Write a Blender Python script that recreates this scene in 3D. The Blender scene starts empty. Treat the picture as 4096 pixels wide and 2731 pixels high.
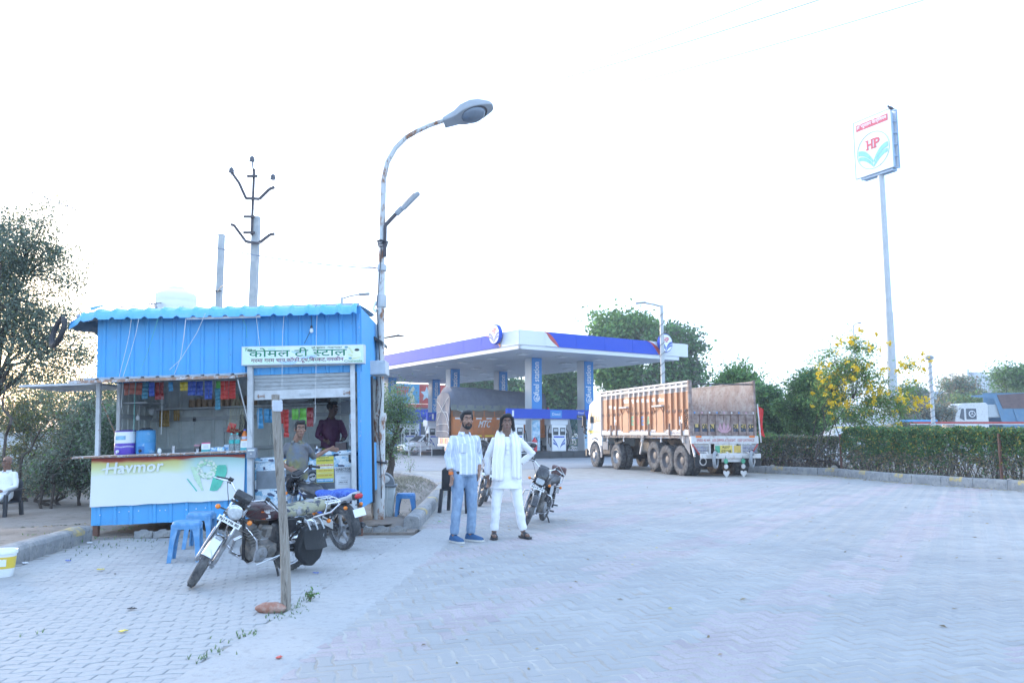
import bpy,bmesh,math,random
import numpy as np
from mathutils import Vector,Matrix,Euler,noise
random.seed(7)
rng=np.random.default_rng(7)
sc=bpy.context.scene
C=sc.collection
R=math.radians
# -- camera
F,CH,PIT=3185.8,1.41,R(6.70)
cam=bpy.data.objects.new('camera',bpy.data.cameras.new('camera'))
C.objects.link(cam)
cam.data.lens=28.0
cam.data.sensor_width=36.0
cam.data.clip_end=2000
cam.location=(0,0,CH)
cam.rotation_euler=(R(90)+PIT,0,0)
sc.camera=cam
# -- sky and sun
SUN_AZ,SUN_EL=R(-42),R(7)
w=bpy.data.worlds.new('World')
sc.world=w
w.use_nodes=True
nt=w.node_tree
sky=nt.nodes.new('ShaderNodeTexSky')
sky.sky_type='NISHITA'
sky.sun_disc=False
sky.sun_elevation=SUN_EL
sky.sun_rotation=SUN_AZ
sky.air_density=1.1
sky.dust_density=2.6
sky.ozone_density=2.2
sky.altitude=300
bg=nt.nodes['Background']
bg.inputs['Strength'].default_value=0.15
mixn=nt.nodes.new('ShaderNodeMix')
mixn.data_type='RGBA'
mixn.inputs[0].default_value=0.68
mixn.inputs[7].default_value=(1.46,1.97,2.88,1)
nt.links.new(sky.outputs[0],mixn.inputs[6])
nt.links.new(mixn.outputs[2],bg.inputs[0])
sun=bpy.data.objects.new('sun',bpy.data.lights.new('sun','SUN'))
C.objects.link(sun)
sun.data.energy=0.5
sun.data.angle=R(12)
sun.data.color=(1.0,0.80,0.62)
sd=Vector((math.sin(SUN_AZ)*math.cos(SUN_EL),math.cos(SUN_AZ)*math.cos(SUN_EL),math.sin(SUN_EL)))
sun.rotation_euler=sd.to_track_quat('Z','Y').to_euler()
sc.view_settings.view_transform='Standard'
sc.view_settings.look='None'
sc.view_settings.gamma=1
sc.view_settings.use_curve_mapping=False
sc.view_settings.exposure=2.85
sc.cycles.max_bounces=6
sc.cycles.transparent_max_bounces=8
# -- helpers
FW=Vector((0,math.cos(PIT),math.sin(PIT)))
UPV=Vector((0,-math.sin(PIT),math.cos(PIT)))
CAM=Vector((0,0,CH))
def ray(x,y):
 return Vector((1,0,0))*((x-2048)/F)+UPV*((1365.5-y)/F)+FW
def G(x,y,z=0.0):
 d=ray(x,y)
 return CAM+d*((z-CH)/d.z)
def A(x,y,Y):
 d=ray(x,y)
 return CAM+d*(Y/d.y)
def onp(M,x,y,w=0.0):
 """point of the local plane Y = w of frame M seen at photo position x, y; returned in local coordinates"""
 Mi=M.inverted()
 o=Mi@CAM
 d=Mi.to_3x3()@ray(x,y)
 return o+d*((w-o.y)/d.y)
def T(x=0,y=0,z=0,rz=0,rx=0,ry=0):
 return Matrix.Translation((x,y,z))@Euler((rx,ry,rz)).to_matrix().to_4x4()
class MB:
 def __init__(s,M=None):
  s.v,s.f,s.m,s.mi=[],[],[],0
  s.M=M or Matrix()
 def add(s,vs,fs):
  o=len(s.v)
  M=s.M
  s.v+=[M@Vector(p)for p in vs]
  s.f+=[tuple(i+o for i in f)for f in fs]
  s.m+=[s.mi]*len(fs)
  return s
 def box(s,a,b):
  x0,y0,z0=a
  x1,y1,z1=b
  return s.add([(x0,y0,z0),(x1,y0,z0),(x1,y1,z0),(x0,y1,z0),(x0,y0,z1),(x1,y0,z1),(x1,y1,z1),(x0,y1,z1)],[(0,3,2,1),(4,5,6,7),(0,1,5,4),(1,2,6,5),(2,3,7,6),(3,0,4,7)])
 def cb(s,c,d,rot=(0,0,0)):
  E=Euler(rot).to_matrix()
  c=Vector(c)
  p=[c+E@Vector((sx*d[0]/2,sy*d[1]/2,sz*d[2]/2))for sz in(-1,1)for sx,sy in((-1,-1),(1,-1),(1,1),(-1,1))]
  return s.add(p,[(0,3,2,1),(4,5,6,7),(0,1,5,4),(1,2,6,5),(2,3,7,6),(3,0,4,7)])
 def bar(s,a,b,wd,ht,up=(0,0,1)):
  """rectangular bar from a to b"""
  a,b=Vector(a),Vector(b)
  d=(b-a).normalized()
  u=Vector(up)
  if abs(d.dot(u))>.98:
   u=Vector((0,1,0))
  x=d.cross(u).normalized()*wd/2
  z=x.cross(d).normalized()*ht/2
  p=[q+i*x+j*z for q in(a,b)for i,j in((-1,-1),(1,-1),(1,1),(-1,1))]
  return s.add(p,[(0,1,2,3),(7,6,5,4),(0,4,5,1),(1,5,6,2),(2,6,7,3),(3,7,4,0)])
 def tube(s,pts,r,n=8,cap=True,flat=None):
  pts=[Vector(p)for p in pts]
  if not hasattr(r,'__len__'):
   r=[r]*len(pts)
  rings=[]
  up=None
  for i,p in enumerate(pts):
   t=(pts[min(i+1,len(pts)-1)]-pts[max(i-1,0)])
   t=t.normalized()if t.length>1e-9 else Vector((0,0,1))
   if up is None:
    up=Vector((0,0,1))if abs(t.z)<.9 else Vector((0,1,0))
   x=t.cross(up)
   if x.length<1e-4:
    x=t.orthogonal()
   x.normalize()
   up=x.cross(t).normalized()
   fy=flat if flat else 1
   rings.append([p+x*(math.cos(2*math.pi*k/n)*r[i])+up*(math.sin(2*math.pi*k/n)*r[i]*fy)for k in range(n)])
  return s.loft(rings,cap)
 def loft(s,rings,cap=True,closed=True,loop=False):
  n=len(rings[0])
  vs=[p for rg in rings for p in rg]
  fs=[]
  m=len(rings)
  for i in range(m if loop else m-1):
   for k in range(n if closed else n-1):
    a,b=i*n+k,i*n+(k+1)%n
    j=(i+1)%m
    fs.append((a,b,j*n+(k+1)%n,j*n+k))
  if cap and not loop:
   fs.append(tuple(range(n-1,-1,-1)))
   fs.append(tuple((m-1)*n+k for k in range(n)))
  return s.add(vs,fs)
 def lathe(s,prof,n=20,M=None,cap=True):
  M=M or Matrix()
  return s.loft([[M@Vector((r*math.cos(2*math.pi*k/n),r*math.sin(2*math.pi*k/n),z))for k in range(n)]for r,z in prof],cap)
 def torus(s,R_,r,M=None,n=32,m=8,sq=1.0):
  M=M or Matrix()
  return s.loft([[M@Vector(((R_+r*math.cos(2*math.pi*k/m))*math.cos(2*math.pi*i/n),(R_+r*math.cos(2*math.pi*k/m))*math.sin(2*math.pi*i/n),sq*r*math.sin(2*math.pi*k/m)))for k in range(m)]for i in range(n)],False,True,True)
 def ell(s,c,r,n=14,m=9,rot=(0,0,0)):
  E=Euler(rot).to_matrix()
  c=Vector(c)
  rings=[]
  for j in range(1,m):
   t=math.pi*j/m
   rings.append([c+E@Vector((r[0]*math.sin(t)*math.cos(2*math.pi*k/n),r[1]*math.sin(t)*math.sin(2*math.pi*k/n),-r[2]*math.cos(t)))for k in range(n)])
  return s.loft(rings)
 def prism(s,poly,a,b,M=None):
  """polygon in local XY extruded in local Z from a to b"""
  M=M or Matrix()
  n=len(poly)
  vs=[M@Vector((x,y,a))for x,y in poly]+[M@Vector((x,y,b))for x,y in poly]
  fs=[tuple(range(n-1,-1,-1)),tuple(range(n,2*n))]+[(i,(i+1)%n,n+(i+1)%n,n+i)for i in range(n)]
  return s.add(vs,fs)
 def grid(s,fn,nu,nv):
  vs=[fn(i/nu,j/nv)for j in range(nv+1)for i in range(nu+1)]
  fs=[(j*(nu+1)+i,j*(nu+1)+i+1,(j+1)*(nu+1)+i+1,(j+1)*(nu+1)+i)for j in range(nv)for i in range(nu)]
  return s.add(vs,fs)
 def mesh(s,name,mats,smooth=35):
  me=bpy.data.meshes.new(name)
  me.from_pydata([tuple(p)for p in s.v],[],s.f)
  for m in(mats if isinstance(mats,(list,tuple))else[mats]):
   me.materials.append(m)
  if any(s.m):
   me.polygons.foreach_set('material_index',s.m)
  if smooth:
   me.polygons.foreach_set('use_smooth',[True]*len(s.f))
   me.set_sharp_from_angle(angle=R(smooth))
  me.update()
  return me
 def build(s,name,mats,parent=None,smooth=35,bev=0,fix=False):
  me=s.mesh(name,mats,smooth)
  if fix:
   bm=bmesh.new()
   bm.from_mesh(me)
   bmesh.ops.recalc_face_normals(bm,faces=bm.faces)
   bm.to_mesh(me)
   bm.free()
  o=bpy.data.objects.new(name,me)
  C.objects.link(o)
  if parent:
   o.parent=parent
  if bev:
   b=o.modifiers.new('bevel','BEVEL')
   b.width=bev
   b.segments=2
   b.limit_method='ANGLE'
   b.angle_limit=R(40)
   b.harden_normals=False
  return o
def tag(o,label=None,cat=None,group=None,kind=None):
 if label:o['label']=label
 if cat:o['category']=cat
 if group:o['group']=group
 if kind:o['kind']=kind
 return o
def thing(name,label,cat,M=None,group=None):
 o=bpy.data.objects.new(name,None)
 o.empty_display_size=.2
 C.objects.link(o)
 if M is not None:
  if not isinstance(M,Matrix):
   M=Matrix.Translation(M)
  o.matrix_world=M
 return tag(o,label,cat,group)
def copy_tree(o,parent=None,M=None,label=None):
 c=o.copy()
 C.objects.link(c)
 if parent:c.parent=parent
 if M is not None:c.matrix_world=M
 if label:c['label']=label
 for ch in list(o.children):
  copy_tree(ch,c)
 return c
 # -- materials
def mat(n,c,r=.6,m=0.0,var=.12,vs=5,bump=0.0,bs=80,sp=None,sp2=None,isl=0.0,tr=0.0,coat=0.0,em=0,stretch=None,alpha=1.0,sheen=0,spec=.5):
 M=bpy.data.materials.new(n)
 M.use_nodes=True
 t=M.node_tree
 N,L=t.nodes,t.links
 b=N['Principled BSDF']
 b.inputs['Roughness'].default_value=r
 b.inputs['Metallic'].default_value=m
 b.inputs['Specular IOR Level'].default_value=spec
 if coat:b.inputs['Coat Weight'].default_value=coat
 if sheen:b.inputs['Sheen Weight'].default_value=sheen
 if alpha<1:b.inputs['Alpha'].default_value=alpha
 tc=N.new('ShaderNodeTexCoord')
 src=tc.outputs['Object']
 if stretch:
  mp=N.new('ShaderNodeMapping')
  mp.inputs['Scale'].default_value=stretch
  L.new(src,mp.inputs[0])
  src=mp.outputs[0]
 col4=(*c,1)
 def nz(scale,det=5,rough=.6):
  q=N.new('ShaderNodeTexNoise')
  q.inputs['Scale'].default_value=scale
  q.inputs['Detail'].default_value=det
  q.inputs['Roughness'].default_value=rough
  L.new(src,q.inputs['Vector'])
  return q.outputs['Fac']
 def mixc(fac,a,bb,bt='MIX'):
  q=N.new('ShaderNodeMix')
  q.data_type='RGBA'
  q.blend_type=bt
  for s_,v in((q.inputs[0],fac),(q.inputs[6],a),(q.inputs[7],bb)):
   if hasattr(v,'is_linked'):L.new(v,s_)
   else:s_.default_value=v
  return q.outputs[2]
 def ramp(fac,a,bb):
  q=N.new('ShaderNodeMapRange')
  q.inputs[1].default_value=a
  q.inputs[2].default_value=bb
  L.new(fac,q.inputs[0])
  return q.outputs[0]
 col=mixc(ramp(nz(vs),.25,.75),tuple(x*(1-var)for x in c)+(1,),tuple(min(1,x*(1+var))for x in c)+(1,))
 if isl:
  ge=N.new('ShaderNodeNewGeometry')
  k=ramp(ge.outputs['Random Per Island'],0,1)
  q=N.new('ShaderNodeMapRange')
  q.inputs[3].default_value=1-isl
  q.inputs[4].default_value=1+isl
  L.new(k,q.inputs[0])
  cc=N.new('ShaderNodeCombineColor')
  for i in range(3):L.new(q.outputs[0],cc.inputs[i])
  col=mixc(1.0,col,cc.outputs[0],'MULTIPLY')
 for s_ in(sp,sp2):
  if s_:
   sc_,amt,scl=s_[:3]
   th=.5+(0.5-amt)*.55
   wd=s_[3]if len(s_)>3 else .05
   col=mixc(ramp(nz(scl,8,.65),th-wd,th+wd),col,(*sc_,1))
 L.new(col,b.inputs['Base Color'])
 if em:
  b.inputs['Emission Color'].default_value=col4
  b.inputs['Emission Strength'].default_value=em
 if bump:
  bp=N.new('ShaderNodeBump')
  bp.inputs['Strength'].default_value=min(1,bump)
  bp.inputs['Distance'].default_value=.01
  L.new(nz(bs,6,.6),bp.inputs['Height'])
  L.new(bp.outputs[0],b.inputs['Normal'])
 if tr:
  ts=N.new('ShaderNodeBsdfTranslucent')
  L.new(col,ts.inputs[0])
  ms=N.new('ShaderNodeMixShader')
  ms.inputs[0].default_value=tr
  L.new(b.outputs[0],ms.inputs[1])
  L.new(ts.outputs[0],ms.inputs[2])
  L.new(ms.outputs[0],N['Material Output'].inputs[0])
 return M
def glassmat(n,c,r=.05,trans=.9):
 M=mat(n,c,r,var=.02)
 b=M.node_tree.nodes['Principled BSDF']
 b.inputs['Transmission Weight'].default_value=trans
 b.inputs['IOR'].default_value=1.2
 return M
 # -- lettering
_gc={}
def glyph(s):
 """outline of a run of characters as (verts, faces), baseline at 0, letter size 1"""
 if s in _gc:return _gc[s]
 half=s.startswith('~')
 cu=bpy.data.curves.new('tmp','FONT')
 cu.body=s[1:]if half else s
 cu.resolution_u=2
 o=bpy.data.objects.new('tmp',cu)
 C.objects.link(o)
 bpy.context.view_layer.update()
 me=bpy.data.meshes.new_from_object(o.evaluated_get(bpy.context.evaluated_depsgraph_get()))
 bm=bmesh.new()
 bm.from_mesh(me)
 if half and bm.verts:
  x0=min(v.co.x for v in bm.verts)
  x1=max(v.co.x for v in bm.verts)
  bmesh.ops.bisect_plane(bm,geom=bm.verts[:]+bm.edges[:]+bm.faces[:],plane_co=(x0+(x1-x0)*.66,0,0),plane_no=(1,0,0),clear_outer=True)
 bm.verts.index_update()
 vs=[(v.co.x,v.co.y)for v in bm.verts]
 fs=[tuple(v.index for v in f.verts)for f in bm.faces]
 bm.free()
 bpy.data.objects.remove(o)
 bpy.data.curves.remove(cu)
 bpy.data.meshes.remove(me)
 _gc[s]=(vs,fs)
 return vs,fs
def run(s):
 """tokens split at ~X (half letters); pieces set side by side"""
 parts,i,cur=[],0,''
 while i<len(s):
  if s[i]=='~':
   if cur:parts.append(cur)
   parts.append(s[i:i+2])
   cur=''
   i+=2
  else:
   cur+=s[i]
   i+=1
 if cur:parts.append(cur)
 V,Fc,x=[],[],0.0
 for p in parts:
  lead=len(p)-len(p.lstrip(' '))
  x+=.28*lead
  vs,fs=glyph(p.strip(' '))
  if not vs:continue
  a=min(q[0]for q in vs)
  b=max(q[0]for q in vs)
  o=len(V)
  V+=[(q[0]-a+x,q[1])for q in vs]
  Fc+=[tuple(k+o for k in f)for f in fs]
  x+=b-a-.01+.28*(len(p)-len(p.rstrip(' ')))
 return V,Fc
def lettering(mb,s,M,width=None,height=None,center=False,shear=0.0,bold=0.0,depth=0.0):
 """adds flat lettering to mb in the XY plane of M (X along the line)"""
 vs,fs=run(s)
 if not vs:return
 x0,x1=min(v[0]for v in vs),max(v[0]for v in vs)
 y0,y1=min(v[1]for v in vs),max(v[1]for v in vs)
 sy=(height/(y1-y0))if height else None
 sx=(width/(x1-x0))if width else sy
 if sy is None:sy=sx
 offs=[(0,0)]
 if bold:offs=[(-bold,0),(bold,0),(0,bold),(0,-bold)]
 for k,(ox,oy)in enumerate(offs):
  P=[]
  for x,y in vs:
   X,Y=(x-x0)*sx,(y-y0)*sy
   if center:X-=(x1-x0)*sx/2
   P.append(M@Vector((X+shear*Y+ox,Y+oy,k*1e-4)))
  mb.add(P,fs)
  # -- leaves
def leafmesh(name,P,size,mats,parent=None,aspect=.5,jit=.4,midx=None,flat=0.0,droop=None):
 """one mesh of small four-cornered leaves centred on the points P"""
 P=np.asarray(P,dtype=np.float64)
 n=len(P)
 a=rng.normal(size=(n,3))
 if flat:a[:,2]*=(1-flat)
 if droop is not None:a[:,2]-=droop
 a/=np.linalg.norm(a,axis=1)[:,None]+1e-9
 b=rng.normal(size=(n,3))
 if flat:b[:,2]*=(1-flat)
 b-=a*(a*b).sum(1)[:,None]
 b/=np.linalg.norm(b,axis=1)[:,None]+1e-9
 s=(size*(1+jit*rng.uniform(-1,1,n)))[:,None]
 up=np.cross(a,b)*s*.12
 V=np.stack([P-a*s*.5,P+b*s*aspect*.5+up,P+a*s*.5,P-b*s*aspect*.5+up],1).reshape(-1,3)
 me=bpy.data.meshes.new(name)
 me.vertices.add(4*n)
 me.vertices.foreach_set('co',V.astype(np.float32).ravel())
 me.loops.add(4*n)
 me.loops.foreach_set('vertex_index',np.arange(4*n,dtype=np.int32))
 me.polygons.add(n)
 me.polygons.foreach_set('loop_start',np.arange(0,4*n,4,dtype=np.int32))
 for m in(mats if isinstance(mats,(list,tuple))else[mats]):me.materials.append(m)
 if midx is not None:me.polygons.foreach_set('material_index',np.asarray(midx,dtype=np.int32))
 me.update(calc_edges=True)
 o=bpy.data.objects.new(name,me)
 C.objects.link(o)
 if parent:o.parent=parent
 return o
def clumps(ells,K,rough=.35):
 """K clump centres inside a union of ellipsoids, pushed to the outside, unevenly"""
 out=[]
 tries=0
 while len(out)<K and tries<K*40:
  tries+=1
  e=random.choices(ells,[q[3]*q[4]*q[5]for q in ells])[0]
  d=Vector((random.gauss(0,1),random.gauss(0,1),random.gauss(0,1))).normalized()
  r=random.random()**.45
  nn=noise.noise(Vector((d.x,d.y,d.z))*1.7+Vector((e[0],e[1],e[2])))
  r*=1+rough*nn*1.6
  out.append(Vector((e[0]+d.x*r*e[3],e[1]+d.y*r*e[4],e[2]+d.z*r*e[5])))
 return out
def limb(mb,a,b,r0,r1,n=6,seg=5,wob=.08):
 a,b=Vector(a),Vector(b)
 L_=(b-a).length
 pts=[]
 for i in range(seg+1):
  t=i/seg
  p=a.lerp(b,t)
  p.z+=math.sin(t*math.pi)*L_*.06
  if 0<i<seg:p+=Vector((random.gauss(0,1),random.gauss(0,1),random.gauss(0,1)))*L_*wob*.5
  pts.append(p)
 mb.tube(pts,[r0+(r1-r0)*i/seg for i in range(seg+1)],n)
 return pts
def tree(name,label,cat,base,fork,ells,K,leaves,size,lmats,bark,tr=.12,spread=.32,group=None,trunks=1,aspect=.5,dens=None,lean=0,twigs=1,flat=0,droop=None):
 base=Vector(base)
 root=thing(name,label,cat,base,group)
 cl=[Vector(c)for c in clumps(ells,K)]
 mb=MB()
 forks=[]
 for k in range(trunks):
  f=Vector((random.gauss(0,.12)*trunks*(k>0)+lean,random.gauss(0,.12)*trunks*(k>0),fork*random.uniform(.9,1.1)))
  limb(mb,(random.gauss(0,.1)*(k>0),random.gauss(0,.1)*(k>0),-.1),f,tr*(1.15 if k==0 else .8),tr*.7,8,5,.05)
  forks.append(f)
 main=[]
 for i in range(max(4,K//9)):
  c=cl[int(i*len(cl)/max(4,K//9))]
  f=random.choice(forks)
  p=limb(mb,f,f.lerp(c,.75),tr*.55,tr*.2,6,4)
  main+=p[1:]
 main+=forks
 if twigs:
  for c in cl[::twigs]:
   m_=min(main,key=lambda q:(q-c).length)
   limb(mb,m_,c,tr*.16,tr*.05,4,3)
 mb.build('trunk',bark,root)
 n=max(1,leaves//K)
 P=[]
 for c in cl:
  k=int(n*random.uniform(.35,1.65))
  sg=spread*random.uniform(.55,1.25)
  P.append(rng.normal(size=(k,3))*np.array([sg,sg,sg*.75])+np.array(c))
 P=np.concatenate(P)
 P=P[P[:,2]>.03-base.z]
 mi=rng.choice(len(lmats),len(P),p=dens)if len(lmats)>1 else None
 # leaves of one clump lean to one tint
 leafmesh('crown',P,size,lmats,root,aspect,midx=mi,flat=flat,droop=droop)
 return root
 # -- ground materials
def groundmat(n,c1,c2,c3,scale,r=.95,bump=.6,pits=0.0):
 M=mat(n,c1,r,var=.16,vs=.8,bump=bump,bs=70,sp=(c2,.45,scale,.12),sp2=(c3,.3,scale*7,.06),spec=.2)
 return M
M_dirt=groundmat('dirt',(.235,.20,.17),(.30,.265,.235),(.16,.14,.12),.9,bump=1)
M_paver=mat('paver_grey',(.345,.345,.345),.9,var=.10,vs=.7,bump=.8,bs=120,isl=.10,sp=((.42,.41,.395),.42,1.3,.16),sp2=((.275,.275,.28),.36,.33,.16),spec=.25)
M_paverp=mat('paver_pink',(.385,.34,.35),.9,var=.10,vs=.7,bump=.8,bs=120,isl=.09,sp=((.43,.40,.395),.40,1.3,.16),sp2=((.30,.27,.28),.33,60,.10),spec=.25)
M_paverl=mat('paver_pale',(.35,.35,.352),.9,var=.09,vs=.9,bump=.5,bs=120,isl=.10,sp=((.41,.41,.40),.40,1.1,.2),sp2=((.29,.29,.295),.26,40,.1),spec=.25)
M_joint=mat('joint_sand',(.40,.385,.36),.95,var=.15,vs=3,bump=.5,sp=((.30,.27,.235),.4,2.2,.15),spec=.1)
M_jointd=mat('joint_dark',(.27,.265,.255),.95,var=.2,vs=3,bump=.5,sp=((.33,.30,.26),.35,2.2,.15),spec=.1)
M_conc=mat('concrete',(.36,.36,.36),.9,var=.10,vs=1.2,bump=.7,bs=45,sp=((.42,.41,.395),.4,1.6,.2),sp2=((.29,.285,.28),.3,14,.1),spec=.25)
M_kerb=mat('kerb_concrete',(.27,.275,.28),.9,var=.15,vs=3,bump=.9,bs=40,sp=((.37,.36,.345),.42,5,.1),sp2=((.17,.17,.165),.3,12,.08),spec=.2)
M_kerby=mat('kerb_yellow_paint',(.52,.40,.18),.85,var=.12,vs=4,bump=.9,bs=40,sp=((.32,.31,.29),.50,9,.06),spec=.2)
M_brickd=mat('red_brick',(.34,.16,.11),.95,var=.2,vs=12,bump=1,bs=30,sp=((.42,.30,.25),.4,14,.1))
# far ground sheet with a slight mound of the verge beside the stall
S0,S1=Vector((-2.02,4.0)),Vector((-1.32,12.4))
SD=(S1-S0).normalized()
def strip_x(Y,off=0.0):
 return S0.x+(Y-S0.y)*SD.x/SD.y+off
def vz(x,y):
 return 0.035*noise.noise(Vector((x*.5,y*.5,0)))+.02*noise.noise(Vector((x*1.7,y*1.7,3)))
mb=MB()
mb.grid(lambda u,v:(-700+1400*u,-40+1400*v,-.10),4,4)
tag(mb.build('ground',M_dirt),kind='structure')
# earth verge behind the kerbs, to both sides of the tea stall
mb=MB()
KE=[Vector((G(1688,2106).x,12.25)),Vector((G(1740,2040).x,G(1740,2040).y)),Vector((G(1790,1965).x,G(1790,1965).y)),Vector((-1.9,21.8)),Vector((-2.7,25)),Vector((-4.2,28))]
def kex(y):
 for a_,b_ in zip(KE,KE[1:]):
  if y<=b_.y:return a_.x+(b_.x-a_.x)*(y-a_.y)/(b_.y-a_.y)
 return KE[-1].x
def verge(u,v):
 y=8.2+(20.0+26*(1-u)**.6)*v**1.5
 xr=kex(y)-.1
 if y<11.4:xr=-5.7
 elif y<12.4:xr=-5.7+(y-11.4)*4.2
 xl=-16-v*30
 x=xl+(xr-xl)*u
 h=.05+vz(x,y)+.22*math.exp(-((x+2.9)**2/1.1+(y-20)**2/20))
 h-=.34*max(0,min(1,(-5.6-x)/2.5))*max(0,min(1,(y-11.6)/3.0))
 if v<.001 or u>.999 or v>.999:h=-.02
 return(x,y,h)
mb.grid(verge,70,90)
tag(mb.build('earth_verge',M_dirt),kind='structure')
# -- interlocking pavers
def wave(x,per,amp):
 t=(x/per)%1.0
 for a,b,ya,yb in((0,.3,0,0),(.3,.5,0,1),(.5,.8,1,1),(.8,1.0,1,0)):
  if t<=b:return amp*(ya+(yb-ya)*(t-a)/(b-a))
 return 0
def inset_poly(poly,d):
 out=[]
 n=len(poly)
 for i in range(n):
  a,b,c=Vector(poly[i-1]),Vector(poly[i]),Vector(poly[(i+1)%n])
  e1,e2=(b-a).normalized(),(c-b).normalized()
  n1,n2=Vector((-e1.y,e1.x)),Vector((-e2.y,e2.x))
  bis=(n1+n2)
  bis/=max(.35,bis.dot(n1))
  out.append((b.x+bis.x*d,b.y+bis.y*d))
 return out
def paver_poly(x0,per,hgt,amp,gap,slant):
 bk=sorted(set([x0,x0+per]+[per*(k+f)for k in range(-1,3)for f in(0,.3,.5,.8)if x0+.012<per*(k+f)<x0+per-.012]))
 bot=[(x,wave(x,per,amp))for x in bk]
 top=[(x+(slant if True else 0),wave(x+slant,per,amp)+hgt)for x in reversed(bk)]
 poly=[(x-x0-per/2,y-hgt/2)for x,y in bot+top]
 return inset_poly(poly,gap/2),inset_poly(poly,gap/2+.006)
def paving(name,inside,origin,ang,xr,yr,mats,jm,mode,pink=None,Zj=-.009):
 """paver field: nearest pavers are objects of their own, the rest one mesh"""
 ca,sa=math.cos(ang),math.sin(ang)
 shapes,cells=[],[]
 if mode=='rows':
  per,hgt=.196,.098
  shapes=[paver_poly(per*.5*par,per,hgt,.017,.006,.026)for par in(0,1)]
  for r in range(int(yr[0]/hgt),int(yr[1]/hgt)):
   for c in range(int(xr[0]/per),int(xr[1]/per)):
    cells.append((c*per+per*.5*(r%2)+per/2,r*hgt+hgt/2,r%2))
 else:
  W_=.108
  A_=.010
  base_=[(-1,-.5),(-.62,-.5),(-.38,-.5+A_/W_),(.38,-.5+A_/W_),(.62,-.5),(1,-.5),(1+A_/W_,-.15),(1,.15),(1,.5),(.62,.5),(.38,.5-A_/W_),(-.38,.5-A_/W_),(-.62,.5),(-1,.5),(-1-A_/W_,.15),(-1,-.15)]
  for q in(0,1):
   pl=[(x*W_,y*W_)if q==0 else(-y*W_,x*W_)for x,y in base_]
   shapes.append((inset_poly(pl,.0045),inset_poly(pl,.013)))
  for j in range(int(yr[0]/W_),int(yr[1]/W_)):
   for i in range(int(xr[0]/W_),int(xr[1]/W_)):
    d=(i-j)%4
    if d==0:cells.append(((i+1)*W_,(j+.5)*W_,0))
    elif d==3:cells.append(((i+.5)*W_,(j+1)*W_,1))
 geo=[]
 for o,t in shapes:
  n=len(o)
  vs=[(x,y,-.010)for x,y in o]+[(x,y,-.0035)for x,y in o]+[(x,y,0)for x,y in t]
  fs=[(i,(i+1)%n,n+(i+1)%n,n+i)for i in range(n)]+[(n+i,n+(i+1)%n,2*n+(i+1)%n,2*n+i)for i in range(n)]+[tuple(2*n+i for i in range(n))]
  geo.append((np.array(vs),fs))
 shapes=geo
 spots=[]
 for lx,ly,par in cells:
  X,Y=origin[0]+lx*ca-ly*sa,origin[1]+lx*sa+ly*ca
  if inside(X,Y):spots.append((X*X+Y*Y,X,Y,par,(pink(X,Y)if pink else 0)))
 spots.sort()
 Rz=np.array([[ca,-sa,0],[sa,ca,0],[0,0,1]])
 vis=[s for s in spots if abs(s[1])<s[2]*.66 and s[2]>3.75]
 first=set(id(s)for s in vis[:300])
 meshes={}
 for par in(0,1):
  for pk in(0,1):
   me=bpy.data.meshes.new('paver')
   me.from_pydata([tuple(p)for p in shapes[par][0]@Rz.T],[],shapes[par][1])
   me.materials.append(mats[pk])
   meshes[par,pk]=me
 V,Fc,mi,off=[],[],[],0
 parts=[]
 for s in spots:
  _,X,Y,par,pk=s
  tilt=Euler((random.gauss(0,.007),random.gauss(0,.006),random.gauss(0,.008)))
  dz=random.gauss(0,.0010)
  if id(s)in first:
   parts.append((par,pk,X,Y,dz,tilt))
  else:
   v=shapes[par][0]@(Rz.T@np.array(tilt.to_matrix()).T)+np.array([X,Y,dz])
   V.append(v)
   Fc+=[tuple(i+off for i in f)for f in shapes[par][1]]
   mi+=[pk]*len(shapes[par][1])
   off+=len(v)
 me=bpy.data.meshes.new(name)
 me.from_pydata(np.concatenate(V).tolist(),[],Fc)
 for m in mats:me.materials.append(m)
 me.polygons.foreach_set('material_index',mi)
 base=jm(Zj)
 base.name=name
 tag(base,kind='structure')
 rest=bpy.data.objects.new('paver_field',me)
 C.objects.link(rest)
 rest.parent=base
 rest['kind']='stuff'
 for par,pk,X,Y,dz,tilt in parts:
  o=bpy.data.objects.new('paver',meshes[par,pk])
  o.location=(X,Y,dz)
  o.rotation_euler=tilt
  C.objects.link(o)
  o.parent=base
 return base
def sheet(pts,m,name,z=0.0):
 mb=MB()
 mb.add([(x,y,z)for x,y in pts],[tuple(range(len(pts)))])
 return mb.build(name,m,smooth=0)
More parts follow.
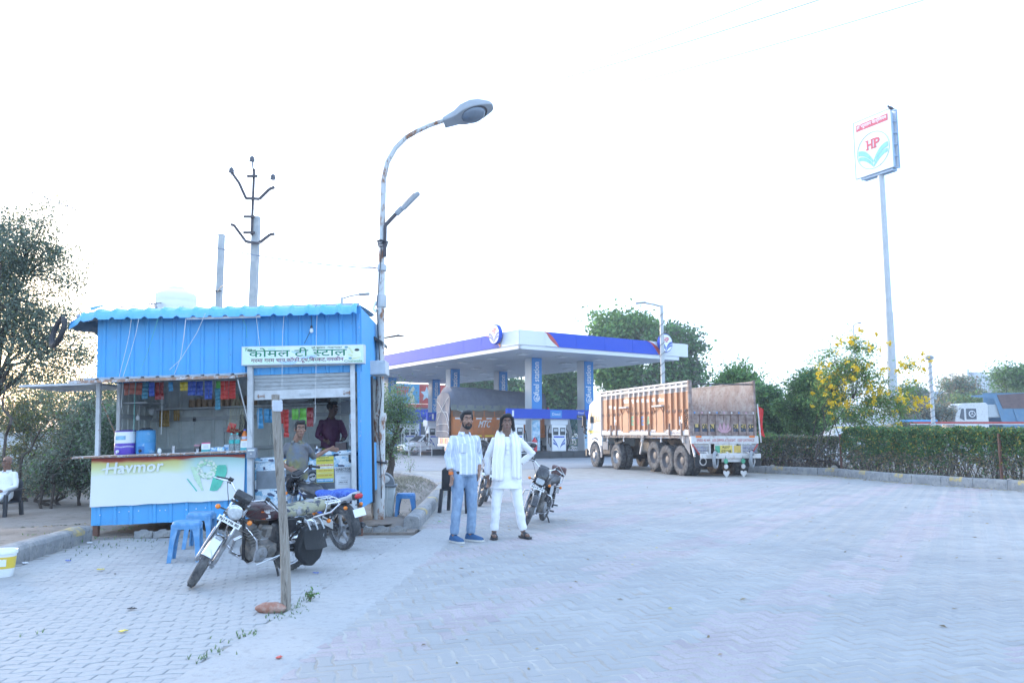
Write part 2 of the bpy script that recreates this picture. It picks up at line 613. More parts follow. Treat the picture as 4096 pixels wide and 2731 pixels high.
 # kerb line of the planted island on the far side of the yard
KR=[G(2700,1872),G(3000,1889),G(3326,1901),G(3606,1929),G(4096,1962),G(5000,2030),G(7200,2170)]
def krx(Y):
 for a,b in zip(KR,KR[1:]):
  if(a.y-Y)*(b.y-Y)<=0:return a.x+(b.x-a.x)*(Y-a.y)/(b.y-a.y)
 return KR[0].x if Y>KR[0].y else KR[-1].x
def in_main(x,y):
 lf=strip_x(y,.56)-.03 if y<12.2 else(kex(y)+.05 if y<28 else-(y-28)*1.2-4.4)
 return lf<x<min(krx(y)-.1,y*.75+2.5)and 2.9<y<26
def pinkf(x,y):
 q=(x*.76-(y-4)*.52+.25*noise.noise(Vector((x*.4,y*.4,0))))%1.9
 return 1 if q<.62 and noise.noise(Vector((x*2.3,y*2.3,5)))>-.28 else 0
main=paving('paved_yard',in_main,(1.0,2.0),R(15.5),(-16,28),(-12,34),[M_paver,M_paverp],lambda z:sheet([(strip_x(1.5,.3),1.5),(40,1.5),(40,25),(14,60),(-60,60),(-40,46),(-12,36),(-4.9,29),(-4.4,28),(-2.9,25),(-2.1,21.8),(-1.9,18),(-1.7,15),(-1.5,12.3),(strip_x(11.9,.3),11.9)],M_joint,'j',z),'bone',pinkf,-.0028)
KL=[G(-900,2560),G(-300,2370),G(30,2268),G(370,2158)]
def klx(Y):
 for a,b in zip(KL,KL[1:]):
  if(a.y-Y)*(b.y-Y)<=0:return a.x+(b.x-a.x)*(Y-a.y)/(b.y-a.y)
 return-30 if Y<KL[0].y else-5.4
def in_left(x,y):
 return max(klx(y),-y*.75-2.5)+.02<x<strip_x(y)+.03 and 2.9<y<11.22
left=paving('parking_pavement',in_left,(-2.0,3.0),R(17),(-14,10),(-8,16),[M_paverl,M_paverl],lambda z:sheet([(-14,1.5),(strip_x(1.5,.2),1.5),(strip_x(11.6,.2),11.6),(-6.2,11.6),(KL[2].x,KL[2].y),(KL[0].x,KL[0].y),(-14,4.5)],M_jointd,'j',z),'rows',None,-.0055)
mb=MB()
nseg=60
for k in range(nseg):
 y0,y1=1.5+k*.18,1.5+(k+1)*.18
 a=[(strip_x(y0,.012*noise.noise(Vector((y0,0,0)))),y0,.007),(strip_x(y0,.56+.05*noise.noise(Vector((y0*2,4,0)))),y0,.005),(strip_x(y1,.56+.05*noise.noise(Vector((y1*2,4,0)))),y1,.005),(strip_x(y1,.012*noise.noise(Vector((y1,0,0)))),y1,.007)]
 mb.add(a+[(a[1][0]+.10,a[1][1],-.006),(a[2][0]+.10,a[2][1],-.006)],[(0,1,2,3),(1,4,5,2)])
tag(mb.build('concrete_strip',M_conc,smooth=0),kind='structure')
# forecourt slab of the fuel station, beyond the yard
tag(sheet([(-30,42.0),(-16,33.5),(-3,32),(8,36.5),(40,44),(40,110),(-60,110)],mat('forecourt',(.26,.27,.285),.85,var=.12,vs=.5,sp=((.33,.33,.33),.4,.8,.2),spec=.3),'forecourt_slab',.006),kind='structure')
# -- kerbs
def kerb(name,path,hgt,wid,blocks=.9,ylw=(),side=1):
 """kerb of rounded concrete blocks, each block a part"""
 root=tag(bpy.data.objects.new(name,None),kind='structure')
 C.objects.link(root)
 P=[Vector((p[0],p[1],0))for p in path]
 tot=sum((b-a).length for a,b in zip(P,P[1:]))
 n=max(2,int(tot/blocks))
 def at(d):
  for a,b in zip(P,P[1:]):
   l=(b-a).length
   if d<=l+1e-6:return a.lerp(b,d/l),(b-a).normalized()
   d-=l
  return P[-1],(P[-1]-P[-2]).normalized()
 for k in range(n):
  prof=[(0,-.05),(0,hgt*.72),(.025,hgt*.93),(wid*.35,hgt),(wid*.8,hgt*.98),(wid,hgt*.8),(wid,-.05)]
  m=M_kerb
  mb=MB()
  d0,d1=tot*k/n+.006,tot*(k+1)/n-.006
  rings=[]
  for i in range(5):
   p,t=at(d0+(d1-d0)*i/4)
   nrm=Vector((-t.y,t.x,0))*side
   rings.append([p+nrm*a+Vector((0,0,b+.012*noise.noise(Vector((p.x*3,p.y*3,a*20)))))for a,b in prof])
  mb.loft(rings)
  blk=mb.build('kerb_block',m,root,30,.008)
  if k in ylw:
   mb=MB();rr_=[]
   for i in range(4):
    p,t=at(d0+(d1-d0)*(.28+.42*i/3))
    nrm=Vector((-t.y,t.x,0))*side
    rr_.append([p+nrm*(a-.0035)+Vector((0,0,b+.004+.012*noise.noise(Vector((p.x*3,p.y*3,a*20)))))for a,b in((0,hgt*.5),(0,hgt*.72),(.025,hgt*.93),(wid*.35,hgt),(wid*.8,hgt*.98))])
   mb.loft(rr_,False,False);mb.build('paint_mark',M_kerby,blk)
 return root
kerb('island_kerb',[(p.x,p.y)for p in KR],.26,.22,1.0,(1,3,5,7,9,11,13,15,17,19,21))
NK=max(2,int(sum((b-a).length for a,b in zip(KL,KL[1:]))/.8))
kerb('verge_kerb',[(p.x,p.y)for p in KL],.2,.24,.8,(NK-1,NK-5))
kerb('entrance_kerb',[(q.x,q.y)for q in KE],.2,.24,.8,(1,4,7,10))
# row of zigzag pavers stood on edge in front of the stall
root=tag(bpy.data.objects.new('paver_edging',None),kind='structure')
C.objects.link(root)
edg=MB()
prof=[(-.118,0),(.118,0),(.118,.085),(.06,.085),(.035,.105),(-.035,.105),(-.06,.085),(-.118,.085)]
edg.prism(prof,0,.06,Matrix.Rotation(R(90),4,'X'))
edm=edg.mesh('edging_paver',M_kerb,30)
a,b=G(500,2150),G(1662,2126)
nE=int((b-a).length/.245)
for k in range(nE):
 if 150<500+1160*k/nE<560:continue
 o=bpy.data.objects.new('edging_paver',edm)
 C.objects.link(o)
 p=a.lerp(b,k/nE)
 o.location=(p.x,p.y,random.uniform(-.02,.005))
 o.rotation_euler=(random.gauss(0,.05),random.gauss(0,.03),math.atan2(b.y-a.y,b.x-a.x)+random.gauss(0,.03))
 o.parent=root
 # broken slabs lying behind the edging, beside the bin
mb=MB()
mb.prism([(-5.75,11.3),(-1.42,11.78),(-1.42,12.7),(-5.75,12.7)],-.12,.012)
tag(mb.build('trodden_earth',M_dirt,smooth=0),kind='structure')
# == tea stall
KM=Matrix.Translation(A(366,2102,11.3))@Euler((0,-.037,.04)).to_matrix().to_4x4()
def K(x,y,w=0.0):
 return onp(KM,x,y,w)
def c1(x,y):return(x/2.94,1100+y/2.94)
def c2(x,y):return(x/2.94,1600+y/2.94)
def c3(x,y):return(700+x/2.6133,1150+y/2.6133)
def c4(x,y):return(700+x/2.6133,1650+y/2.6133)
M_blue=mat('blue_sheet',(.085,.375,.72),.42,var=.06,vs=3,sp=((.10,.33,.62),.38,6,.2),sp2=((.05,.13,.24),.17,17,.03),spec=.35)
M_bluepost=mat('blue_post_paint',(.07,.30,.62),.5,var=.1,vs=4,sp=((.35,.42,.48),.28,18,.03))
M_roofb=mat('blue_roof_sheet',(.10,.40,.74),.45,var=.08,vs=3,sp=((.20,.47,.74),.4,5,.2),spec=.4)
M_whitep=mat('white_paint_rusty',(.60,.62,.63),.55,var=.06,vs=4,sp=((.20,.10,.055),.20,14,.03),sp2=((.42,.43,.43),.4,6,.2))
M_rustp=mat('rusty_frame',(.33,.20,.14),.8,var=.25,vs=12,sp=((.55,.56,.57),.40,18,.05),bump=.6)
M_grey=mat('grey_inner_sheet',(.62,.67,.66),.5,var=.06,vs=3,sp=((.42,.46,.45),.3,5,.2),spec=.4)
M_greyd=mat('grey_beam',(.42,.45,.46),.55,var=.1,vs=6,sp=((.24,.18,.14),.18,16,.04))
M_rustleg=mat('rust_brown',(.17,.085,.06),.85,var=.2,vs=15,bump=.6)
M_shut=mat('galvanised_shutter',(.56,.585,.60),.42,m=.25,var=.10,vs=5,sp=((.40,.41,.40),.33,9,.1),sp2=((.27,.17,.11),.10,22,.03),stretch=(1,1,5))
M_dark=mat('dark_plastic',(.035,.036,.04),.5,var=.2,vs=10)
M_black=mat('black_rubber',(.022,.022,.024),.75,var=.25,vs=14,sp=((.06,.06,.06),.3,20,.1))
M_wire=mat('cable_black',(.025,.025,.03),.6,var=.1)
M_white=mat('white_plastic',(.78,.80,.80),.4,var=.04)
M_string=mat('white_cord',(.62,.63,.62),.7,var=.1)
M_stringg=mat('green_cord',(.10,.38,.33),.7,var=.1)
M_steel=mat('steel',(.55,.56,.58),.28,m=.9,var=.08)
M_wood=mat('weathered_wood',(.30,.265,.225),.9,var=.25,vs=4,bump=1,bs=40,stretch=(9,9,.7),sp=((.13,.11,.09),.33,7,.05),sp2=((.42,.39,.35),.35,10,.1))
stall=thing('tea_stall','blue sheet metal tea stall with shop banner and half raised shutter','tea stall',KM)
def corr(mb,u0,u1,v0,v1,w,pitch=.2,h=.018,sgn=-1,axis='u'):
 """ribbed sheet in the plane Y = w (axis u) or X = w (axis y), ribs upright"""
 us=[u0]
 x=u0+pitch*.5
 prof=[(u0,0)]
 while x<u1-.06:
  prof+=[(x-.030,0),(x-.018,h),(x+.018,h),(x+.030,0)]
  x+=pitch
 prof.append((u1,0))
 n=4
 rings=[]
 for k in range(n+1):
  v=v0+(v1-v0)*k/n
  if axis=='u':rings.append([(a,w+sgn*b+.002*noise.noise(Vector((a*3,v*2,0))),v)for a,b in prof])
  else:rings.append([(w+sgn*b,a,v)for a,b in prof])
 mb.loft(rings,False,False)
uL,uR=K(*c1(1143,900)).x,K(1440,1350).x
vT=K(900,1270).z
v_mid=K(*c1(1500,1228)).z
v_ct=K(*c2(1500,655),-.12).z
v_b=0.0
uS=K(*c3(775,1000)).x
uE=K(1424,1700).x
DEP=1.85
lo0=K(*c2(1075,1200)).x
v_fl=.16
# upper front wall in sheets
e=[uL,uL+.98,uL+1.97,uL+2.95,uR]
for i in range(4):
 mb=MB()
 corr(mb,e[i],e[i+1]+.02,v_mid,vT+.12,.003*(i%2))
 mb.build('wall_panel',M_blue,stall)
 # skirt below the counter
e=[lo0,lo0+.76,lo0+1.52,K(*c4(770,900)).x]
for i in range(3):
 mb=MB()
 corr(mb,e[i],e[i+1]+.02,v_b+.004*i,v_ct-.02,.003*(i%2),.22)
 mb.build('wall_panel',M_blue,stall)
 # right side wall (blue, 1 m), then an open hatch; left side wall set back
mb=MB()
corr(mb,.0,1.02,K(1460,2028).z,vT+.1,uR,.11,.012,1,'y')
mb.build('side_wall',M_blue,stall)
mb=MB()
corr(mb,1.02,DEP,.25,1.0,uR,.11,.012,1,'y')
mb.build('side_wall',M_blue,stall)
mb=MB()
corr(mb,1.02,DEP,v_mid,vT+.1,uR,.11,.012,1,'y')
mb.build('side_wall',M_blue,stall)
mb=MB()
corr(mb,0,DEP,v_b,v_ct,uL,.2,.015,-1,'y')
mb.build('side_wall',M_blue,stall)
mb=MB()
corr(mb,0,DEP,v_mid,vT+.05,uL,.2,.015,-1,'y')
mb.build('side_wall',M_blue,stall)
mb=MB()
corr(mb,.70,DEP,v_ct,v_mid,uL+.02,.2,.015,1,'y')
mb.build('side_wall',M_grey,stall)
for i in range(4):
 a=uL+(uR-uL)*i/4
 mb=MB()
 corr(mb,a,a+(uR-uL)/4+.02,v_b,vT+.1,DEP+.003*(i%2),.2,.015)
 mb.build('back_panel',M_grey,stall)
mb=MB()
mb.box((uL+.02,.03,v_fl-.06),(uR-.03,DEP-.03,v_fl))
mb.build('floor_plate',M_rustleg,stall)
# ceiling sheet
mb=MB()
mb.box((uL+.01,.02,v_mid+.28),(uR-.01,DEP-.01,v_mid+.30))
mb.build('ceiling',M_grey,stall)
# posts
for u,w_,d,m,a,b in((K(*c1(1170,1400)).x,-.02,.055,M_whitep,v_ct,v_mid),(uL+.02,.68,.055,M_whitep,v_ct-.3,v_mid),(uS+.03,-.04,.075,M_whitep,v_fl-.12,v_mid+.28),(uE-.03,-.04,.065,M_whitep,v_fl-.12,v_mid+.28),(uR-.02,-.02,.05,M_bluepost,.15,vT)):
 mb=MB()
 mb.box((u-d/2,w_-d/2,a),(u+d/2,w_+d/2,b))
 mb.build('post',m,stall,bev=.004)
for u,w_ in((lo0+.05,.05),(uS,.08),(uR-.05,.1),(lo0+.05,DEP-.1),(uS,DEP-.1),(uR-.05,DEP-.1)):
 mb=MB()
 gz=(KM.inverted()@Vector((*(KM@Vector((u,w_,0))).xy,-.03))).z
 mb.box((u-.035,w_-.035,gz),(u+.035,w_+.035,.02))
 mb.build('leg',M_rustleg,stall)
 # beams inside
for v,w_ in((K(*c2(2000,230),DEP).z,DEP-.03),(v_ct+.04,DEP-.03)):
 mb=MB()
 mb.box((uL+.05,w_-.02,v-.03),(uR-.05,w_+.01,v+.03))
 mb.build('beam',M_greyd,stall)
mb=MB()
v=K(*c2(1600,190),.9).z
mb.box((uL+.035,.72,v-.035),(uL+.065,DEP-.03,v+.035))
mb.build('beam',M_greyd,stall)
# shelves
vs1=K(*c2(2000,95),DEP-.3).z
mb=MB()
mb.box((uL+.1,DEP-.34,vs1-.025),(uR-.45,DEP-.02,vs1))
mb.build('shelf',M_greyd,stall)
mb=MB()
v=K(*c2(1700,30),1.0).z
mb.box((uL+.05,.75,v-.02),(uL+.40,DEP-.36,v))
mb.build('shelf',M_greyd,stall)
mb=MB()
v=K(*c3(1800,1170),1.2).z
mb.box((uR-.42,.8,v-.02),(uR-.02,DEP-.05,v))
mb.build('shelf',M_greyd,stall)
# counter with a rusty white edge
mb=MB()
cl_,cr_=K(*c2(830,675),-.16).x,K(*c4(770,420),-.16).x
mb.box((cl_,-.16,v_ct-.012),(cr_,.34,v_ct+.012))
mb.build('counter',M_rustp,stall,bev=.003)
mb=MB()
mb.box((cl_+.02,-.13,v_ct+.012),(cr_-.02,.34,v_ct+.018))
mb.build('counter_top',M_steel,stall)
# awning flap over the counter, swung out and propped with a rod
aL,aR=K(*c1(840,1250),-.55).x,K(*c3(640,945),-.55).x
flap=MB()
vn,vf=K(*c1(1500,1236),-.62).z,v_mid-.0
x=aL
prof=[]
while x<aR-.1:
 prof+=[(x,0),(x+.14,0),(x+.155,.022),(x+.185,.022),(x+.2,0)]
 x+=.2
flap.loft([[(a,-.62,vn+.022+b)for a,b in prof],[(a,-.02,vf+.022+b)for a,b in prof]],False,False)
aw=flap.build('awning',M_greyd,stall)
mb=MB()
mb.bar((aL,-.62,vn),(aR,-.62,vn),.035,.04)
mb.bar((aL+.02,-.62,vn),(aL+.02,-.02,vf),.03,.03)
mb.bar((aR-.02,-.62,vn),(aR-.02,-.02,vf),.03,.03)
mb.bar((aL,-.03,vf),(K(*c3(770,940)).x,-.03,vf),.03,.035)
mb.build('awning_frame',M_rustp,aw)
mb=MB()
pa,pb=K(*c3(655,965),-.58),K(*c3(800,1548),-.10)
mb.tube([pa,pb],.008,6)
mb.build('prop_rod',M_whitep,aw)
# side flap to the left
q=[K(*c1(235,1306),.0),K(*c1(1142,1272),.0),None,None]
u0,vv0,vv1=q[0].x,q[0].z,q[1].z
mb=MB()
prof=[(k*.1,.018 if k%2 else 0)for k in range(13)]
mb.loft([[(u,y_,z_+b)for y_,b in prof]for u,z_ in((u0,vv0),(uL-.02,vv1))],False,False)
sf=mb.build('side_awning',M_greyd,stall)
mb=MB()
for a,b in(((u0,0,vv0),(uL,0,vv1)),((u0,1.2,vv0),(uL,1.2,vv1)),((u0,0,vv0),(u0,1.2,vv0)),((u0+.5,0,vv0*.55+vv1*.45-.005),(u0+.5,1.2,vv0*.55+vv1*.45-.005)),((uL-.02,0,vv1),(uL-.02,1.2,vv1))):
 mb.bar(a,b,.03,.03)
mb.build('awning_frame',M_whitep,sf)
mb=MB()
mb.tube([(u0+.55,1.1,vv0-.01),(uL-.01,1.1,v_ct-.15)],.009,6)
mb.build('prop_rod',M_rustp,sf)
M_undershade=mat('grey_back_shaded',(.10,.115,.13),.6,var=.2,vs=5)  # bare grey sheet back, its colour darkened to hold the shade below the roof
# roof of moulded sheets rolled over the front eave; the left end sags and shows its underside
rL,rR=K(*c1(760,520),-.25).x,K(1426,1250,-.25).x
def eave(u):
 """height and reach of the eave along the front"""
 t=max(0.0,(uL+.05-u)/(uL-rL))
 return-.09*t*t,.25-.10*t
vE=K(*c1(1900,508),-.25).z
vE2=K(*c3(1500,285),-.25).z
def roofp(u,s_,rib):
 dz,reach=eave(u)
 f=(u-uL)/(uR-uL)
 e0=vE+(vE2-vE)*(f-.25)/.6
 t=max(0.0,min(1.0,(uL+.12-u)/.22))
 P=[(-reach,e0+dz),(-reach+.012,e0+.05+dz),(-reach+.05,e0+.115+dz),(-.12,e0+.15+dz*1.5),(.05,e0+.17+dz*2-.03*t),(.6,e0+.22-.27*t),(1.2,e0+.26-.54*t),(2.1,e0+.31-.95*t)]
 k=min(int(s_),6)
 a,b=P[k],P[k+1]
 fr=s_-k
 return(u,a[0]+(b[0]-a[0])*fr,a[1]+(b[1]-a[1])*fr+rib)
sheets=6
for i in range(sheets):
 a,b=rL+(rR-rL)*i/sheets,rL+(rR-rL)*(i+1)/sheets+(.02 if i<sheets-1 else 0)
 us=[]
 x=a
 k0=round((b-a)/.21)
 wd=(b-a)/k0
 for k in range(k0):
  us+=[(a+k*wd,0),(a+k*wd+wd*.62,0),(a+k*wd+wd*.70,.022),(a+k*wd+wd*.80,.032),(a+k*wd+wd*.90,.022),(a+k*wd+wd*.98,.004)]
 us.append((b,0))
 ss=[0,.35,.5,.85,1,1.35,1.5,1.85,2,2.35,2.5,2.85,3,3.5,4,4.3,4.6,5,6,7]
 mb=MB()
 mb.loft([[roofp(u,s_,(r_+(.006 if(j%4 in(1,2)and j<13 and r_==0)else 0))+(.001 if i%2 else 0))for u,r_ in us]for j,s_ in enumerate(ss)],False,False)
 mb.build('roof_sheet',M_roofb,stall,25)
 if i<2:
  mb=MB();mb.loft([[(u,p_[1]+.006,p_[2]-.012)for u,r_ in us for p_ in[roofp(u,s_,r_)]]for s_ in ss[1:]],False,False);mb.build('shaded_underside',M_undershade,stall,25)
mb=MB()
mb.bar((uL,.0,vT+.11),(uR,.0,vT+.13),.04,.05)
mb.bar((rL+.1,.12,vE+.06),(uL,.12,vE+.10),.03,.05)
mb.bar((rL+.15,.9,vE-.02),(uL,.9,vE+.10),.03,.05)
mb.bar((rL+.1,-.1,vE+.10),(rL+.2,1.7,vE-.12),.03,.04)
mb.build('rafter',M_greyd,stall)
# torn flap of sheet where the roof corner is bent
mb=MB()
p=[K(*c1(x,y),-.2)for x,y in((1060,405),(1085,440),(1130,425),(1190,400),(1150,380),(1300,395),(1210,375))]
mb.add([(q.x,q.y-.03,q.z+.02)for q in p],[(0,1,2,4),(2,3,6,4),(3,5,6)])
mb.build('torn_sheet',M_roofb,stall)
# tube light under the eave
mb=MB()
p0,p1=K(*c3(118,324),-.2),K(*c3(890,308),-.2)
mb.box((p0.x,-.2,p0.z-.015),(p1.x,-.16,p0.z+.025))
mb.build('tube_light',M_white,stall,bev=.005)
# rolling shutter: four ribbed sections and a rusty bottom rail
u0,u1=uS+.07,uE-.065
vtop,vbot=K(*c3(1300,820)).z,K(*c3(1300,1160)).z
sh=thing('shutter',None,None)
sh.parent=stall
rail=.135
nsl=6
for i in range(nsl):
 a=vbot+rail+(vtop-vbot-rail)*i/nsl
 b=vbot+rail+(vtop-vbot-rail)*(i+1)/nsl
 prof=[(0,a+.002)]
 nb=3
 for k in range(nb):
  z0,hh=a+(b-a)*(k+.08)/nb,(b-a)/nb*.84
  prof+=[(-.004-.012*math.sin(math.pi*j/4),z0+hh*j/4)for j in range(5)]
 prof+=[(.004,b-.006),(.004,b-.002)]
 mb=MB()
 mb.loft([[(u,.02+y_,z_)for y_,z_ in prof]for u in(u0,u1)],False,False)
 mb.build('slat',M_shut,sh,50)
mb=MB()
mb.box((u0,.0,vbot),(u1,.025,vbot+rail))
mb.build('bottom_rail',M_whitep,sh,bev=.004)
for cx in(900,1795):
 p=K(*c3(cx,1133 if cx<1000 else 1097),-.01)
 mb=MB()
 for dx in(-.04,.04):
  mb.box((p.x+dx-.006,-.012,p.z-.028),(p.x+dx+.006,0,p.z+.028))
 mb.box((p.x-.05,-.016,p.z-.010),(p.x+.05,-.004,p.z+.010))
 mb.build('bolt',M_rustp,sh)
p=K(*c3(1360,1113),-.01)
mb=MB()
mb.box((p.x-.085,-.01,p.z-.012),(p.x+.085,-.001,p.z+.016))
mb.build('handle',M_greyd,sh)
# lintel above the shutter
mb=MB()
mb.box((uS,-.05,vtop-.01),(uE,.10,vtop+.06))
mb.build('lintel',M_whitep,stall)
# hatch flap and box on the far side of the stall
mb=MB()
p=[KM.inverted()@A(x,y,12.9)for x,y in((1458,1322),(1530,1365),(1530,1378),(1458,1334))]
mb.add([tuple(q)for q in p]+[(q.x,q.y+.7,q.z)for q in p],[(0,1,2,3),(4,7,6,5),(0,4,5,1),(1,5,6,2),(2,6,7,3),(3,7,4,0)])
mb.build('hatch_flap',M_dark,stall)
mb=MB()
p0,p1=onp(KM,1472,1498,1.0),onp(KM,1542,1440,1.0)
mb.box((p0.x,1.0,p0.z),(p1.x,1.5,p1.z))
mb.build('hatch_hood',M_whitep,stall,bev=.01)
mb=MB()
p0,p1=onp(KM,1476,2010,1.03),onp(KM,1490,1505,1.03)
mb.box((p0.x,1.03,p0.z),(p1.x,1.10,p1.z))
mb.build('hatch_post',M_dark,stall)
# step below the shutter bay
mb=MB()
mb.box((uS+.05,-.06,v_fl-.13),(uE,.02,v_fl-.005))
mb.build('sill',M_whitep,stall)
# box with a padlock on the jamb
p0,p1=K(*c4(755,478),-.12),K(*c4(855,365),-.12)
mb=MB()
mb.box((p0.x,-.17,p0.z),(p1.x,-.075,p1.z))
o=mb.build('meter_box',mat('grey_box',(.24,.27,.31),.5,var=.12,vs=20),None,bev=.006)
o.matrix_world=KM
tag(o,'small grey metal switch box on the white post beside the counter','switch box')
mb=MB()
q=(p0+p1)/2
mb.box((q.x-.012,-.18,q.z-.02),(q.x+.012,-.171,q.z+.0))
mb.tube([(q.x-.009,-.176,q.z),(q.x-.009,-.176,q.z+.015),(q.x+.009,-.176,q.z+.015),(q.x+.009,-.176,q.z)],.003,5)
mb.build('padlock',M_steel,o)
mb=MB()
mb.box((p0.x+.02,-.173,q.z+.03),(p1.x-.02,-.1705,q.z+.05))
mb.build('label_plate',M_white,o)
# -- sun-bleached ice cream banner nailed to the skirt
BM=bpy.data.materials.new('bleached_banner_print')
BM.use_nodes=True
t=BM.node_tree
N,L=t.nodes,t.links
bs=N['Principled BSDF']
bs.inputs['Roughness'].default_value=.55
tc=N.new('ShaderNodeTexCoord')
sx=N.new('ShaderNodeSeparateXYZ')
L.new(tc.outputs['UV'],sx.inputs[0])
nz=N.new('ShaderNodeTexNoise')
nz.inputs['Scale'].default_value=6
L.new(tc.outputs['UV'],nz.inputs[0])
ad=N.new('ShaderNodeMath')
ad.operation='MULTIPLY_ADD'
ad.inputs[1].default_value=.10
L.new(nz.outputs[0],ad.inputs[0])
L.new(sx.outputs[1],ad.inputs[2])
rp=N.new('ShaderNodeValToRGB')
er=rp.color_ramp
er.elements[0].position,er.elements[0].color=.0,(.70,.69,.66,1)
er.elements[1].position,er.elements[1].color=1.0,(.36,.05,.03,1)
for p_,c_ in((.10,(.72,.735,.74,1)),(.62,(.72,.75,.74,1)),(.78,(.66,.72,.42,1)),(.93,(.66,.62,.22,1)),(.975,(.55,.20,.09,1))):
 k=er.elements.new(p_)
 k.color=c_
L.new(ad.outputs[0],rp.inputs[0])
# pale arc in the print
vm=N.new('ShaderNodeVectorMath')
vm.operation='DISTANCE'
mp=N.new('ShaderNodeMapping')
mp.inputs['Scale'].default_value=(1.0,.95,1)
L.new(tc.outputs['UV'],mp.inputs[0])
L.new(mp.outputs[0],vm.inputs[0])
vm.inputs[1].default_value=(.77,.32,0)
mr=N.new('ShaderNodeMapRange')
mr.inputs[1].default_value,mr.inputs[2].default_value=.34,.27+.35
mr.inputs[1].default_value=.60
mr.inputs[2].default_value=.585
L.new(vm.outputs['Value'],mr.inputs[0])
arc=N.new('ShaderNodeValToRGB')
arc.color_ramp.elements[0].color=(.72,.745,.75,1)
arc.color_ramp.elements[1].color=(.38,.66,.60,1)
arc.color_ramp.elements[0].position=.45
L.new(sx.outputs[1],arc.inputs[0])
# the arc only touches the right part
mr2=N.new('ShaderNodeMapRange')
mr2.inputs[1].default_value,mr2.inputs[2].default_value=.56,.68
L.new(sx.outputs[0],mr2.inputs[0])
mm=N.new('ShaderNodeMath')
mm.operation='MULTIPLY'
L.new(mr.outputs[0],mm.inputs[0])
L.new(mr2.outputs[0],mm.inputs[1])
mx=N.new('ShaderNodeMix')
mx.data_type='RGBA'
L.new(mm.outputs[0],mx.inputs[0])
L.new(rp.outputs[0],mx.inputs[6])
L.new(arc.outputs[0],mx.inputs[7])
L.new(mx.outputs[2],bs.inputs['Base Color'])
bq=[K(*c2(1078,685),-.03),K(*c4(732,432),-.03),K(*c4(722,905),-.03),K(*c2(1060,1256),-.03)]
def banner(u,v):
 top=bq[0].lerp(bq[1],u)
 bot=bq[3].lerp(bq[2],u)
 p=bot.lerp(top,v)
 p.y=-.032-.006*math.sin(u*19)*(1-v)-.012*(1-v)**3
 p.z+=.012*noise.noise(Vector((u*9,0,2)))*(1-v)**2
 return p
mb=MB()
mb.grid(banner,40,16)
bo=mb.build('banner',BM,stall)
uv=bo.data.uv_layers.new(name='UVMap')
for l in bo.data.loops:
 i=l.vertex_index
 uv.data[l.index].uv=((i%41)/40,(i//41)/16)
M_bw=mat('bleached_white_print',(.74,.78,.80),.55,var=.03)
M_bg=mat('faded_green_print',(.10,.50,.36),.55,var=.18,vs=10)
M_bg2=mat('pale_green_print',(.40,.66,.42),.55,var=.3,vs=30)
def bp(x,y,w=-.052):
 return K(*c2(x,y),w)
XZ=Matrix.Rotation(R(90),4,'X')
mb=MB()
p=bp(1240,868)
lettering(mb,'Havmor',Matrix.Translation(p)@Matrix.Rotation(-.02,4,'Y')@XZ,width=bp(1910,868).x-p.x,height=.15,shear=.16,bold=.0045)
mb.prism([(-.07,.05),(.16,.075),(.30,.055),(.30,.072),(.15,.095),(-.03,.075)],0,.001,Matrix.Translation(p)@XZ)
mb.build('lettering',M_bw,bo,0)
# ice cream stick, cone and nuts in the faded print
mb=MB()
def c4p(x,y,w=-.045):return K(*c4(x,y),w)
def flatp(mb,pts,f=c4p,w=-.046,dz=0):
 P=[f(x,y,w)for x,y in pts]
 mb.add([(p.x,w,p.z)for p in P],[tuple(range(len(P)-1,-1,-1))])
flatp(mb,[(360,812),(430,560),(460,545),(530,545),(541,575),(541,630),(478,770),(440,812),(400,818)])
flatp(mb,[(120,690),(135,690),(232,815),(222,822)])
mb.build('printed_stick',M_bg,bo,0)
mb=MB()
flatp(mb,[(160,560),(230,570),(300,812),(280,820),(200,690)])
random.seed(3)
mb.build('printed_cone',mat('faded_cone_print',(.52,.70,.50),.55,var=.2,vs=20),bo,0)
for mm_,nn,nmn in((M_bg2,60,'printed_nuts'),(mat('nut_white',(.70,.76,.66),.55),60,'printed_cream')):
 mb=MB()
 for k in range(nn):
  a,r_=random.uniform(0,6.28),random.uniform(.2,1)**.5
  x,y=330+math.cos(a)*r_*105,590+math.sin(a)*r_*100
  s_=random.uniform(8,17)
  flatp(mb,[(x+s_*math.cos(j*1.05+a),y+s_*math.sin(j*1.05+a)*.8)for j in range(6)],w=-.047-.0003*(k%5)-(.0016 if nn and nmn=='printed_cream' else 0))
 mb.build(nmn,mm_,bo,0)
 # screws in the skirt
mb=MB()
for x,y,f in((1175,1350,c2),(1402,1313,c2),(1516,1307,c2),(1630,1300,c2),(1880,1295,c2),(1945,1292,c2),(2190,1286,c2),(2305,1275,c2),(118,1012,c4),(222,1003,c4),(318,993,c4),(470,990,c4),(600,985,c4)):
 p=K(*f(x,y),-.022)
 mb.ell(p,(.008,.004,.008),6,4)
mb.build('screw',M_white,stall)['kind']='stuff'
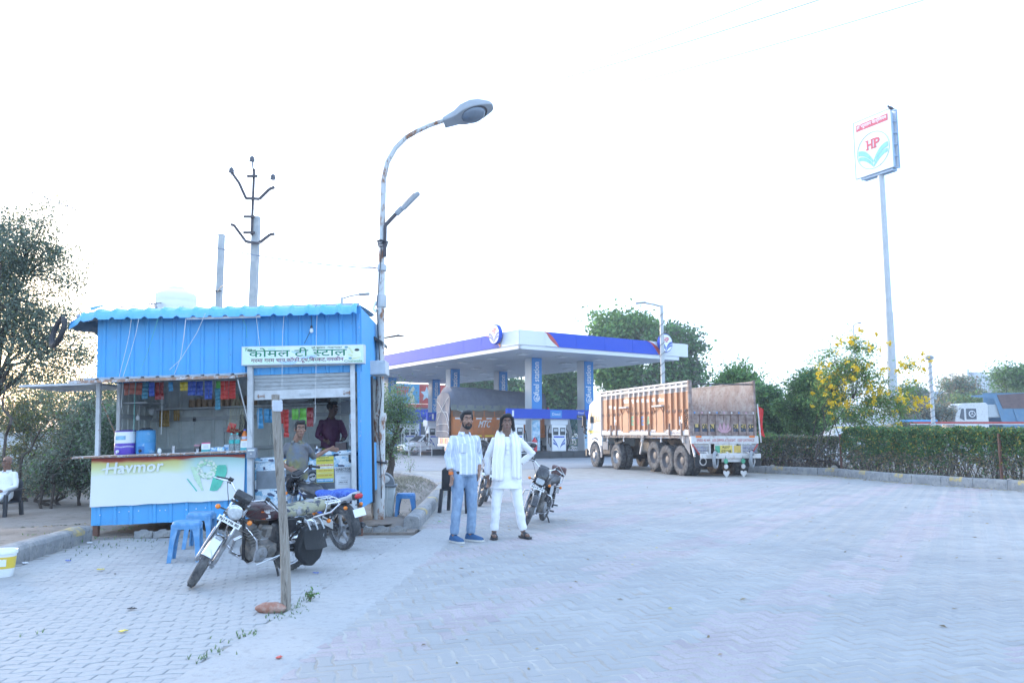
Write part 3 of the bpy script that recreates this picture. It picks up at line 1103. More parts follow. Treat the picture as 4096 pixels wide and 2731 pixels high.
# -- lit-style shop sign (unlit box)
M_sign=mat('sign_face',(.62,.74,.66),.35,var=.10,vs=2.0,sp=((.72,.78,.76),.5,1.6,.3),sp2=((.45,.70,.44),.30,2.2,.18))
M_sgreen=mat('sign_green',(.012,.19,.095),.4,var=.05)
M_smar=mat('sign_maroon',(.16,.02,.09),.4,var=.05)
M_sblk=mat('sign_black',(.02,.025,.03),.4)
M_alu=mat('sign_frame_aluminium',(.56,.585,.60),.4,m=.2,var=.06,sp=((.30,.29,.27),.2,12,.05))
p0,p1=K(*c3(693,815),-.17),K(*c3(1976,580),-.17)
sg=thing('shop_sign','white and green tea stall signboard with Hindi lettering above the shutter','shop sign',KM)
mb=MB()
wdt=p1.x-p0.x
sl=math.atan2(K(*c3(1976,790),-.17).z-p0.z,wdt)
SM=Matrix.Translation(p0)@Matrix.Rotation(-sl,4,'Y')
hgt=K(*c3(693,617),-.17).z-p0.z
mb.M=SM
mb.box((0,.0,0),(wdt,.15,hgt))
mb.build('sign_box',M_alu,sg,bev=.004)
mb=MB(SM)
mb.box((.012,-.004,.012),(wdt-.012,.002,hgt-.012))
face=mb.build('sign_face',M_sign,sg)
def sgn(x,y):
 q=SM.inverted()@K(*c3(x,y),-.175)
 return q.x,q.z
def sl_text(s,m,xa,ya,xb,hpx,name='lettering',bold=0,shear=0,w=-.006):
 a,b=sgn(xa,ya),sgn(xb,ya)
 h=sgn(xa,ya-hpx)[1]-a[1]
 mb=MB(SM)
 lettering(mb,s,Matrix.Translation((a[0],w,a[1]))@XZ,width=b[0]-a[0],height=h,bold=bold,shear=shear)
 return mb.build(name,m,sg,0)
M_swhite=mat('sign_white',(.85,.87,.86),.4)
sl_text('कोमल टी ~सटाल',M_swhite,768,732,1797,96,'letter_outline',.008,0,-.0055)
sl_text('कोमल टी ~सटाल',M_sgreen,771,728,1794,92,'lettering',.0028,0,-.0070)
sl_text('गरमा गरम चाय,कॉफी,दूध,िब~सकट,नमकीन',M_smar,795,796,1762,62,'lettering',.0011,0,-.006)
sl_text('प्रो. फुलच~नद : 7742772067',M_sblk,1425,643,1744,26,'lettering',.0006)
sl_text('Chaiwala',mat('sign_grass_green',(.10,.25,.09),.4),1768,778,1958,22,'lettering',.0006)
sl_text('Tea',M_sgreen,722,662,802,28,'lettering',.0012,.3)
sl_text('time',M_sblk,752,666,845,22,'lettering',.0008,.2,-.0062)
# printed tea cups and a plain tea pourer in the print
M_scup=mat('sign_cup_blue',(.40,.58,.72),.4,var=.2,vs=20)
mb=MB(SM)
def disc(mb,x,y,rx,ry,w,a0=0,a1=6.2832,n=20):
 c=sgn(x,y)
 k=.003547/2.6133
 mb.add([(c[0]+math.cos(a0+(a1-a0)*i/n)*rx*k,w,c[1]+math.sin(a0+(a1-a0)*i/n)*ry*k)for i in range(n+1)],[tuple(range(n+1))])
disc(mb,1290,660,75,34,-.0048,math.pi,2*math.pi)
mb.build('printed_cup',M_scup,sg,0);mb=MB(SM)
disc(mb,1185,770,95,36,-.0048,math.pi,2*math.pi)
mb.build('printed_cup',M_scup,sg,0);mb=MB(SM)
disc(mb,1010,640,40,22,-.0048,math.pi,2*math.pi)
mb.build('printed_cup',M_scup,sg,0);mb=MB(SM)
disc(mb,1380,705,120,35,-.0046,math.pi,2*math.pi)
mb.build('printed_cup',M_scup,sg,0)
mb=MB(SM)
disc(mb,1885,700,60,50,-.0052)
disc(mb,1900,672,24,30,-.0056)
mb.build('printed_figure',mat('sign_pale',(.72,.78,.62),.4,var=.1),sg,0)
mb=MB(SM)
disc(mb,1902,650,26,14,-.006)
mb.build('printed_hair',M_sblk,sg,0)
mb=MB(SM)
for pts in([(1850,690),(1822,640),(1785,622),(1790,612),(1832,628),(1868,680)],[(1850,720),(1800,700),(1812,690),(1860,705)],[(1835,740),(1930,720),(1940,732),(1840,752)]):
 P=[sgn(*q)for q in pts]
 mb.add([(a,-.0058,b)for a,b in P],[tuple(range(len(P)-1,-1,-1))])
mb.build('printed_arm',mat('sign_olive',(.62,.68,.38),.4,var=.15),sg,0)
mb=MB(SM)
disc(mb,1790,622,18,12,-.0062)
disc(mb,1832,738,18,12,-.0062)
mb.build('printed_pot',mat('sign_pot',(.16,.36,.42),.4),sg,0)
# == goods in the tea stall
def place(o):
 """goods are top level; their frame is the stall's"""
 o.matrix_world=KM
 return o
def foil(n,c,c2=None):
 return mat(n,c,.28,m=.15,var=.25,vs=40,isl=.12,sp=((*(c2 or(.7,.7,.68)),),.30,34,.03)if True else None)
FO={'brown':foil('foil_brown',(.30,.085,.06),(.6,.45,.35)),'blue':foil('foil_blue',(.035,.085,.40),(.35,.5,.75)),'lblue':foil('foil_sky',(.06,.30,.55),(.6,.45,.2)),'maroon':foil('foil_maroon',(.22,.02,.025),(.5,.3,.25)),'yellow':foil('foil_yellow',(.66,.52,.05),(.25,.3,.1)),'red':foil('foil_red',(.48,.03,.025),(.65,.5,.25)),'green':foil('foil_green',(.06,.33,.06),(.5,.6,.3)),'lime':foil('foil_lime',(.12,.40,.045),(.6,.62,.3)),'gold':foil('foil_gold',(.32,.20,.05),(.5,.4,.2)),'teal':foil('foil_teal',(.05,.22,.32),(.6,.5,.3))}
_pk={}
def packet_mesh(col,w,h):
 k=(col,round(w,3),round(h,3))
 if k not in _pk:
  mb=MB()
  nu,nv=4,6
  for sgn_ in(-1,1):
   def fn(u,v):
    bulge=(math.sin(math.pi*u)**.6)*(math.sin(math.pi*max(0,min(1,(v-.1)/.8)))**.6 if .1<v<.9 else 0)
    return((u-.5)*w*(1-.05*bulge),sgn_*(.0012+.16*w*bulge),-h*v)
   mb.grid(fn if sgn_<0 else(lambda u,v,f=fn:f(1-u,v)),nu,nv)
  _pk[k]=mb.mesh('packet',FO[col],60)
 return _pk[k]
def strip(label,col,x,y,w,rows,hpx,conv,depth,cols=1,group=None,nm='sachet_strip',cat='sachet strip'):
 """rows of packets hanging one below the other; x, y, w, hpx in zoomed photo pixels"""
 p0,p1=K(*conv(x,y),depth),K(*conv(x+w,y+hpx),depth)
 W_,H_=abs(p1.x-p0.x)/cols,abs(p0.z-p1.z)/rows
 root=thing(nm,label,cat,KM@Matrix.Translation(((p0.x+p1.x)/2,depth,p0.z)),group)
 me=packet_mesh(col,W_*.97,H_*1.02)
 for r_ in range(rows):
  for c_ in range(cols):
   o=bpy.data.objects.new('packet',me)
   C.objects.link(o)
   o.parent=root
   o.location=((c_-(cols-1)/2)*W_,random.uniform(-.006,.006),-r_*H_)
   o.rotation_euler=(random.gauss(0,.05),random.gauss(0,.03),random.gauss(0,.18))
 mb=MB()
 mb.tube([(0,0,0),(0,.0,.06)],.002,4)
 mb.build('hanging_cord',M_string,root)
 return root
GS='sachet strips hung under the awning'
strip('brown sachet strip hanging nearest the white front post','brown',1455,1268,66,2,140,c1,.10,group=GS)
strip('brown sachet strip between two other brown strips','brown',1524,1265,70,2,132,c1,.06,group=GS)
strip('brown sachet strip hanging next to a blue one','brown',1600,1264,75,2,140,c1,.08,group=GS)
strip('longest dark blue sachet strip beside the brown strips','teal',1672,1262,66,4,190,c1,.10,group=GS)
strip('purplish blue sachet strip between teal and maroon ones','blue',1752,1260,62,3,160,c1,.07,group=GS)
strip('double maroon sachet strip under the awning','maroon',1824,1260,102,3,200,c1,.10,2,group=GS)
strip('short sky blue sachet strip hanging alone','lblue',1980,1258,56,2,104,c1,.12,group=GS)
strip('double yellow sachet strip under the awning','yellow',2116,1258,94,2,98,c1,.10,2,group=GS)
strip('double blue sachet strip beside the yellow one','blue',134,980,84,3,142,c3,.08,2,group=GS)
strip('narrow double blue sachet strip with dark packets','blue',222,980,70,3,145,c3,.12,2,group=GS)
strip('long double blue sachet strip in the middle of the awning','blue',310,976,80,4,186,c3,.08,2,group=GS)
strip('short green sachet strip above a long teal strip','green',427,976,48,2,74,c3,.07,group=GS)
strip('longest narrow teal sachet strip beside the red ones','teal',418,1050,56,6,225,c3,.10,group=GS)
strip('double red sachet strip under the awning','red',477,976,85,4,188,c3,.08,2,group=GS)
strip('single red and yellow sachet strip nearest the prop rod','red',566,974,68,5,186,c3,.06,group=GS)
strip('golden sachet curtain hanging on the back wall','gold',1873,105,118,5,205,c2,1.7,5,'golden sachets on the back wall')
strip('small golden sachet strip on the back wall','gold',2042,105,70,3,135,c2,1.7,3,'golden sachets on the back wall')
GC='crisp packets hung in the shutter bay'
strip('chain of sky blue crisp packets with a knotted cord','lblue',860,1260,60,3,210,c3,.55,group=GC,nm='crisp_packet_chain',cat='crisp packets')
strip('pair of sky blue crisp packets in the middle','lblue',924,1266,58,2,142,c3,.5,group=GC,nm='crisp_packet_chain',cat='crisp packets')
strip('pair of sky blue crisp packets nearest the wooden post','lblue',980,1268,52,2,140,c3,.55,group=GC,nm='crisp_packet_chain',cat='crisp packets')
strip('long chain of small red crisp packets','red',1134,1276,56,6,286,c3,.45,group=GC,nm='crisp_packet_chain',cat='crisp packets')
strip('short red packets partly behind the wooden post','red',1092,1276,46,2,142,c3,.5,group=GC,nm='crisp_packet_chain',cat='crisp packets')
strip('single large green crisp packet','lime',1220,1268,72,1,108,c3,.45,group=GC,nm='crisp_packet_chain',cat='crisp packets')
strip('pair of large green crisp packets','lime',1298,1262,78,2,194,c3,.45,group=GC,nm='crisp_packet_chain',cat='crisp packets')
strip('pair of large dark red crisp packets','maroon',1378,1254,73,2,196,c3,.45,group=GC,nm='crisp_packet_chain',cat='crisp packets')
# -- water coolers on the counter
def cooler(label,conv,xa,xb,ya,yb,depth,mt,mbm,lidm,tap,kind):
 p0,p1=K(*conv(xa,yb),depth),K(*conv(xb,ya),depth)
 cx,r_,h=(p0.x+p1.x)/2,(p1.x-p0.x)/2,p1.z-p0.z
 z0=v_ct+.018
 root=thing('water_cooler',label,'water cooler',KM@Matrix.Translation((cx,depth,z0)),'water coolers on the counter')
 mb=MB()
 mb.lathe([(r_*.90,0),(r_*.97,.01),(r_,h*.12),(r_,h*.44),(r_*.985,h*.46)],32)
 mb.build('lower_body',mbm,root)
 mb=MB()
 mb.lathe([(r_*.985,h*.46),(r_,h*.48),(r_*.995,h*.70),(r_*.96,h*.90),(r_*.95,h*.93)],32)
 mb.build('upper_body',mt,root)
 mb=MB()
 mb.lathe([(r_*.97,h*.925),(r_*.98,h*.97),(r_*.86,h*.99),(r_*.3,h),(.001,h)],32)
 mb.build('lid',lidm,root)
 M=Matrix.Translation((r_*(-.30 if kind else-.15),-r_*.98,h*.14))@Matrix.Rotation(R(90),4,'X')
 mb=MB(M)
 mb.lathe([(.020,0),(.020,.02),(.012,.022),(.012,.045),(.001,.045)],14)
 mb.tube([(0,0,.035),(0,-.03,.036)],.008,8)
 mb.build('tap',tap,root)
 if kind:
  mb=MB()
  for a in np.linspace(-2.3,-1.1,9):
   pass
  mb.loft([[(r_*1.006*math.cos(a),r_*1.006*math.sin(a),z)for z in(h*.60,h*.76)]for a in np.linspace(-2.25,-1.15,12)],False,False)
  mb.build('printed_label',mat('cooler_print',(.25,.50,.74),.4,var=.5,vs=14),root)
  mb=MB()
  for z in(h*.30,h*.33):
   mb.loft([[(r_*1.004*math.cos(a),r_*1.004*math.sin(a),z+.004*math.sin(a*5)+d)for d in(0,.004)]for a in np.linspace(-2.9,-.3,26)],False,False)
  mb.build('moulded_line',M_white,root)
 else:
  mb=MB()
  mb.box((-.05,-r_*1.03,h*.02),(.03,-r_*.9,h*.32))
  mb.build('tap_recess',mat('cooler_recess',(.03,.16,.42),.4),root)
  mb=MB()
  for k in range(9):
   a=k*.7
   mb.tube([(.09*math.cos(a),.09*math.sin(a)*.5,h+.004),(.05*math.cos(a+1),.05*math.sin(a+1),h+.022),(.08*math.cos(a+2.2),.06*math.sin(a+2.2),h+.006)],.012,5)
  mb.build('cloth',M_dark,root)
 return root
cooler('white topped purple water cooler jug on the counter',c2,1352,1598,350,648,.06,M_white,mat('cooler_purple',(.11,.055,.42),.35,var=.06),mat('cooler_lid_purple',(.10,.06,.33),.35),M_white,1)
cooler('scuffed blue water cooler jug with black tap',c2,1602,1828,352,640,.08,mat('cooler_blue',(.07,.30,.56),.45,var=.08,sp=((.35,.52,.66),.25,12,.06)),mat('cooler_blue_base',(.06,.27,.54),.45,var=.08,sp=((.35,.52,.66),.25,12,.06)),mat('cooler_lid_blue',(.05,.25,.52),.4),M_dark,0)
def at_counter(x,depth,conv=c4):
 return K(*conv(x,400),depth).x
def small(name,label,cat,x,depth,conv,rz=0):
 return thing(name,label,cat,KM@Matrix.Translation((at_counter(x,depth,conv),depth,v_ct+.018))@Matrix.Rotation(rz,4,'Z'))
t=small('tin','small silver tin beside the blue cooler','tin',1878,.05,c2)
mb=MB();mb.lathe([(.027,0),(.029,.004),(.029,.062),(.027,.07),(.001,.072)],16);mb.build('can',M_steel,t)
mb=MB();mb.lathe([(.0295,.015),(.0295,.05)],16,cap=False);mb.build('label',M_white,t)
t=small('steel_tumbler','ribbed steel tumbler standing alone on the counter','tumbler',2044,.05,c2)
mb=MB();mb.lathe([(.022,0),(.023,.01),(.026,.04),(.0265,.045),(.028,.095),(.026,.095),(.022,.004)],18);mb.build('cup',M_steel,t)
t=small('jar','dark tea jar with a pink lid','jar',236,.05,c4)
mb=MB();mb.lathe([(.044,0),(.046,.01),(.045,.075),(.04,.085)],20);mb.build('jar_body',mat('jar_dark',(.06,.05,.055),.15,var=.2),t)
mb=MB();mb.lathe([(.048,.08),(.048,.102),(.044,.106),(.001,.106)],20);mb.build('lid',mat('lid_pink',(.42,.22,.26),.4),t)
t=small('glass_tumbler','small clear tumbler in front of the dark jar','tumbler',236,-.03,c4)
mb=MB();mb.lathe([(.018,0),(.022,.045),(.020,.045),(.016,.004)],16);mb.build('cup',M_steel,t)
def placard(label,x0,x1,y0,y1,depth,cols,tilt):
 p0,p1=K(*c4(x0,y1),depth),K(*c4(x1,y0),depth)
 w_,h_=p1.x-p0.x,p1.z-v_ct-.018
 t=thing('payment_placard',label,'placard',KM@Matrix.Translation(((p0.x+p1.x)/2,depth,v_ct+.018))@Matrix.Rotation(tilt,4,'Z'),'payment placards on the counter')
 mb=MB()
 mb.M=Matrix.Rotation(R(-9),4,'X')
 mb.box((-w_/2,0,0),(w_/2,.004,h_))
 mb.build('board',M_white,t)
 for nm,m,a,b in(('header_print',cols[0],.86,1.0),('footer_print',cols[1],.0,.24)):
  mb=MB(Matrix.Rotation(R(-9),4,'X'))
  mb.box((-w_/2,-.001,h_*a),(w_/2,.0,h_*b))
  mb.build(nm,m,t)
 mb=MB(Matrix.Rotation(R(-9),4,'X'))
 mb.box((-w_*.3,-.001,h_*.34),(w_*.3,.0,h_*.72))
 mb.build('blank_panel',mat('placard_grey',(.60,.62,.63),.5),t)
 mb=MB()
 mb.box((-w_*.3,.0,0),(w_*.3,.05,.006))
 mb.build('foot',M_white,t)
M_pink=mat('print_pink',(.62,.10,.22),.4)
M_teal=mat('print_teal',(.05,.36,.38),.4)
M_orange=mat('print_orange',(.75,.24,.05),.4)
placard('payment placard with pink header beside the dark jar',278,366,308,412,.0,(M_pink,M_teal),.25)
placard('payment placard with orange header beside the orange bottle',680,752,275,404,-.05,(M_orange,M_teal),-.1)
p0,p1=K(*c4(378,412),-.02),K(*c4(518,370),-.02)
t=thing('tissue_box','flat blue and white tissue packet on the counter','tissue box',KM@Matrix.Translation(((p0.x+p1.x)/2,.0,v_ct+.018)))
mb=MB();mb.box((-.095,-.05,0),(.095,.05,.055));mb.build('carton',mat('tissue_blue',(.16,.38,.62),.4,var=.4,vs=22,sp=((.7,.75,.8),.45,25,.04)),t,bev=.006)
mb=MB();mb.ell((0,0,.055),(.05,.025,.006),10,5);mb.build('tissue',M_white,t)
t=small('carton','small pale blue carton beside the water bottles','carton',545,.06,c4)
mb=MB();mb.box((-.034,-.03,0),(.034,.03,.088));mb.build('carton_body',mat('carton_pale',(.50,.62,.74),.5,var=.15,vs=30),t,bev=.003)
mb=MB();mb.box((-.02,-.0315,.02),(.025,-.03,.05));mb.build('printed_label',mat('carton_print',(.18,.40,.66),.5),t)
M_pet=glassmat('clear_bottle',(.80,.88,.90),.08,.85)
M_lab=mat('bottle_label_teal',(.04,.42,.40),.4,var=.1)
M_cap=mat('cap_teal',(.12,.62,.58),.4)
M_soda=mat('orange_soda',(.75,.20,.03),.2,var=.1)
def bottle(label,x,depth,h,r_,body,labm,cap,group=None,lab=(.40,.62)):
 t=small('drink_bottle',label,'bottle',x,depth,c4)
 if group:t['group']=group
 prof=[(r_*.8,0),(r_,.012)]
 for k in range(7):
  z=.05+k*(h*.62-.05)/7
  prof+=[(r_,z),(r_*.93,z+.01),(r_,z+.02)]
 prof+=[(r_,h*.66),(r_*.85,h*.76),(r_*.45,h*.88),(r_*.36,h*.91),(r_*.36,h*.93)]
 mb=MB();mb.lathe(prof,18);mb.build('bottle_body',body,t)
 mb=MB();mb.lathe([(r_*.42,h*.925),(r_*.42,h),(.001,h)],14);mb.build('cap',cap,t)
 mb=MB();mb.lathe([(r_*1.02,h*lab[0]),(r_*1.02,h*lab[1])],18,cap=False);mb.build('label',labm,t)
bottle('water bottle standing next to the pale carton',590,-.02,.245,.036,M_pet,M_lab,M_cap,'water bottles on the counter')
bottle('water bottle standing next to the orange drink',651,-.02,.245,.036,M_pet,M_lab,M_cap,'water bottles on the counter')
bottle('large orange drink bottle at the counter end',729,.03,.295,.045,M_soda,mat('soda_label',(.55,.58,.7),.4,var=.3,vs=30),mat('cap_blue',(.12,.12,.5),.4),lab=(.45,.66))
# small jars in rows on the back shelf
M_jar=mat('snack_jar',(.30,.20,.12),.3,var=.3,vs=30,isl=.25)
jm_=MB();jm_.lathe([(.04,0),(.045,.01),(.045,.12),(.038,.135)],12);jarme=jm_.mesh('jar',M_jar)
jl_=MB();jl_.lathe([(.041,.134),(.041,.155),(.001,.157)],12);lidme=jl_.mesh('lid',mat('jar_lid',(.52,.46,.40),.4,var=.3,isl=.3))
for k in range(22):
 xx=165+k*30+(0 if k<17 else 40)
 q=K(*c3(xx,1200),DEP-.2)
 t=thing('snack_jar','brown snack jar with a pale lid in the row on the back shelf','jar',KM@Matrix.Translation((q.x,DEP-.16-.05*(k%2),vs1)),'snack jars on the back shelf')
 for nm,me in(('jar_body',jarme),('lid',lidme)):
  o=bpy.data.objects.new(nm,me);C.objects.link(o);o.parent=t
 t.scale=(1,1,random.uniform(.8,1.15))
 KMl=t.matrix_world
 # things on the short side shelves
for k,(x,y,w_,h_,m,lb)in enumerate(((1500,130,40,55,mat('cardboard',(.42,.30,.18),.8),'cardboard carton on the side wall ledge'),(1515,235,42,45,bpy.data.materials['cardboard'],'smaller cardboard carton below the ledge'),(1750,170,50,55,M_greyd,'grey plastic box on the side wall'))):
 p=K(*c2(x,y),1.2)
 t=thing('wall_carton',lb,'box',KM@Matrix.Translation((p.x,1.2,p.z)))
 mb=MB();mb.box((0,0,0),(w_*.0014,.09,h_*.0014));mb.build('carton_body',m,t,bev=.003)
 mb=MB();mb.box((-.001,-.002,h_*.0010),(w_*.0014+.001,.092,h_*.00145));mb.build('carton_lid',m,t)
p=K(*c3(1490,1170),1.3)
t=thing('black_carrier_bag','dark bag lying on the back shelf above the crisps','bag',KM@Matrix.Translation((p.x,DEP-.2,vs1)))
mb=MB();mb.ell((0,0,.07),(.14,.1,.09),14,8);o=mb.build('bag',M_dark,t)
d=o.modifiers.new('d','DISPLACE');tx=bpy.data.textures.new('lumps','CLOUDS');tx.noise_scale=.06;d.texture=tx;d.strength=.05
p=K(*c3(1260,1190),DEP-.2)
t=thing('clear_bag','pale plastic bag bundle on the back shelf','bag',KM@Matrix.Translation((p.x,DEP-.2,vs1)))
mb=MB();mb.ell((0,0,.05),(.22,.1,.07),14,8);o=mb.build('bag',mat('pale_bag',(.40,.42,.44),.4,var=.2),t)
d=o.modifiers.new('d','DISPLACE');d.texture=tx;d.strength=.05
# white wall box with papers in the corner
p0,p1=K(*c3(1735,1310),1.2),K(*c3(1835,1185),1.2)
t=thing('fuse_box','white wall box high in the stall corner','wall box',KM@Matrix.Translation((p0.x,1.2,p0.z)))
mb=MB();mb.box((0,0,0),(p1.x-p0.x,.1,p1.z-p0.z));mb.build('box_body',M_greyd,t,bev=.006)
mb=MB();mb.box((-.10,-.01,.0),(-.005,.0,.12));mb.build('hanging_paper',M_white,t)
# net bag with a red packet, black rag
p=K(*c3(655,1480),.35)
t=thing('net_bag','thin net hanging from the awning with red packets inside','net bag',KM@Matrix.Translation((p.x,.3,p.z)))
mb=MB()
top=K(*c3(660,1100),.3).z-p.z
for k in range(10):
 a=k*.628
 mb.tube([(.0,0,top),(.09*math.cos(a),.06*math.sin(a),top*.55),(.11*math.cos(a+.5),.07*math.sin(a+.5),.08),(.09*math.cos(a+.8),.06*math.sin(a+.8),-.01),(0,0,-.05)],.0016,4,False)
 mb.tube([(.0,0,top),(.09*math.cos(a),.06*math.sin(a),top*.55),(.11*math.cos(a-.5),.07*math.sin(a-.5),.08),(.09*math.cos(a-.8),.06*math.sin(a-.8),-.01),(0,0,-.05)],.0016,4,False)
mb.build('netting',mat('net_yellow',(.42,.40,.26),.7),t)['kind']='stuff'
for loc,rot,s_ in(((-.03,-.02,.01),(1.2,.2,.5),1),((.05,.0,-.02),(1.4,.5,1.3),1),((-.06,.02,.09),(.1,.3,.1),1.1)):
 o=bpy.data.objects.new('packet',packet_mesh('red',.10*s_,.14));C.objects.link(o);o.parent=t;o.location=loc;o.rotation_euler=rot
p=K(*c3(715,1480),.6)
t=thing('black_rag','black cloth hanging on the jamb behind the orange bottle','cloth',KM@Matrix.Translation((p.x,.5,p.z)))
mb=MB()
mb.grid(lambda u,v:((u-.35)*.19*(.25+v)+.03*v,.02*math.sin(u*12)*v,.22-.36*v+.03*math.sin(u*9)*v),12,10)
mb.build('cloth',M_dark,t)
mb=MB();mb.tube([(0,0,.2),(0,.0,.27)],.004,5);mb.build('loop',M_wire,t)
p=K(*c2(1620,200),.9)
t=thing('clear_pouch','small clear bag hanging by the side wall beam','bag',KM@Matrix.Translation((p.x,.9,p.z)))
mb=MB();mb.ell((0,0,-.01),(.03,.015,.04),10,8);mb.tube([(0,0,.02),(0,0,.06)],.006,6);mb.build('bag',mat('pouch',(.62,.66,.68),.3),t)
mb=MB();mb.tube([(0,0,.05),(0,0,.12)],.002,4);mb.build('string',M_string,t)
# padlocks on the back wall beam, socket board
p=K(*c3(205,1385),1.78)
t=thing('wall_padlock','black padlock and keys hanging on the back wall beam','padlock',KM@Matrix.Translation((p.x,1.78,p.z)))
mb=MB();mb.box((-.022,-.02,-.02),(.022,.0,.03));mb.tube([(-.014,-.01,.03),(-.012,-.01,.05),(.012,-.01,.05),(.014,-.01,.03)],.004,5);mb.build('lock',M_dark,t)
mb=MB();mb.box((-.01,-.012,-.075),(.008,-.006,-.03));mb.build('key',M_greyd,t)
p=K(*c3(540,1485),1.78)
t=thing('socket_board','small grey socket board with a cable on the back wall','socket',KM@Matrix.Translation((p.x,1.77,p.z)))
mb=MB();mb.box((-.05,-.02,-.035),(.06,.03,.035));mb.build('socket',M_greyd,t,bev=.004)
mb=MB();mb.tube([(-.03,-.01,-.03),(-.035,-.01,-.12),(-.02,-.01,-.3)],.004,5);mb.build('cable',M_wire,t)
# -- chest freezer with tobacco-style posters
fx0,fx1=K(*c4(826,700),.10).x,K(*c4(1888,700),.10).x
fz1=K(*c4(1600,400),.10).z
fz0=v_fl
fr=thing('chest_freezer','chest freezer covered in blue printed posters in the shutter bay','freezer',KM)
M_print=mat('printed_collage',(.52,.62,.70),.4,var=.05)
pt=M_print.node_tree
vo=pt.nodes.new('ShaderNodeTexVoronoi');vo.feature='F1';vo.distance='CHEBYCHEV';vo.inputs['Scale'].default_value=13
tcn=pt.nodes.new('ShaderNodeTexCoord');mpn=pt.nodes.new('ShaderNodeMapping');mpn.inputs['Scale'].default_value=(1,.01,1.7)
pt.links.new(tcn.outputs['Object'],mpn.inputs[0]);pt.links.new(mpn.outputs[0],vo.inputs[0])
rpn=pt.nodes.new('ShaderNodeValToRGB');rpn.color_ramp.interpolation='CONSTANT'
for i_,(p_,c_)in enumerate(((0,(.62,.72,.78,1)),(.30,(.20,.42,.60,1)),(.48,(.66,.74,.80,1)),(.62,(.05,.07,.14,1)),(.74,(.45,.60,.72,1)),(.88,(.70,.76,.80,1)))):
 if i_<2:k=rpn.color_ramp.elements[i_];k.position=p_
 else:k=rpn.color_ramp.elements.new(p_)
 k.color=c_
sepn=pt.nodes.new('ShaderNodeSeparateColor');pt.links.new(vo.outputs['Color'],sepn.inputs[0]);pt.links.new(sepn.outputs[0],rpn.inputs[0])
nzn=pt.nodes.new('ShaderNodeTexNoise');nzn.inputs['Scale'].default_value=60;pt.links.new(tcn.outputs['Object'],nzn.inputs[0])
mxn=pt.nodes.new('ShaderNodeMix');mxn.data_type='RGBA';mxn.blend_type='OVERLAY';mxn.inputs[0].default_value=.8
pt.links.new(rpn.outputs[0],mxn.inputs[6]);pt.links.new(nzn.outputs[0],mxn.inputs[7]);pt.links.new(mxn.outputs[2],pt.nodes['Principled BSDF'].inputs['Base Color'])
lidh=.055
xm=K(*c4(1120,500),.1).x
mb=MB();mb.box((fx0,.12,fz0),(fx1,.80,fz1-.06));mb.build('cabinet',M_print,fr,bev=.01)
dz=.075
mb=MB();mb.box((fx0-.005,.105,fz1-.055-dz),(xm,.80,fz1-dz*.9));mb.build('lid',M_print,fr,bev=.01)
mb=MB();mb.box((xm+.01,.10,fz1-.06),(fx1+.01,.80,fz1+.0));mb.build('lid',M_print,fr,bev=.01)
for x in(1388,1822):
 p=K(*c4(x,470),.09)
 mb=MB();mb.box((p.x-.012,.095,p.z-.055),(p.x+.012,.118,p.z+.045));mb.build('hinge',M_dark,fr,bev=.003)
def fplate(name,m,x0,y0,x1,y1,w,parent=fr):
 a,b=K(*c4(x0,y1),w),K(*c4(x1,y0),w)
 mb=MB();mb.box((a.x,w,a.z),(b.x,w+.003,b.z))
 return mb.build(name,m,parent)
M_pgrey=mat('poster_grey',(.20,.235,.27),.4,var=.3,vs=4)
M_pwhite=mat('poster_white',(.62,.66,.70),.4)
fplate('poster',mat('poster_night',(.10,.115,.135),.4,var=.5,vs=5),1370,585,1690,805,.114)
fplate('poster',M_pgrey,850,595,1250,800,.114)
pl=fplate('poster',mat('poster_silver',(.33,.37,.41),.4,var=.35,vs=3,sp=((.66,.70,.73),.45,2.5,.25)),1672,560,1848,805,.113)
pw=fplate('poster',M_pwhite,1686,645,1832,795,.108)
mb=MB()
def ftext(mb,s,xa,ya,xb,hpx,w=.1065):
 a,b=K(*c4(xa,ya),w),K(*c4(xb,ya),w)
 h=K(*c4(xa,ya-hpx),w).z-a.z
 lettering(mb,s,Matrix.Translation(a)@XZ,width=b.x-a.x,height=h,bold=.0006)
ftext(mb,'DIRECTOR',1682,604,1838,24)
ftext(mb,'DIRECTOR',1712,735,1804,14)
mb.build('lettering',M_sblk,pw,0)
mb=MB();ftext(mb,'THE TASTE OF SUCCESS',1690,622,1836,12);ftext(mb,'Premium',1735,684,1782,11);ftext(mb,'DIRECTOR',1170,618,1260,22);ftext(mb,'DIRECTOR',1205,755,1290,14)
mb.build('lettering',mat('print_slate',(.16,.19,.23),.4),pw,0)
mb=MB()
for y in(706,745):
 a,b=K(*c4(1706,y),.1068),K(*c4(1810,y),.1068)
 mb.box((a.x,.1066,a.z-.001),(b.x,.1078,b.z+.001))
mb.build('printed_rule',M_pgrey,pw)
# seated man in dark glasses in the poster, a plain printed figure
M_fig=mat('poster_figure_skin',(.40,.42,.44),.4,var=.2,vs=14)
def fshape(name,m,pts,w):
 P=[K(*c4(x,y),w)for x,y in pts]
 mb=MB();mb.add([(p.x,w,p.z)for p in P],[tuple(range(len(P)-1,-1,-1))])
 return mb.build(name,m,fr,0)
fshape('printed_face',M_fig,[(1400,650),(1420,625),(1450,620),(1472,640),(1474,680),(1455,706),(1430,708),(1408,690)],.1125)
fshape('printed_hair',M_sblk,[(1392,665),(1398,630),(1425,612),(1460,612),(1480,640),(1474,650),(1450,632),(1415,640)],.1122)
fshape('printed_glasses',M_sblk,[(1404,668),(1466,648),(1466,668),(1448,676),(1440,664),(1424,682),(1408,682)],.1120)
fshape('printed_jacket',mat('poster_jacket',(.07,.08,.10),.4,var=.4,vs=10),[(1410,720),(1440,712),(1500,726),(1560,735),(1600,803),(1440,803),(1420,760)],.1124)
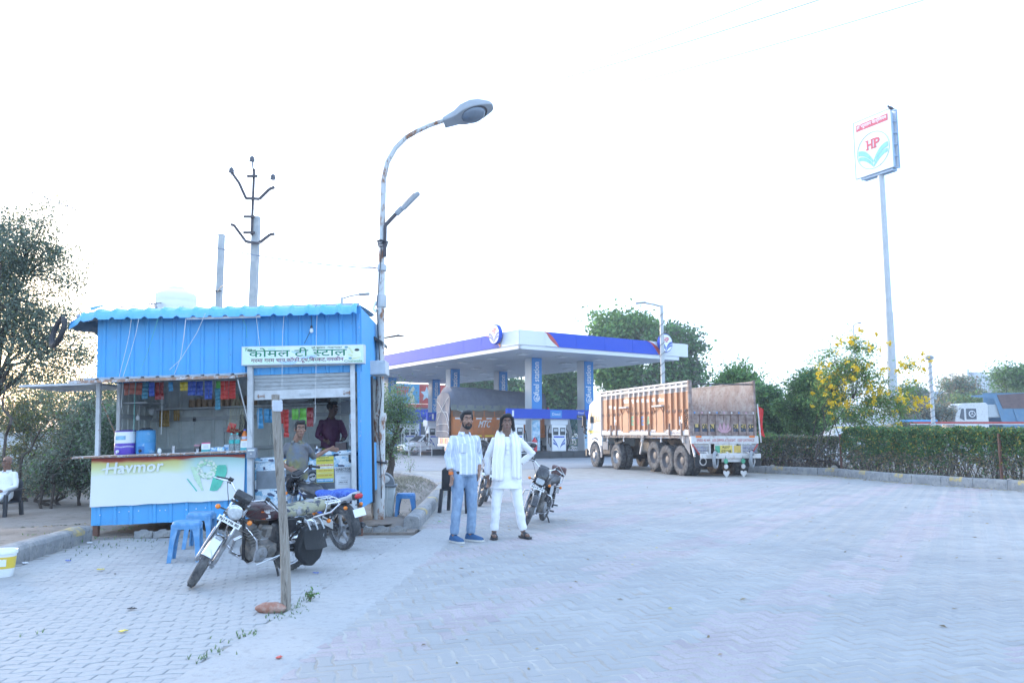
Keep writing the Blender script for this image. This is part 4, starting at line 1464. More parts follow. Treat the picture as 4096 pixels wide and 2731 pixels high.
fshape('printed_shirt',M_fig,[(1400,740),(1415,712),(1440,740),(1470,800),(1440,800)],.1118)
# yellow fair notice glued on the freezer
nb=fplate('notice',mat('notice_yellow',(.68,.60,.10),.5,var=.05),1478,452,1658,732,.109)
for m,y0,y1 in((mat('notice_red',(.45,.06,.05),.5),538,556),(mat('notice_pale',(.70,.68,.62),.5,var=.2,vs=60),556,590),(bpy.data.materials['notice_pale'],622,632),(mat('notice_blue',(.10,.35,.62),.5),684,728),(mat('notice_cyan',(.20,.50,.55),.5),632,640)):
 fplate('notice_band',m,1480,y0,1656,y1,.1080,nb)
mb=MB()
ftext(mb,'श्री देवनारायण भगवान',1500,480,1610,16,.1070)
ftext(mb,'1113 वीं जयंती महोत्सव 2024',1488,514,1652,24,.1070)
mb.build('lettering',mat('notice_green',(.05,.16,.06),.5),nb,0)
mb=MB();ftext(mb,'िवशाल शोभा यात्रा एवं मेला',1484,553,1654,14,.1070);ftext(mb,'समस्त ग्रामवासी',1490,718,1650,22,.1070)
mb.build('lettering',M_swhite,nb,0)
mb=MB();ftext(mb,'प्रातः सायं भजन',1500,612,1640,12,.1070);ftext(mb,'कार्यक्रम स्थल मंदिर',1490,664,1640,12,.1070)
mb.build('lettering',bpy.data.materials['notice_red'],nb,0)
mb=MB();p=K(*c4(1165,520),.109)
mb.prism([(.044*(1+.06*(k%2))*math.cos(k*.2618),.044*(1+.06*(k%2))*math.sin(k*.2618))for k in range(24)],0,.003,Matrix.Translation(p)@XZ)
st=mb.build('sticker',mat('sticker_gold',(.62,.45,.12),.5),fr)
mb=MB();mb.lathe([(.027,0),(.027,.001),(.001,.001)],16,Matrix.Translation((p.x,p.y-.003,p.z))@XZ);mb.build('sticker_centre',mat('sticker_white',(.70,.66,.55),.5),st)
# things on the freezer
p=K(*c4(1740,390),.35)
t=thing('metal_box','dark open topped metal box standing on the freezer','box',KM@Matrix.Translation((p.x,.35,fz1)))
mb=MB()
for a,b in(((-.08,-.06,0),(.08,-.055,.115)),((-.08,.055,0),(.08,.06,.115)),((-.08,-.055,0),(-.075,.055,.115)),((.075,-.055,0),(.08,.055,.115)),((-.075,-.055,0),(.075,.055,.005))):mb.box(a,b)
mb.build('box_body',mat('dark_tin',(.10,.075,.075),.5,m=.4,var=.3,vs=14),t)
mb=MB();mb.torus(.1,.004,Matrix.Translation((0,0,.115))@Matrix.Diagonal((.8,.6,1,1)),24,6);mb.build('rolled_rim',M_greyd,t)
p=K(*c4(1545,395),.3)
t=thing('plate_stack','small stack of green and yellow plates on the freezer','plates',KM@Matrix.Translation((p.x,.3,fz1)))
for k,m in enumerate((M_dark,FO['green'],FO['yellow'])):
 mb=MB();mb.lathe([(.05,.012*k),(.062,.012*k+.010),(.058,.012*k+.010),(.001,.012*k+.004)],18);mb.build('plate',m,t)
p=K(*c4(1505,390),.25)
t=thing('glass_bowl','clear glass bowl beside the hand on the freezer','bowl',KM@Matrix.Translation((p.x,.22,fz1)))
mb=MB();mb.lathe([(.03,0),(.05,.02),(.058,.04),(.054,.04),(.045,.02),(.02,.006)],18);mb.build('bowl',M_steel,t)
mb=MB();mb.lathe([(.018,.0),(.02,.05),(.012,.075),(.001,.078)],10,Matrix.Translation((-.035,.06,0)));mb.build('pot',M_steel,t)
# strip of foil sachets and a picture on the jamb
p0,p1=K(*c4(1822,350),.06),K(*c4(1888,110),.06)
t=thing('silver_curtain','silvery plastic sheet hanging at the right jamb','plastic sheet',KM)
mb=MB();mb.grid(lambda u,v:(p0.x+(p1.x-p0.x)*u,.05+.01*math.sin(u*14+v*9),p0.z+(p1.z-p0.z)*v),10,18);mb.build('sheet',mat('silver_sheet',(.40,.44,.48),.25,m=.4,var=.3,vs=16),t)
mb=MB();mb.tube([(p0.x,.05,p1.z),(p1.x,.05,p1.z)],.004,5);mb.build('rod',M_greyd,t)
a,b=K(*c4(1828,105),.05),K(*c4(1888,15),.05)
t=thing('jamb_picture','small blue picture card stuck on the right jamb','picture',KM)
mb=MB();mb.box((a.x,.03,a.z),(b.x,.036,b.z));mb.build('card',mat('card_blue',(.30,.48,.60),.5,var=.4,vs=14),t)
mb=MB();mb.box((a.x+.01,.0285,a.z+.02),(b.x-.01,.030,a.z+.05));mb.build('printed_band',M_pink,t)
# -- bulb and cords
p=K(*c3(1427,455),-.06)
t=thing('light_bulb','white hanging light bulb in front of the blue wall','light bulb',KM@Matrix.Translation((p.x,-.06,p.z)))
mb=MB();mb.lathe([(.001,-.028),(.018,-.022),(.027,0),(.024,.025),(.016,.04)],16);mb.build('globe',M_white,t)
mb=MB();mb.lathe([(.017,.04),(.018,.045),(.016,.075),(.008,.082)],12);mb.build('holder',M_dark,t)
mb=MB();q=K(*c3(1480,190),-.2);mb.tube([(0,0,.08),(.004,-.01,.15),(.02,-.12,.23),(q.x-p.x,-.12,q.z-p.z+.02)],.004,5);q=K(*c3(1350,583),-.05)
mb.tube([(0,0,.06),(-.03,.01,-.02),(q.x-p.x,.02,q.z-p.z)],.004,5);mb.build('cord',M_wire,t)
cords=[(c1,[(1545,515),(1520,700),(1480,880),(1410,1160),(1385,1290),(1395,1560)],M_string,-.24),(c1,[(1632,515),(1600,680),(1540,900),(1445,1200),(1425,1560)],M_string,-.26),(c1,[(1858,515),(1800,700),(1740,900),(1610,1210),(1592,1260),(1580,1560),(1573,1860)],M_stringg,-.25),(c1,[(2187,508),(2165,720),(2125,970),(2050,1165)],M_string,-.23),(c3,[(318,270),(230,470),(60,750),(-60,860)],M_string,-.25),(c3,[(845,275),(865,440),(885,605)],M_string,-.2),(c3,[(1140,280),(1128,440),(1122,598),(1118,1060)],M_string,-.2),(c3,[(1485,285),(1478,440),(1474,860),(1466,1180),(1466,1330),(1460,1420)],M_string,-.2),(c3,[(868,1185),(870,1300),(868,1470)],M_string,.3),(c2,[(1905,-40),(1905,120),(1895,400)],M_string,.02),(c3,[(112,320),(85,560),(60,730)],M_string,-.22),(c3,[(700,315),(745,400),(752,530)],M_stringg,-.12)]
lbs=['white fairy light cord nearest the roof tyre, falling past the front post','second white fairy light cord falling to the counter post','green cord falling to the blue water cooler','white cord ending above the yellow sachets','long slanting white cord from the tube light','white cord behind the start of the shop sign','white cord crossing the middle of the shop sign','white cord with a yellow knot beside the dark red crisps','knotted white cord beside the sky blue crisps','white cord with a loop hanging above the counter','short white cord below the tube light','short green cord on the blue wall near the sign']
for(cv,pts,m,w_),lb in zip(cords,lbs):
 P=[K(*cv(x,y),w_)for x,y in pts]
 mb=MB()
 mb.tube(P,.0032,5)
 for a,b in zip(P,P[1:]):
  for k in range(3):
   mb.ell(a.lerp(b,(k+.5)/3),(.005,.005,.008),5,4)
 o=mb.build('cord',m,None)
 o.matrix_world=KM
 tag(o,lb,'cord','cords hanging on the stall front')
 # old tyre hung on the roof corner
q=K(*c1(690,675),-.1)
t=thing('roof_tyre','worn black motorcycle tyre hanging from the roof corner','tyre',KM@Matrix.Translation((q.x,-.12,q.z))@Matrix.Rotation(R(20),4,'Y')@Matrix.Rotation(R(-48),4,'Z'))
mb=MB();mb.torus(.205,.033,Matrix.Rotation(R(90),4,'X')@Matrix.Diagonal((1,1,1.15,1)),40,8);mb.build('tread',M_black,t)
mb=MB();mb.torus(.178,.018,Matrix.Rotation(R(90),4,'X')@Matrix.Diagonal((1,1,1.6,1)),40,6);mb.build('inner_wall',mat('inner_rubber',(.04,.04,.045),.8),t)
mb=MB();mb.torus(.045,.006,Matrix.Translation((0,0,.215))@Matrix.Rotation(R(90),4,'Y'),16,5);mb.build('tie',M_wire,t)
# == motorcycles
M_chrome=mat('chrome',(.62,.63,.65),.16,m=1.0,var=.06,sp=((.30,.24,.20),.16,30,.04))
M_alloyg=mat('cast_alloy',(.33,.34,.36),.45,m=.6,var=.15,vs=20,sp=((.20,.18,.16),.35,14,.1))
M_eng=mat('dusty_engine',(.17,.165,.16),.6,m=.4,var=.3,vs=18,sp=((.28,.25,.22),.42,12,.1))
M_frame=mat('frame_black',(.025,.025,.028),.5,var=.3,vs=12,sp=((.16,.14,.12),.28,16,.08))
M_tyre=mat('tyre_dusty',(.06,.06,.064),.85,var=.25,vs=16,sp=((.20,.195,.19),.42,9,.14),bump=.5)
M_blkg=mat('black_gloss',(.012,.012,.016),.18,var=.2,coat=.5,sp=((.08,.08,.085),.25,14,.15))
M_blkp=mat('black_plastic',(.028,.029,.033),.5,var=.2,vs=15,sp=((.10,.10,.10),.3,18,.12))
M_amber=mat('amber_lens',(.80,.22,.02),.2,var=.1)
M_redl=mat('red_lens',(.50,.02,.03),.2,var=.1)
M_lens=mat('headlamp_lens',(.62,.66,.68),.08,m=.35,var=.25,vs=40)
M_plate=mat('plate_white',(.74,.75,.74),.45,var=.06,sp=((.40,.38,.35),.15,30,.06))
M_glove=mat('grip_rubber',(.02,.02,.022),.7)
def wheel_parts(root,name,cen,alloy,M=None,R_=.295,r=.043):
 """tyre, rim, hub and spokes; wheel plane X-Z"""
 M=(M or Matrix())@Matrix.Translation(cen)
 RX=Matrix.Rotation(R(90),4,'X')
 w=thing(name,None,None)
 w.parent=root
 mb=MB(M@RX)
 mb.torus(R_-r,r,None,44,10,1.05)
 mb.build('tyre',M_tyre,w,60)
 mb=MB(M@RX)
 n=44
 for k in range(n):
  a=2*math.pi*k/n
  for sg in(-1,1):
   c,s_=math.cos(a+sg*.03),math.sin(a+sg*.03)
   mb.cb(((R_-.004)*c,(R_-.004)*s_,sg*.016),(.010,.014,.022),(0,0,a))
 mb.build('tread_block',M_tyre,w)['kind']='stuff'
 mb=MB(M@RX)
 q=R_-r*1.75
 mb.loft([[Vector((rr*math.cos(2*math.pi*i/40),rr*math.sin(2*math.pi*i/40),z))for rr,z in((q,-.028),(q+.018,-.030),(q+.018,.030),(q,.028),(q-.010,.012),(q-.010,-.012))]for i in range(40)],False,True,True)
 mb.build('rim',M_alloyg if alloy else M_chrome,w)
 mb=MB(M@RX)
 mb.lathe([(.001,-.06),(.03,-.06),(.032,-.04),(.062,-.035),(.068,.0),(.062,.035),(.032,.04),(.03,.06),(.001,.06)],24)
 mb.build('hub',M_alloyg,w)
 if alloy:
  for k in range(5):
   a=2*math.pi*k/5+.3
   mb=MB(M@RX)
   d=Vector((math.cos(a),math.sin(a),0))
   p=Vector((-d.y,d.x,0))
   mb.loft([[d*rr+p*(sx*wd)+Vector((0,0,sz*th))for sx,sz in((-1,-1),(1,-1),(1,1),(-1,1))]for rr,wd,th in((.05,.028,.018),(.12,.016,.014),(q-.004,.020,.016))])
   mb.build('spoke',M_alloyg,w)
 else:
  mb=MB(M@RX)
  for k in range(32):
   a=2*math.pi*k/32
   b=a+(.42 if k%4<2 else-.42)
   z=.03 if k%2 else-.03
   mb.tube([(.055*math.cos(b),.055*math.sin(b),z),(q*math.cos(a),q*math.sin(a),0)],.0022,4,False)
  mb.build('spokes',M_chrome,w)['kind']='stuff'
 return w
def sup(cx,cz,wy,hz,x,n=14,e=2.6,flat=0):
 out=[]
 for k in range(n):
  a=2*math.pi*k/n
  c,s_=math.cos(a),math.sin(a)
  out.append(Vector((x,math.copysign(abs(c)**(2/e),c)*wy+cx,cz+math.copysign(abs(s_)**(2/e),s_)*hz*(flat if(flat and s_<0)else 1))))
 return out
def motorcycle(label,rear,front,lean,steer,st):
 rear,front=Vector(rear),Vector(front)
 d=front-rear
 ang=math.atan2(d.y,d.x)
 sc_=st.get('scale',.89)
 o_=(rear+front)/2-d.normalized()*.62*sc_
 RM=Matrix.Translation((o_.x,o_.y,.004))@Matrix.Rotation(ang,4,'Z')@Matrix.Rotation(-lean,4,'X')@Matrix.Scale(sc_,4)
 root=thing('motorcycle',label,'motorcycle',RM,'motorcycles parked by the tea stall')
 al=st.get('alloy',True)
 WB,WR=1.24,.295
 body,trim=st['body'],st.get('trim',M_chrome)
 wheel_parts(root,'rear_wheel',(0,0,WR),al)
 ax0,ax1=Vector((.90,0,.95)),Vector((1.20,0,.30))
 S=Matrix.Translation(ax0)@Matrix.Rotation(-steer,4,(ax1-ax0).normalized())@Matrix.Translation(-ax0)
 fw=wheel_parts(root,'front_wheel',(WB,0,WR),st.get('falloy',al),S)
 def part(nm,m,fn,M=None,bev=0,parent=root,sm=35):
  mb=MB(M)
  fn(mb)
  return mb.build(nm,m,parent,sm,bev)
  # fork
 for y in(-.085,.085):
  part('fork_tube',M_chrome,lambda b:b.tube([(.915,y,.93),(1.09,y,.56)],.016,10),S)
  part('fork_leg',M_alloyg,lambda b:(b.tube([(1.075,y,.60),(1.235,y,.27)],[.024,.026],12),b.cb((1.24,y,.285),(.05,.035,.05))),S)
 part('axle',M_chrome,lambda b:b.tube([(WB,-.11,WR),(WB,.11,WR)],.010,8),S)
 part('triple_clamp',M_frame,lambda b:(b.cb((.935,0,.885),(.06,.22,.03),(0,R(-25),0)),b.cb((1.0,0,.755),(.06,.22,.03),(0,R(-25),0))),S)
 fm=st.get('fender',M_chrome)
 def fender(b,r0,a0,a1,wd,c):
  n=14
  b.loft([[Vector((c[0]+rr*math.cos(a),y,c[2]+rr*math.sin(a)))for y,rr in((-wd,r0-.02),(-wd*.8,r0+.004),(0,r0+.012),(wd*.8,r0+.004),(wd,r0-.02),(wd*.78,r0-.004),(0,r0+.006),(-wd*.78,r0-.004))]for a in np.linspace(a0,a1,n)])
 part('front_fender',fm,lambda b:fender(b,WR+.022,R(st.get('fa0',28)),R(st.get('fa1',150)),.062,(WB,0,WR)),S)
 # handlebar, grips, levers, mirror
 hb=[(.86,-.34,1.00),(.88,-.22,1.05),(.925,-.10,.98),(.93,0,.955),(.925,.10,.98),(.88,.22,1.05),(.86,.34,1.00)]
 hz=st.get('bar',0.0)
 hb=[(x,y,z+hz)for x,y,z in hb]
 part('handlebar',M_chrome,lambda b:b.tube(hb,.011,8),S)
 for sg in(-1,1):
  part('grip',M_glove,lambda b:(b.tube([(.866,sg*.25,1.04+hz),(.842,sg*.375,.985+hz)],.018,10),b.cb((.872,sg*.225,1.047+hz),(.045,.05,.05))),S)
  part('lever',M_steel,lambda b:b.tube([(.90,sg*.22,1.045+hz),(.925,sg*.27,1.04+hz),(.895,sg*.40,1.0+hz)],.0065,6),S)
 for sg in st.get('mirrors',()):
  part('mirror',M_blkp,lambda b:(b.tube([(.88,sg*.24,1.06+hz),(.90,sg*.27,1.14+hz),(.905,sg*.30,1.24+hz)],.006,6),b.ell((.91,sg*.33,1.285+hz),(.018,.062,.042),14,8,(sg*-.4,0,0))),S)
  # cables
 part('cables',M_wire,lambda b:(b.tube([(.90,.25,1.04+hz),(1.03,.20,.98),(1.06,.10,.80),(1.02,.06,.7)],.004,5),b.tube([(.90,-.25,1.04+hz),(1.04,-.18,1.0),(1.05,-.06,.82),(1.2,-.09,.4)],.004,5),b.tube([(.92,.1,1.0),(1.02,.05,1.0),(.97,.02,.85)],.004,5)),S)
 if st['lamp']=='round':
  H=S@Matrix.Translation((1.045,0,.835))@Matrix.Rotation(R(92),4,'Y')
  hl=part('headlight',M_blkg if not st.get('chromelamp',1)else M_chrome,lambda b:b.lathe([(.001,-.10),(.05,-.095),(.078,-.05),(.088,0),(.092,.012),(.084,.02)],28,cap=False),H)
  part('lens',M_lens,lambda b:b.lathe([(.084,.014),(.07,.028),(.04,.036),(.001,.039)],28),H,parent=hl)
  part('instrument_cluster',M_blkp,lambda b:b.cb((.985,-.01,1.0),(.09,.19,.085),(0,R(30),0)),S,.015)
 else:
  def cowl(b):
   rings=[]
   for x,z,wy,hz_ in((1.115,.80,.085,.07),(1.10,.845,.11,.10),(1.06,.90,.125,.12),(1.00,.975,.11,.09),(.94,1.04,.09,.045)):
    rings.append(sup(0,z,wy,hz_,x,16))
   b.loft(rings)
  cw=part('headlamp_cowl',st.get('cowl',M_blkg),cowl,S,0,root,60)
  part('lens',M_lens,lambda b:b.loft([sup(0,.815,.078,.052,1.118,14,4),sup(0,.815,.070,.046,1.136,14,4)]),S,parent=cw)
  part('instrument_cluster',M_blkp,lambda b:b.cb((.925,0,1.045),(.03,.17,.11),(0,R(60),0)),S,.012)
  # number plate on the fork
 pl=part('number_plate',M_plate,lambda b:b.cb((1.105,0,st.get('plz',.70)),(.006,.26,.055),(0,R(-24),0)),S,.002)
 if st.get('plate'):
  mb=MB(S@Matrix.Translation((1.110,0,st.get('plz',.70)))@Matrix.Rotation(R(-24),4,'Y')@Matrix(((0,0,1,0),(1,0,0,0),(0,1,0,0),(0,0,0,1)))@Matrix.Translation((0,-.016,.001)))
  lettering(mb,st['plate'],Matrix(),width=.22,height=.034,center=True,bold=.0015)
  mb.build('lettering',M_sblk,pl,0)
 for sg in(-1,1):
  ind=part('indicator',M_amber,lambda b:b.ell((1.04,sg*.19,.80),(.035,.028,.026),10,7),S)
  part('stalk',M_blkp,lambda b:b.tube([(1.02,sg*.09,.80),(1.035,sg*.175,.80)],.009,6),S,parent=ind)
  ind=part('indicator',M_amber,lambda b:b.ell((-.33,sg*.13,.63),(.03,.028,.026),10,7))
  part('stalk',M_blkp,lambda b:b.tube([(-.31,sg*.05,.63),(-.33,sg*.12,.63)],.009,6),parent=ind)
  # frame
 part('frame',M_frame,lambda b:(b.tube([(.90,0,.88),(.80,0,.58),(.72,0,.24),(.62,0,.19)],.019,8),b.tube([(.90,0,.88),(.6,0,.80),(.30,0,.70)],.022,8),b.tube([(.30,0,.70),(.30,0,.30)],.02,8),b.tube([(.30,.08,.70),(.0,.10,.68),(-.30,.09,.72)],.013,8),b.tube([(.30,-.08,.70),(.0,-.10,.68),(-.30,-.09,.72)],.013,8),b.tube([(.28,.06,.30),(.06,.11,.60)],.011,8),b.tube([(.28,-.06,.30),(.06,-.11,.60)],.011,8),b.tube([(.62,.0,.19),(.34,.0,.23)],.018,8),b.tube([(.93,0,.93),(.965,0,.78)],.03,10)))
 part('swingarm',M_frame,lambda b:[b.tube([(.30,sg*.08,.31),(-.02,sg*.095,WR)],.017,8)for sg in(-1,1)])
 for sg in(-1,1):
  sh_=part('shock_absorber',M_frame,lambda b:b.tube([(.0,sg*.12,.32),(.085,sg*.125,.67)],.014,8))
  part('spring',M_chrome,lambda b:b.tube([(.0+.085*t+.026*math.cos(t*50),sg*.122+.026*math.sin(t*50),.36+.30*t)for t in np.linspace(0,1,60)],.005,4,False),parent=sh_)
  # engine
 part('cylinder_block',M_eng,lambda b:[b.cb((.64+.012*k,0,.42+.019*k),(.15 if k%2 else .12,.17 if k%2 else .13,.012),(0,R(14),0))for k in range(11)]+[b.cb((.70,0,.52),(.10,.11,.22),(0,R(14),0))])
 part('crankcase',M_eng,lambda b:(b.cb((.52,0,.32),(.36,.16,.17)),b.lathe([(.09,-.13),(.10,-.11),(.105,.11),(.09,.13)],22,Matrix.Translation((.60,0,.32))@Matrix.Rotation(R(90),4,'X'))),None,.02)
 part('crank_cover',M_alloyg,lambda b:b.lathe([(.088,0),(.085,.012),(.06,.022),(.001,.024)],24,Matrix.Translation((.60,.128,.32))@Matrix.Rotation(R(-90),4,'X')))
 part('gear_cover',M_eng,lambda b:b.lathe([(.07,0),(.065,.012),(.001,.018)],20,Matrix.Translation((.42,.085,.33))@Matrix.Rotation(R(-90),4,'X')))
 part('clutch_cover',M_alloyg,lambda b:b.lathe([(.10,0),(.095,.02),(.001,.026)],24,Matrix.Translation((.56,-.11,.32))@Matrix.Rotation(R(90),4,'X')))
 part('carburettor',M_eng,lambda b:(b.tube([(.60,.02,.60),(.46,.03,.58)],.035,10),b.cb((.50,.03,.54),(.07,.07,.10))))
 part('air_box',M_blkp,lambda b:b.cb((.30,0,.50),(.16,.15,.22)),None,.03)
 # exhaust
 part('exhaust_pipe',M_chrome,lambda b:b.tube([(.74,-.04,.50),(.83,-.08,.44),(.82,-.12,.28),(.70,-.13,.22),(.30,-.15,.23)],.019,10))
 part('muffler',M_chrome if st.get('chromepipe',1)else M_blkp,lambda b:b.tube([(.34,-.15,.23),(.26,-.155,.24),(-.25,-.17,.32),(-.29,-.17,.325)],[.022,.042,.046,.03],14))
 # tank
 tk=[(.42,.735,.075,.045),(.45,.755,.10,.075),(.55,.785,.125,.098),(.68,.805,.135,.105),(.80,.815,.115,.09),(.87,.83,.075,.06),(.895,.835,.04,.035)]
 tank=part('fuel_tank',body,lambda b:b.loft([sup(0,z,wy,hz_,x,20,2.8)for x,z,wy,hz_ in tk]),None,0,root,70)
 part('tank_cap',M_chrome,lambda b:b.lathe([(.035,0),(.035,.012),(.001,.016)],16,Matrix.Translation((.70,0,.905))),parent=tank)
 for nm,m,pts in st.get('decal',()):
  for sg in((1,-1)):
   P=[]
   for x,z in pts:
    for k in range(len(tk)-1):
     if tk[k][0]<=x<=tk[k+1][0]:
      t=(x-tk[k][0])/(tk[k+1][0]-tk[k][0])
      zc,wy,hz_=[tk[k][j]+(tk[k+1][j]-tk[k][j])*t for j in(1,2,3)]
      q=min(1,abs((z-zc)/hz_))
      P.append((x,sg*(wy*(1-q**2.8)**(1/2.8)+.003),z))
      break
   mbd=MB()
   mbd.add(P,[tuple(range(len(P)))])
   mbd.build(nm,m,tank,0)
 if st.get('tanktext'):
  s_,m=st['tanktext']
  mbd=MB()
  lettering(mbd,s_,Matrix.Translation((.70,.138,.83))@Matrix(((-1,0,0,0),(0,0,1,0),(0,1,0,0),(0,0,0,1))),width=.15,height=.022,bold=.001)
  mbd.build('lettering',m,tank,0)
  # seat
 sq=[(-.36,.80,.075,.030),(-.33,.80,.10,.050),(-.15,.795,.125,.062),(.05,.775,.13,.060),(.22,.755,.125,.052),(.36,.765,.10,.048),(.46,.785,.07,.03)]
 part('seat',st['seat'],lambda b:b.loft([sup(0,z,wy,hz_,x,18,2.8)for x,z,wy,hz_ in sq]),None,0,root,70)
 for sg in(-1,1):
  part('side_panel',st.get('side',body),lambda b:b.prism([(.40,.70),(.18,.70),(.14,.58),(.24,.48),(.38,.52)],sg*.098,sg*.112,Matrix(((1,0,0,0),(0,0,1,0),(0,1,0,0),(0,0,0,1)))),None,.008)
 if st.get('tailcowl'):
  part('tail_cowl',st['tailcowl'],lambda b:b.loft([sup(0,z,wy,hz_,x,14,3)for x,z,wy,hz_ in((.14,.67,.115,.03),(-.1,.70,.125,.045),(-.32,.755,.105,.05),(-.44,.80,.06,.035),(-.47,.82,.03,.015))]),None,0,root,60)
 part('rear_fender',M_blkp if st.get('tailcowl')else st.get('rfender',M_blkp),lambda b:fender(b,WR+.05,R(40),R(st.get('rf1',195)),.075,(-.02,0,WR+.02)))
 tl=part('tail_light',M_redl,lambda b:b.ell((-.42 if not st.get('tailcowl')else-.475,0,.71 if not st.get('tailcowl')else .775),(.03,.07,.035),12,8))
 part('lamp_housing',M_blkp,lambda b:b.cb((-.39 if not st.get('tailcowl')else-.44,0,.71 if not st.get('tailcowl')else .77),(.05,.15,.085)),None,.012,tl)
 part('rear_plate',M_plate,lambda b:b.cb((-.455,0,.55),(.005,.19,.11),(0,R(18),0)),None,.002)
 # rails, pegs, stand, guard
 if st.get('rail'):
  part('carrier_rail',M_chrome,lambda b:(b.tube([(-.05,.13,.70),(-.32,.135,.74),(-.46,.12,.83),(-.46,-.12,.83),(-.32,-.135,.74),(-.05,-.13,.70)],.011,8),b.tube([(-.26,.11,.84),(-.48,.10,.855),(-.50,.0,.86),(-.48,-.10,.855),(-.26,-.11,.84)],.009,7),b.tube([(-.28,.045,.85),(-.49,.045,.857)],.006,6),b.tube([(-.28,-.045,.85),(-.49,-.045,.857)],.006,6),b.tube([(-.24,.125,.72),(-.26,.11,.84),(-.26,-.11,.84),(-.24,-.125,.72)],.011,8)))
 for sg in(-1,1):
  part('foot_peg',M_blkp,lambda b:b.tube([(.36,sg*.10,.26),(.35,sg*.25,.265)],.016,8))
  part('pillion_peg',M_blkp,lambda b:b.tube([(.10,sg*.12,.34),(.08,sg*.24,.35)],.014,8))
 part('gear_lever',M_steel,lambda b:b.tube([(.55,.13,.24),(.42,.16,.25),(.36,.17,.30),(.66,.16,.22)],.008,6))
 part('chain_cover',st.get('chain',M_blkp),lambda b:b.tube([(.30,.09,.34),(.15,.095,.36),(-.06,.095,.36)],[.02,.022,.03],8))
 z_st=-math.sin(lean)*.30
 part('side_stand',M_frame,lambda b:(b.tube([(.36,.08,.24),(.34,.17,.12),(.30,.26,.015+z_st)],.013,8),b.cb((.30,.275,.008+z_st),(.08,.05,.012))))
 if st.get('guard'):
  part('leg_guard',M_chrome,lambda b:b.tube([(.78,.0,.60),(.80,.12,.60),(.82,.25,.57),(.81,.28,.48),(.79,.26,.32),(.74,.12,.23),(.70,0,.22),(.74,-.12,.23),(.79,-.26,.32),(.81,-.28,.48),(.82,-.25,.57),(.80,-.12,.60),(.78,.0,.60)],.012,8))
 return root
 # seat covers
M_seatold=mat('cracked_seat_cover',(.30,.29,.19),.75,var=.25,vs=6,bump=.8,bs=26,sp=((.03,.035,.055),.47,6,.03),sp2=((.28,.28,.29),.42,9,.05))
M_seatblue=mat('blue_seat_cover',(.03,.085,.42),.6,var=.2,vs=6,sp=((.07,.16,.52),.5,22,.02),sp2=((.42,.42,.42),.12,14,.015))
M_maroon=mat('dark_maroon_paint',(.05,.010,.012),.3,var=.2,coat=.3,sp=((.06,.05,.05),.3,12,.15))
M_mblack=mat('tank_black',(.018,.019,.024),.3,var=.2,coat=.4,sp=((.07,.07,.07),.3,10,.15))
M_oran=mat('decal_orange',(.72,.17,.02),.4)
M_dwht=mat('decal_white',(.62,.62,.62),.4)
M_dblu=mat('decal_blue',(.03,.10,.52),.35)
M_dgrey=mat('decal_silver',(.48,.50,.52),.3)
b1=motorcycle('old black and maroon motorcycle with cracked seat in front, chrome fender',G(1176,2276),G(762,2350),R(17),R(44),dict(scale=.88,body=M_maroon,seat=M_seatold,alloy=False,lamp='round',fender=M_chrome,fa0=38,fa1=122,plate='RJ14 M6 80',plz=.735,rail=1,guard=1,rfender=M_chrome,rf1=190,side=M_mblack,tanktext=('HONDA',M_dwht),decal=(('orange_stripe',M_oran,[(.735,.835),(.695,.835),(.645,.735),(.690,.735)]),('white_stripe',M_dwht,[(.685,.835),(.620,.835),(.575,.745),(.635,.735)]),('black_top',M_mblack,[(.86,.845),(.80,.850),(.68,.850),(.55,.835),(.47,.80),(.47,.815),(.55,.862),(.68,.892),(.80,.888),(.86,.872)]))))
b2=motorcycle('blue and black motorcycle with blue patterned seat cover beside the freezer',G(1392,2201),G(1160,2164),R(9),R(14),dict(scale=.89,body=M_mblack,seat=M_seatblue,alloy=True,lamp='cowl',fender=M_blkg,rail=0,tailcowl=M_dgrey,side=M_dblu,bar=.03,chromepipe=0,decal=(('silver_swoosh',M_dgrey,[(.83,.83),(.78,.865),(.70,.85),(.62,.80),(.55,.765),(.66,.775),(.76,.80)]),('blue_swoosh',M_dblu,[(.80,.785),(.72,.785),(.60,.748),(.70,.745)]))))
b3=motorcycle('black motorcycle with square headlight and one mirror leaning on its stand',G(2172,2079),G(2095,2111),R(14),R(22),dict(body=M_mblack,seat=M_blkp,alloy=True,lamp='cowl',fender=M_blkg,plate='RJ14 AS',plz=.69,mirrors=(-1,),rail=1,guard=1,chromepipe=0,bar=.05,side=M_dgrey))
b4=motorcycle('dark motorcycle partly hidden behind the two standing men',G(1945,2003),G(1915,2028),R(10),R(15),dict(body=M_mblack,seat=M_blkp,alloy=True,lamp='round',chromelamp=0,fender=M_blkg,rail=0,tailcowl=M_blkg,bar=.0))
# leather bag strapped to the front motorcycle
RMx=b1.matrix_world.copy()
t=thing('saddle_bag','black open saddle bag strapped to the rack of the old motorcycle','bag',RMx)
M_bag=mat('bag_black',(.022,.024,.027),.6,var=.2,bump=.5,bs=40)
mb=MB()
pr=[(.14,.62),(-.16,.64),(-.22,.52),(-.20,.24),(-.10,.14),(.02,.16),(.14,.26),(.20,.40)]
mb.prism(pr,.17,.28,Matrix(((1,0,0,0),(0,0,1,0),(0,1,0,0),(0,0,0,1))))
mb.build('bag_body',M_bag,t,bev=.03)
mb=MB()
mb.grid(lambda u,v:(.15-.33*u+.02*math.sin(v*4),.285+.03*math.sin(u*3.1)+.05*v*v,.62-.22*v),8,6)
mb.build('flap',M_bag,t)
for x in(.09,-.02,-.12):
 mb=MB();mb.tube([(x,.15,.70),(x,.20,.69),(x,.285,.62),(x,.30,.52)],.009,6);mb.build('strap',M_greyd,t)
mb=MB();mb.cb((-.12,.30,.40),(.05,.012,.03));mb.build('buckle',M_dark,t)
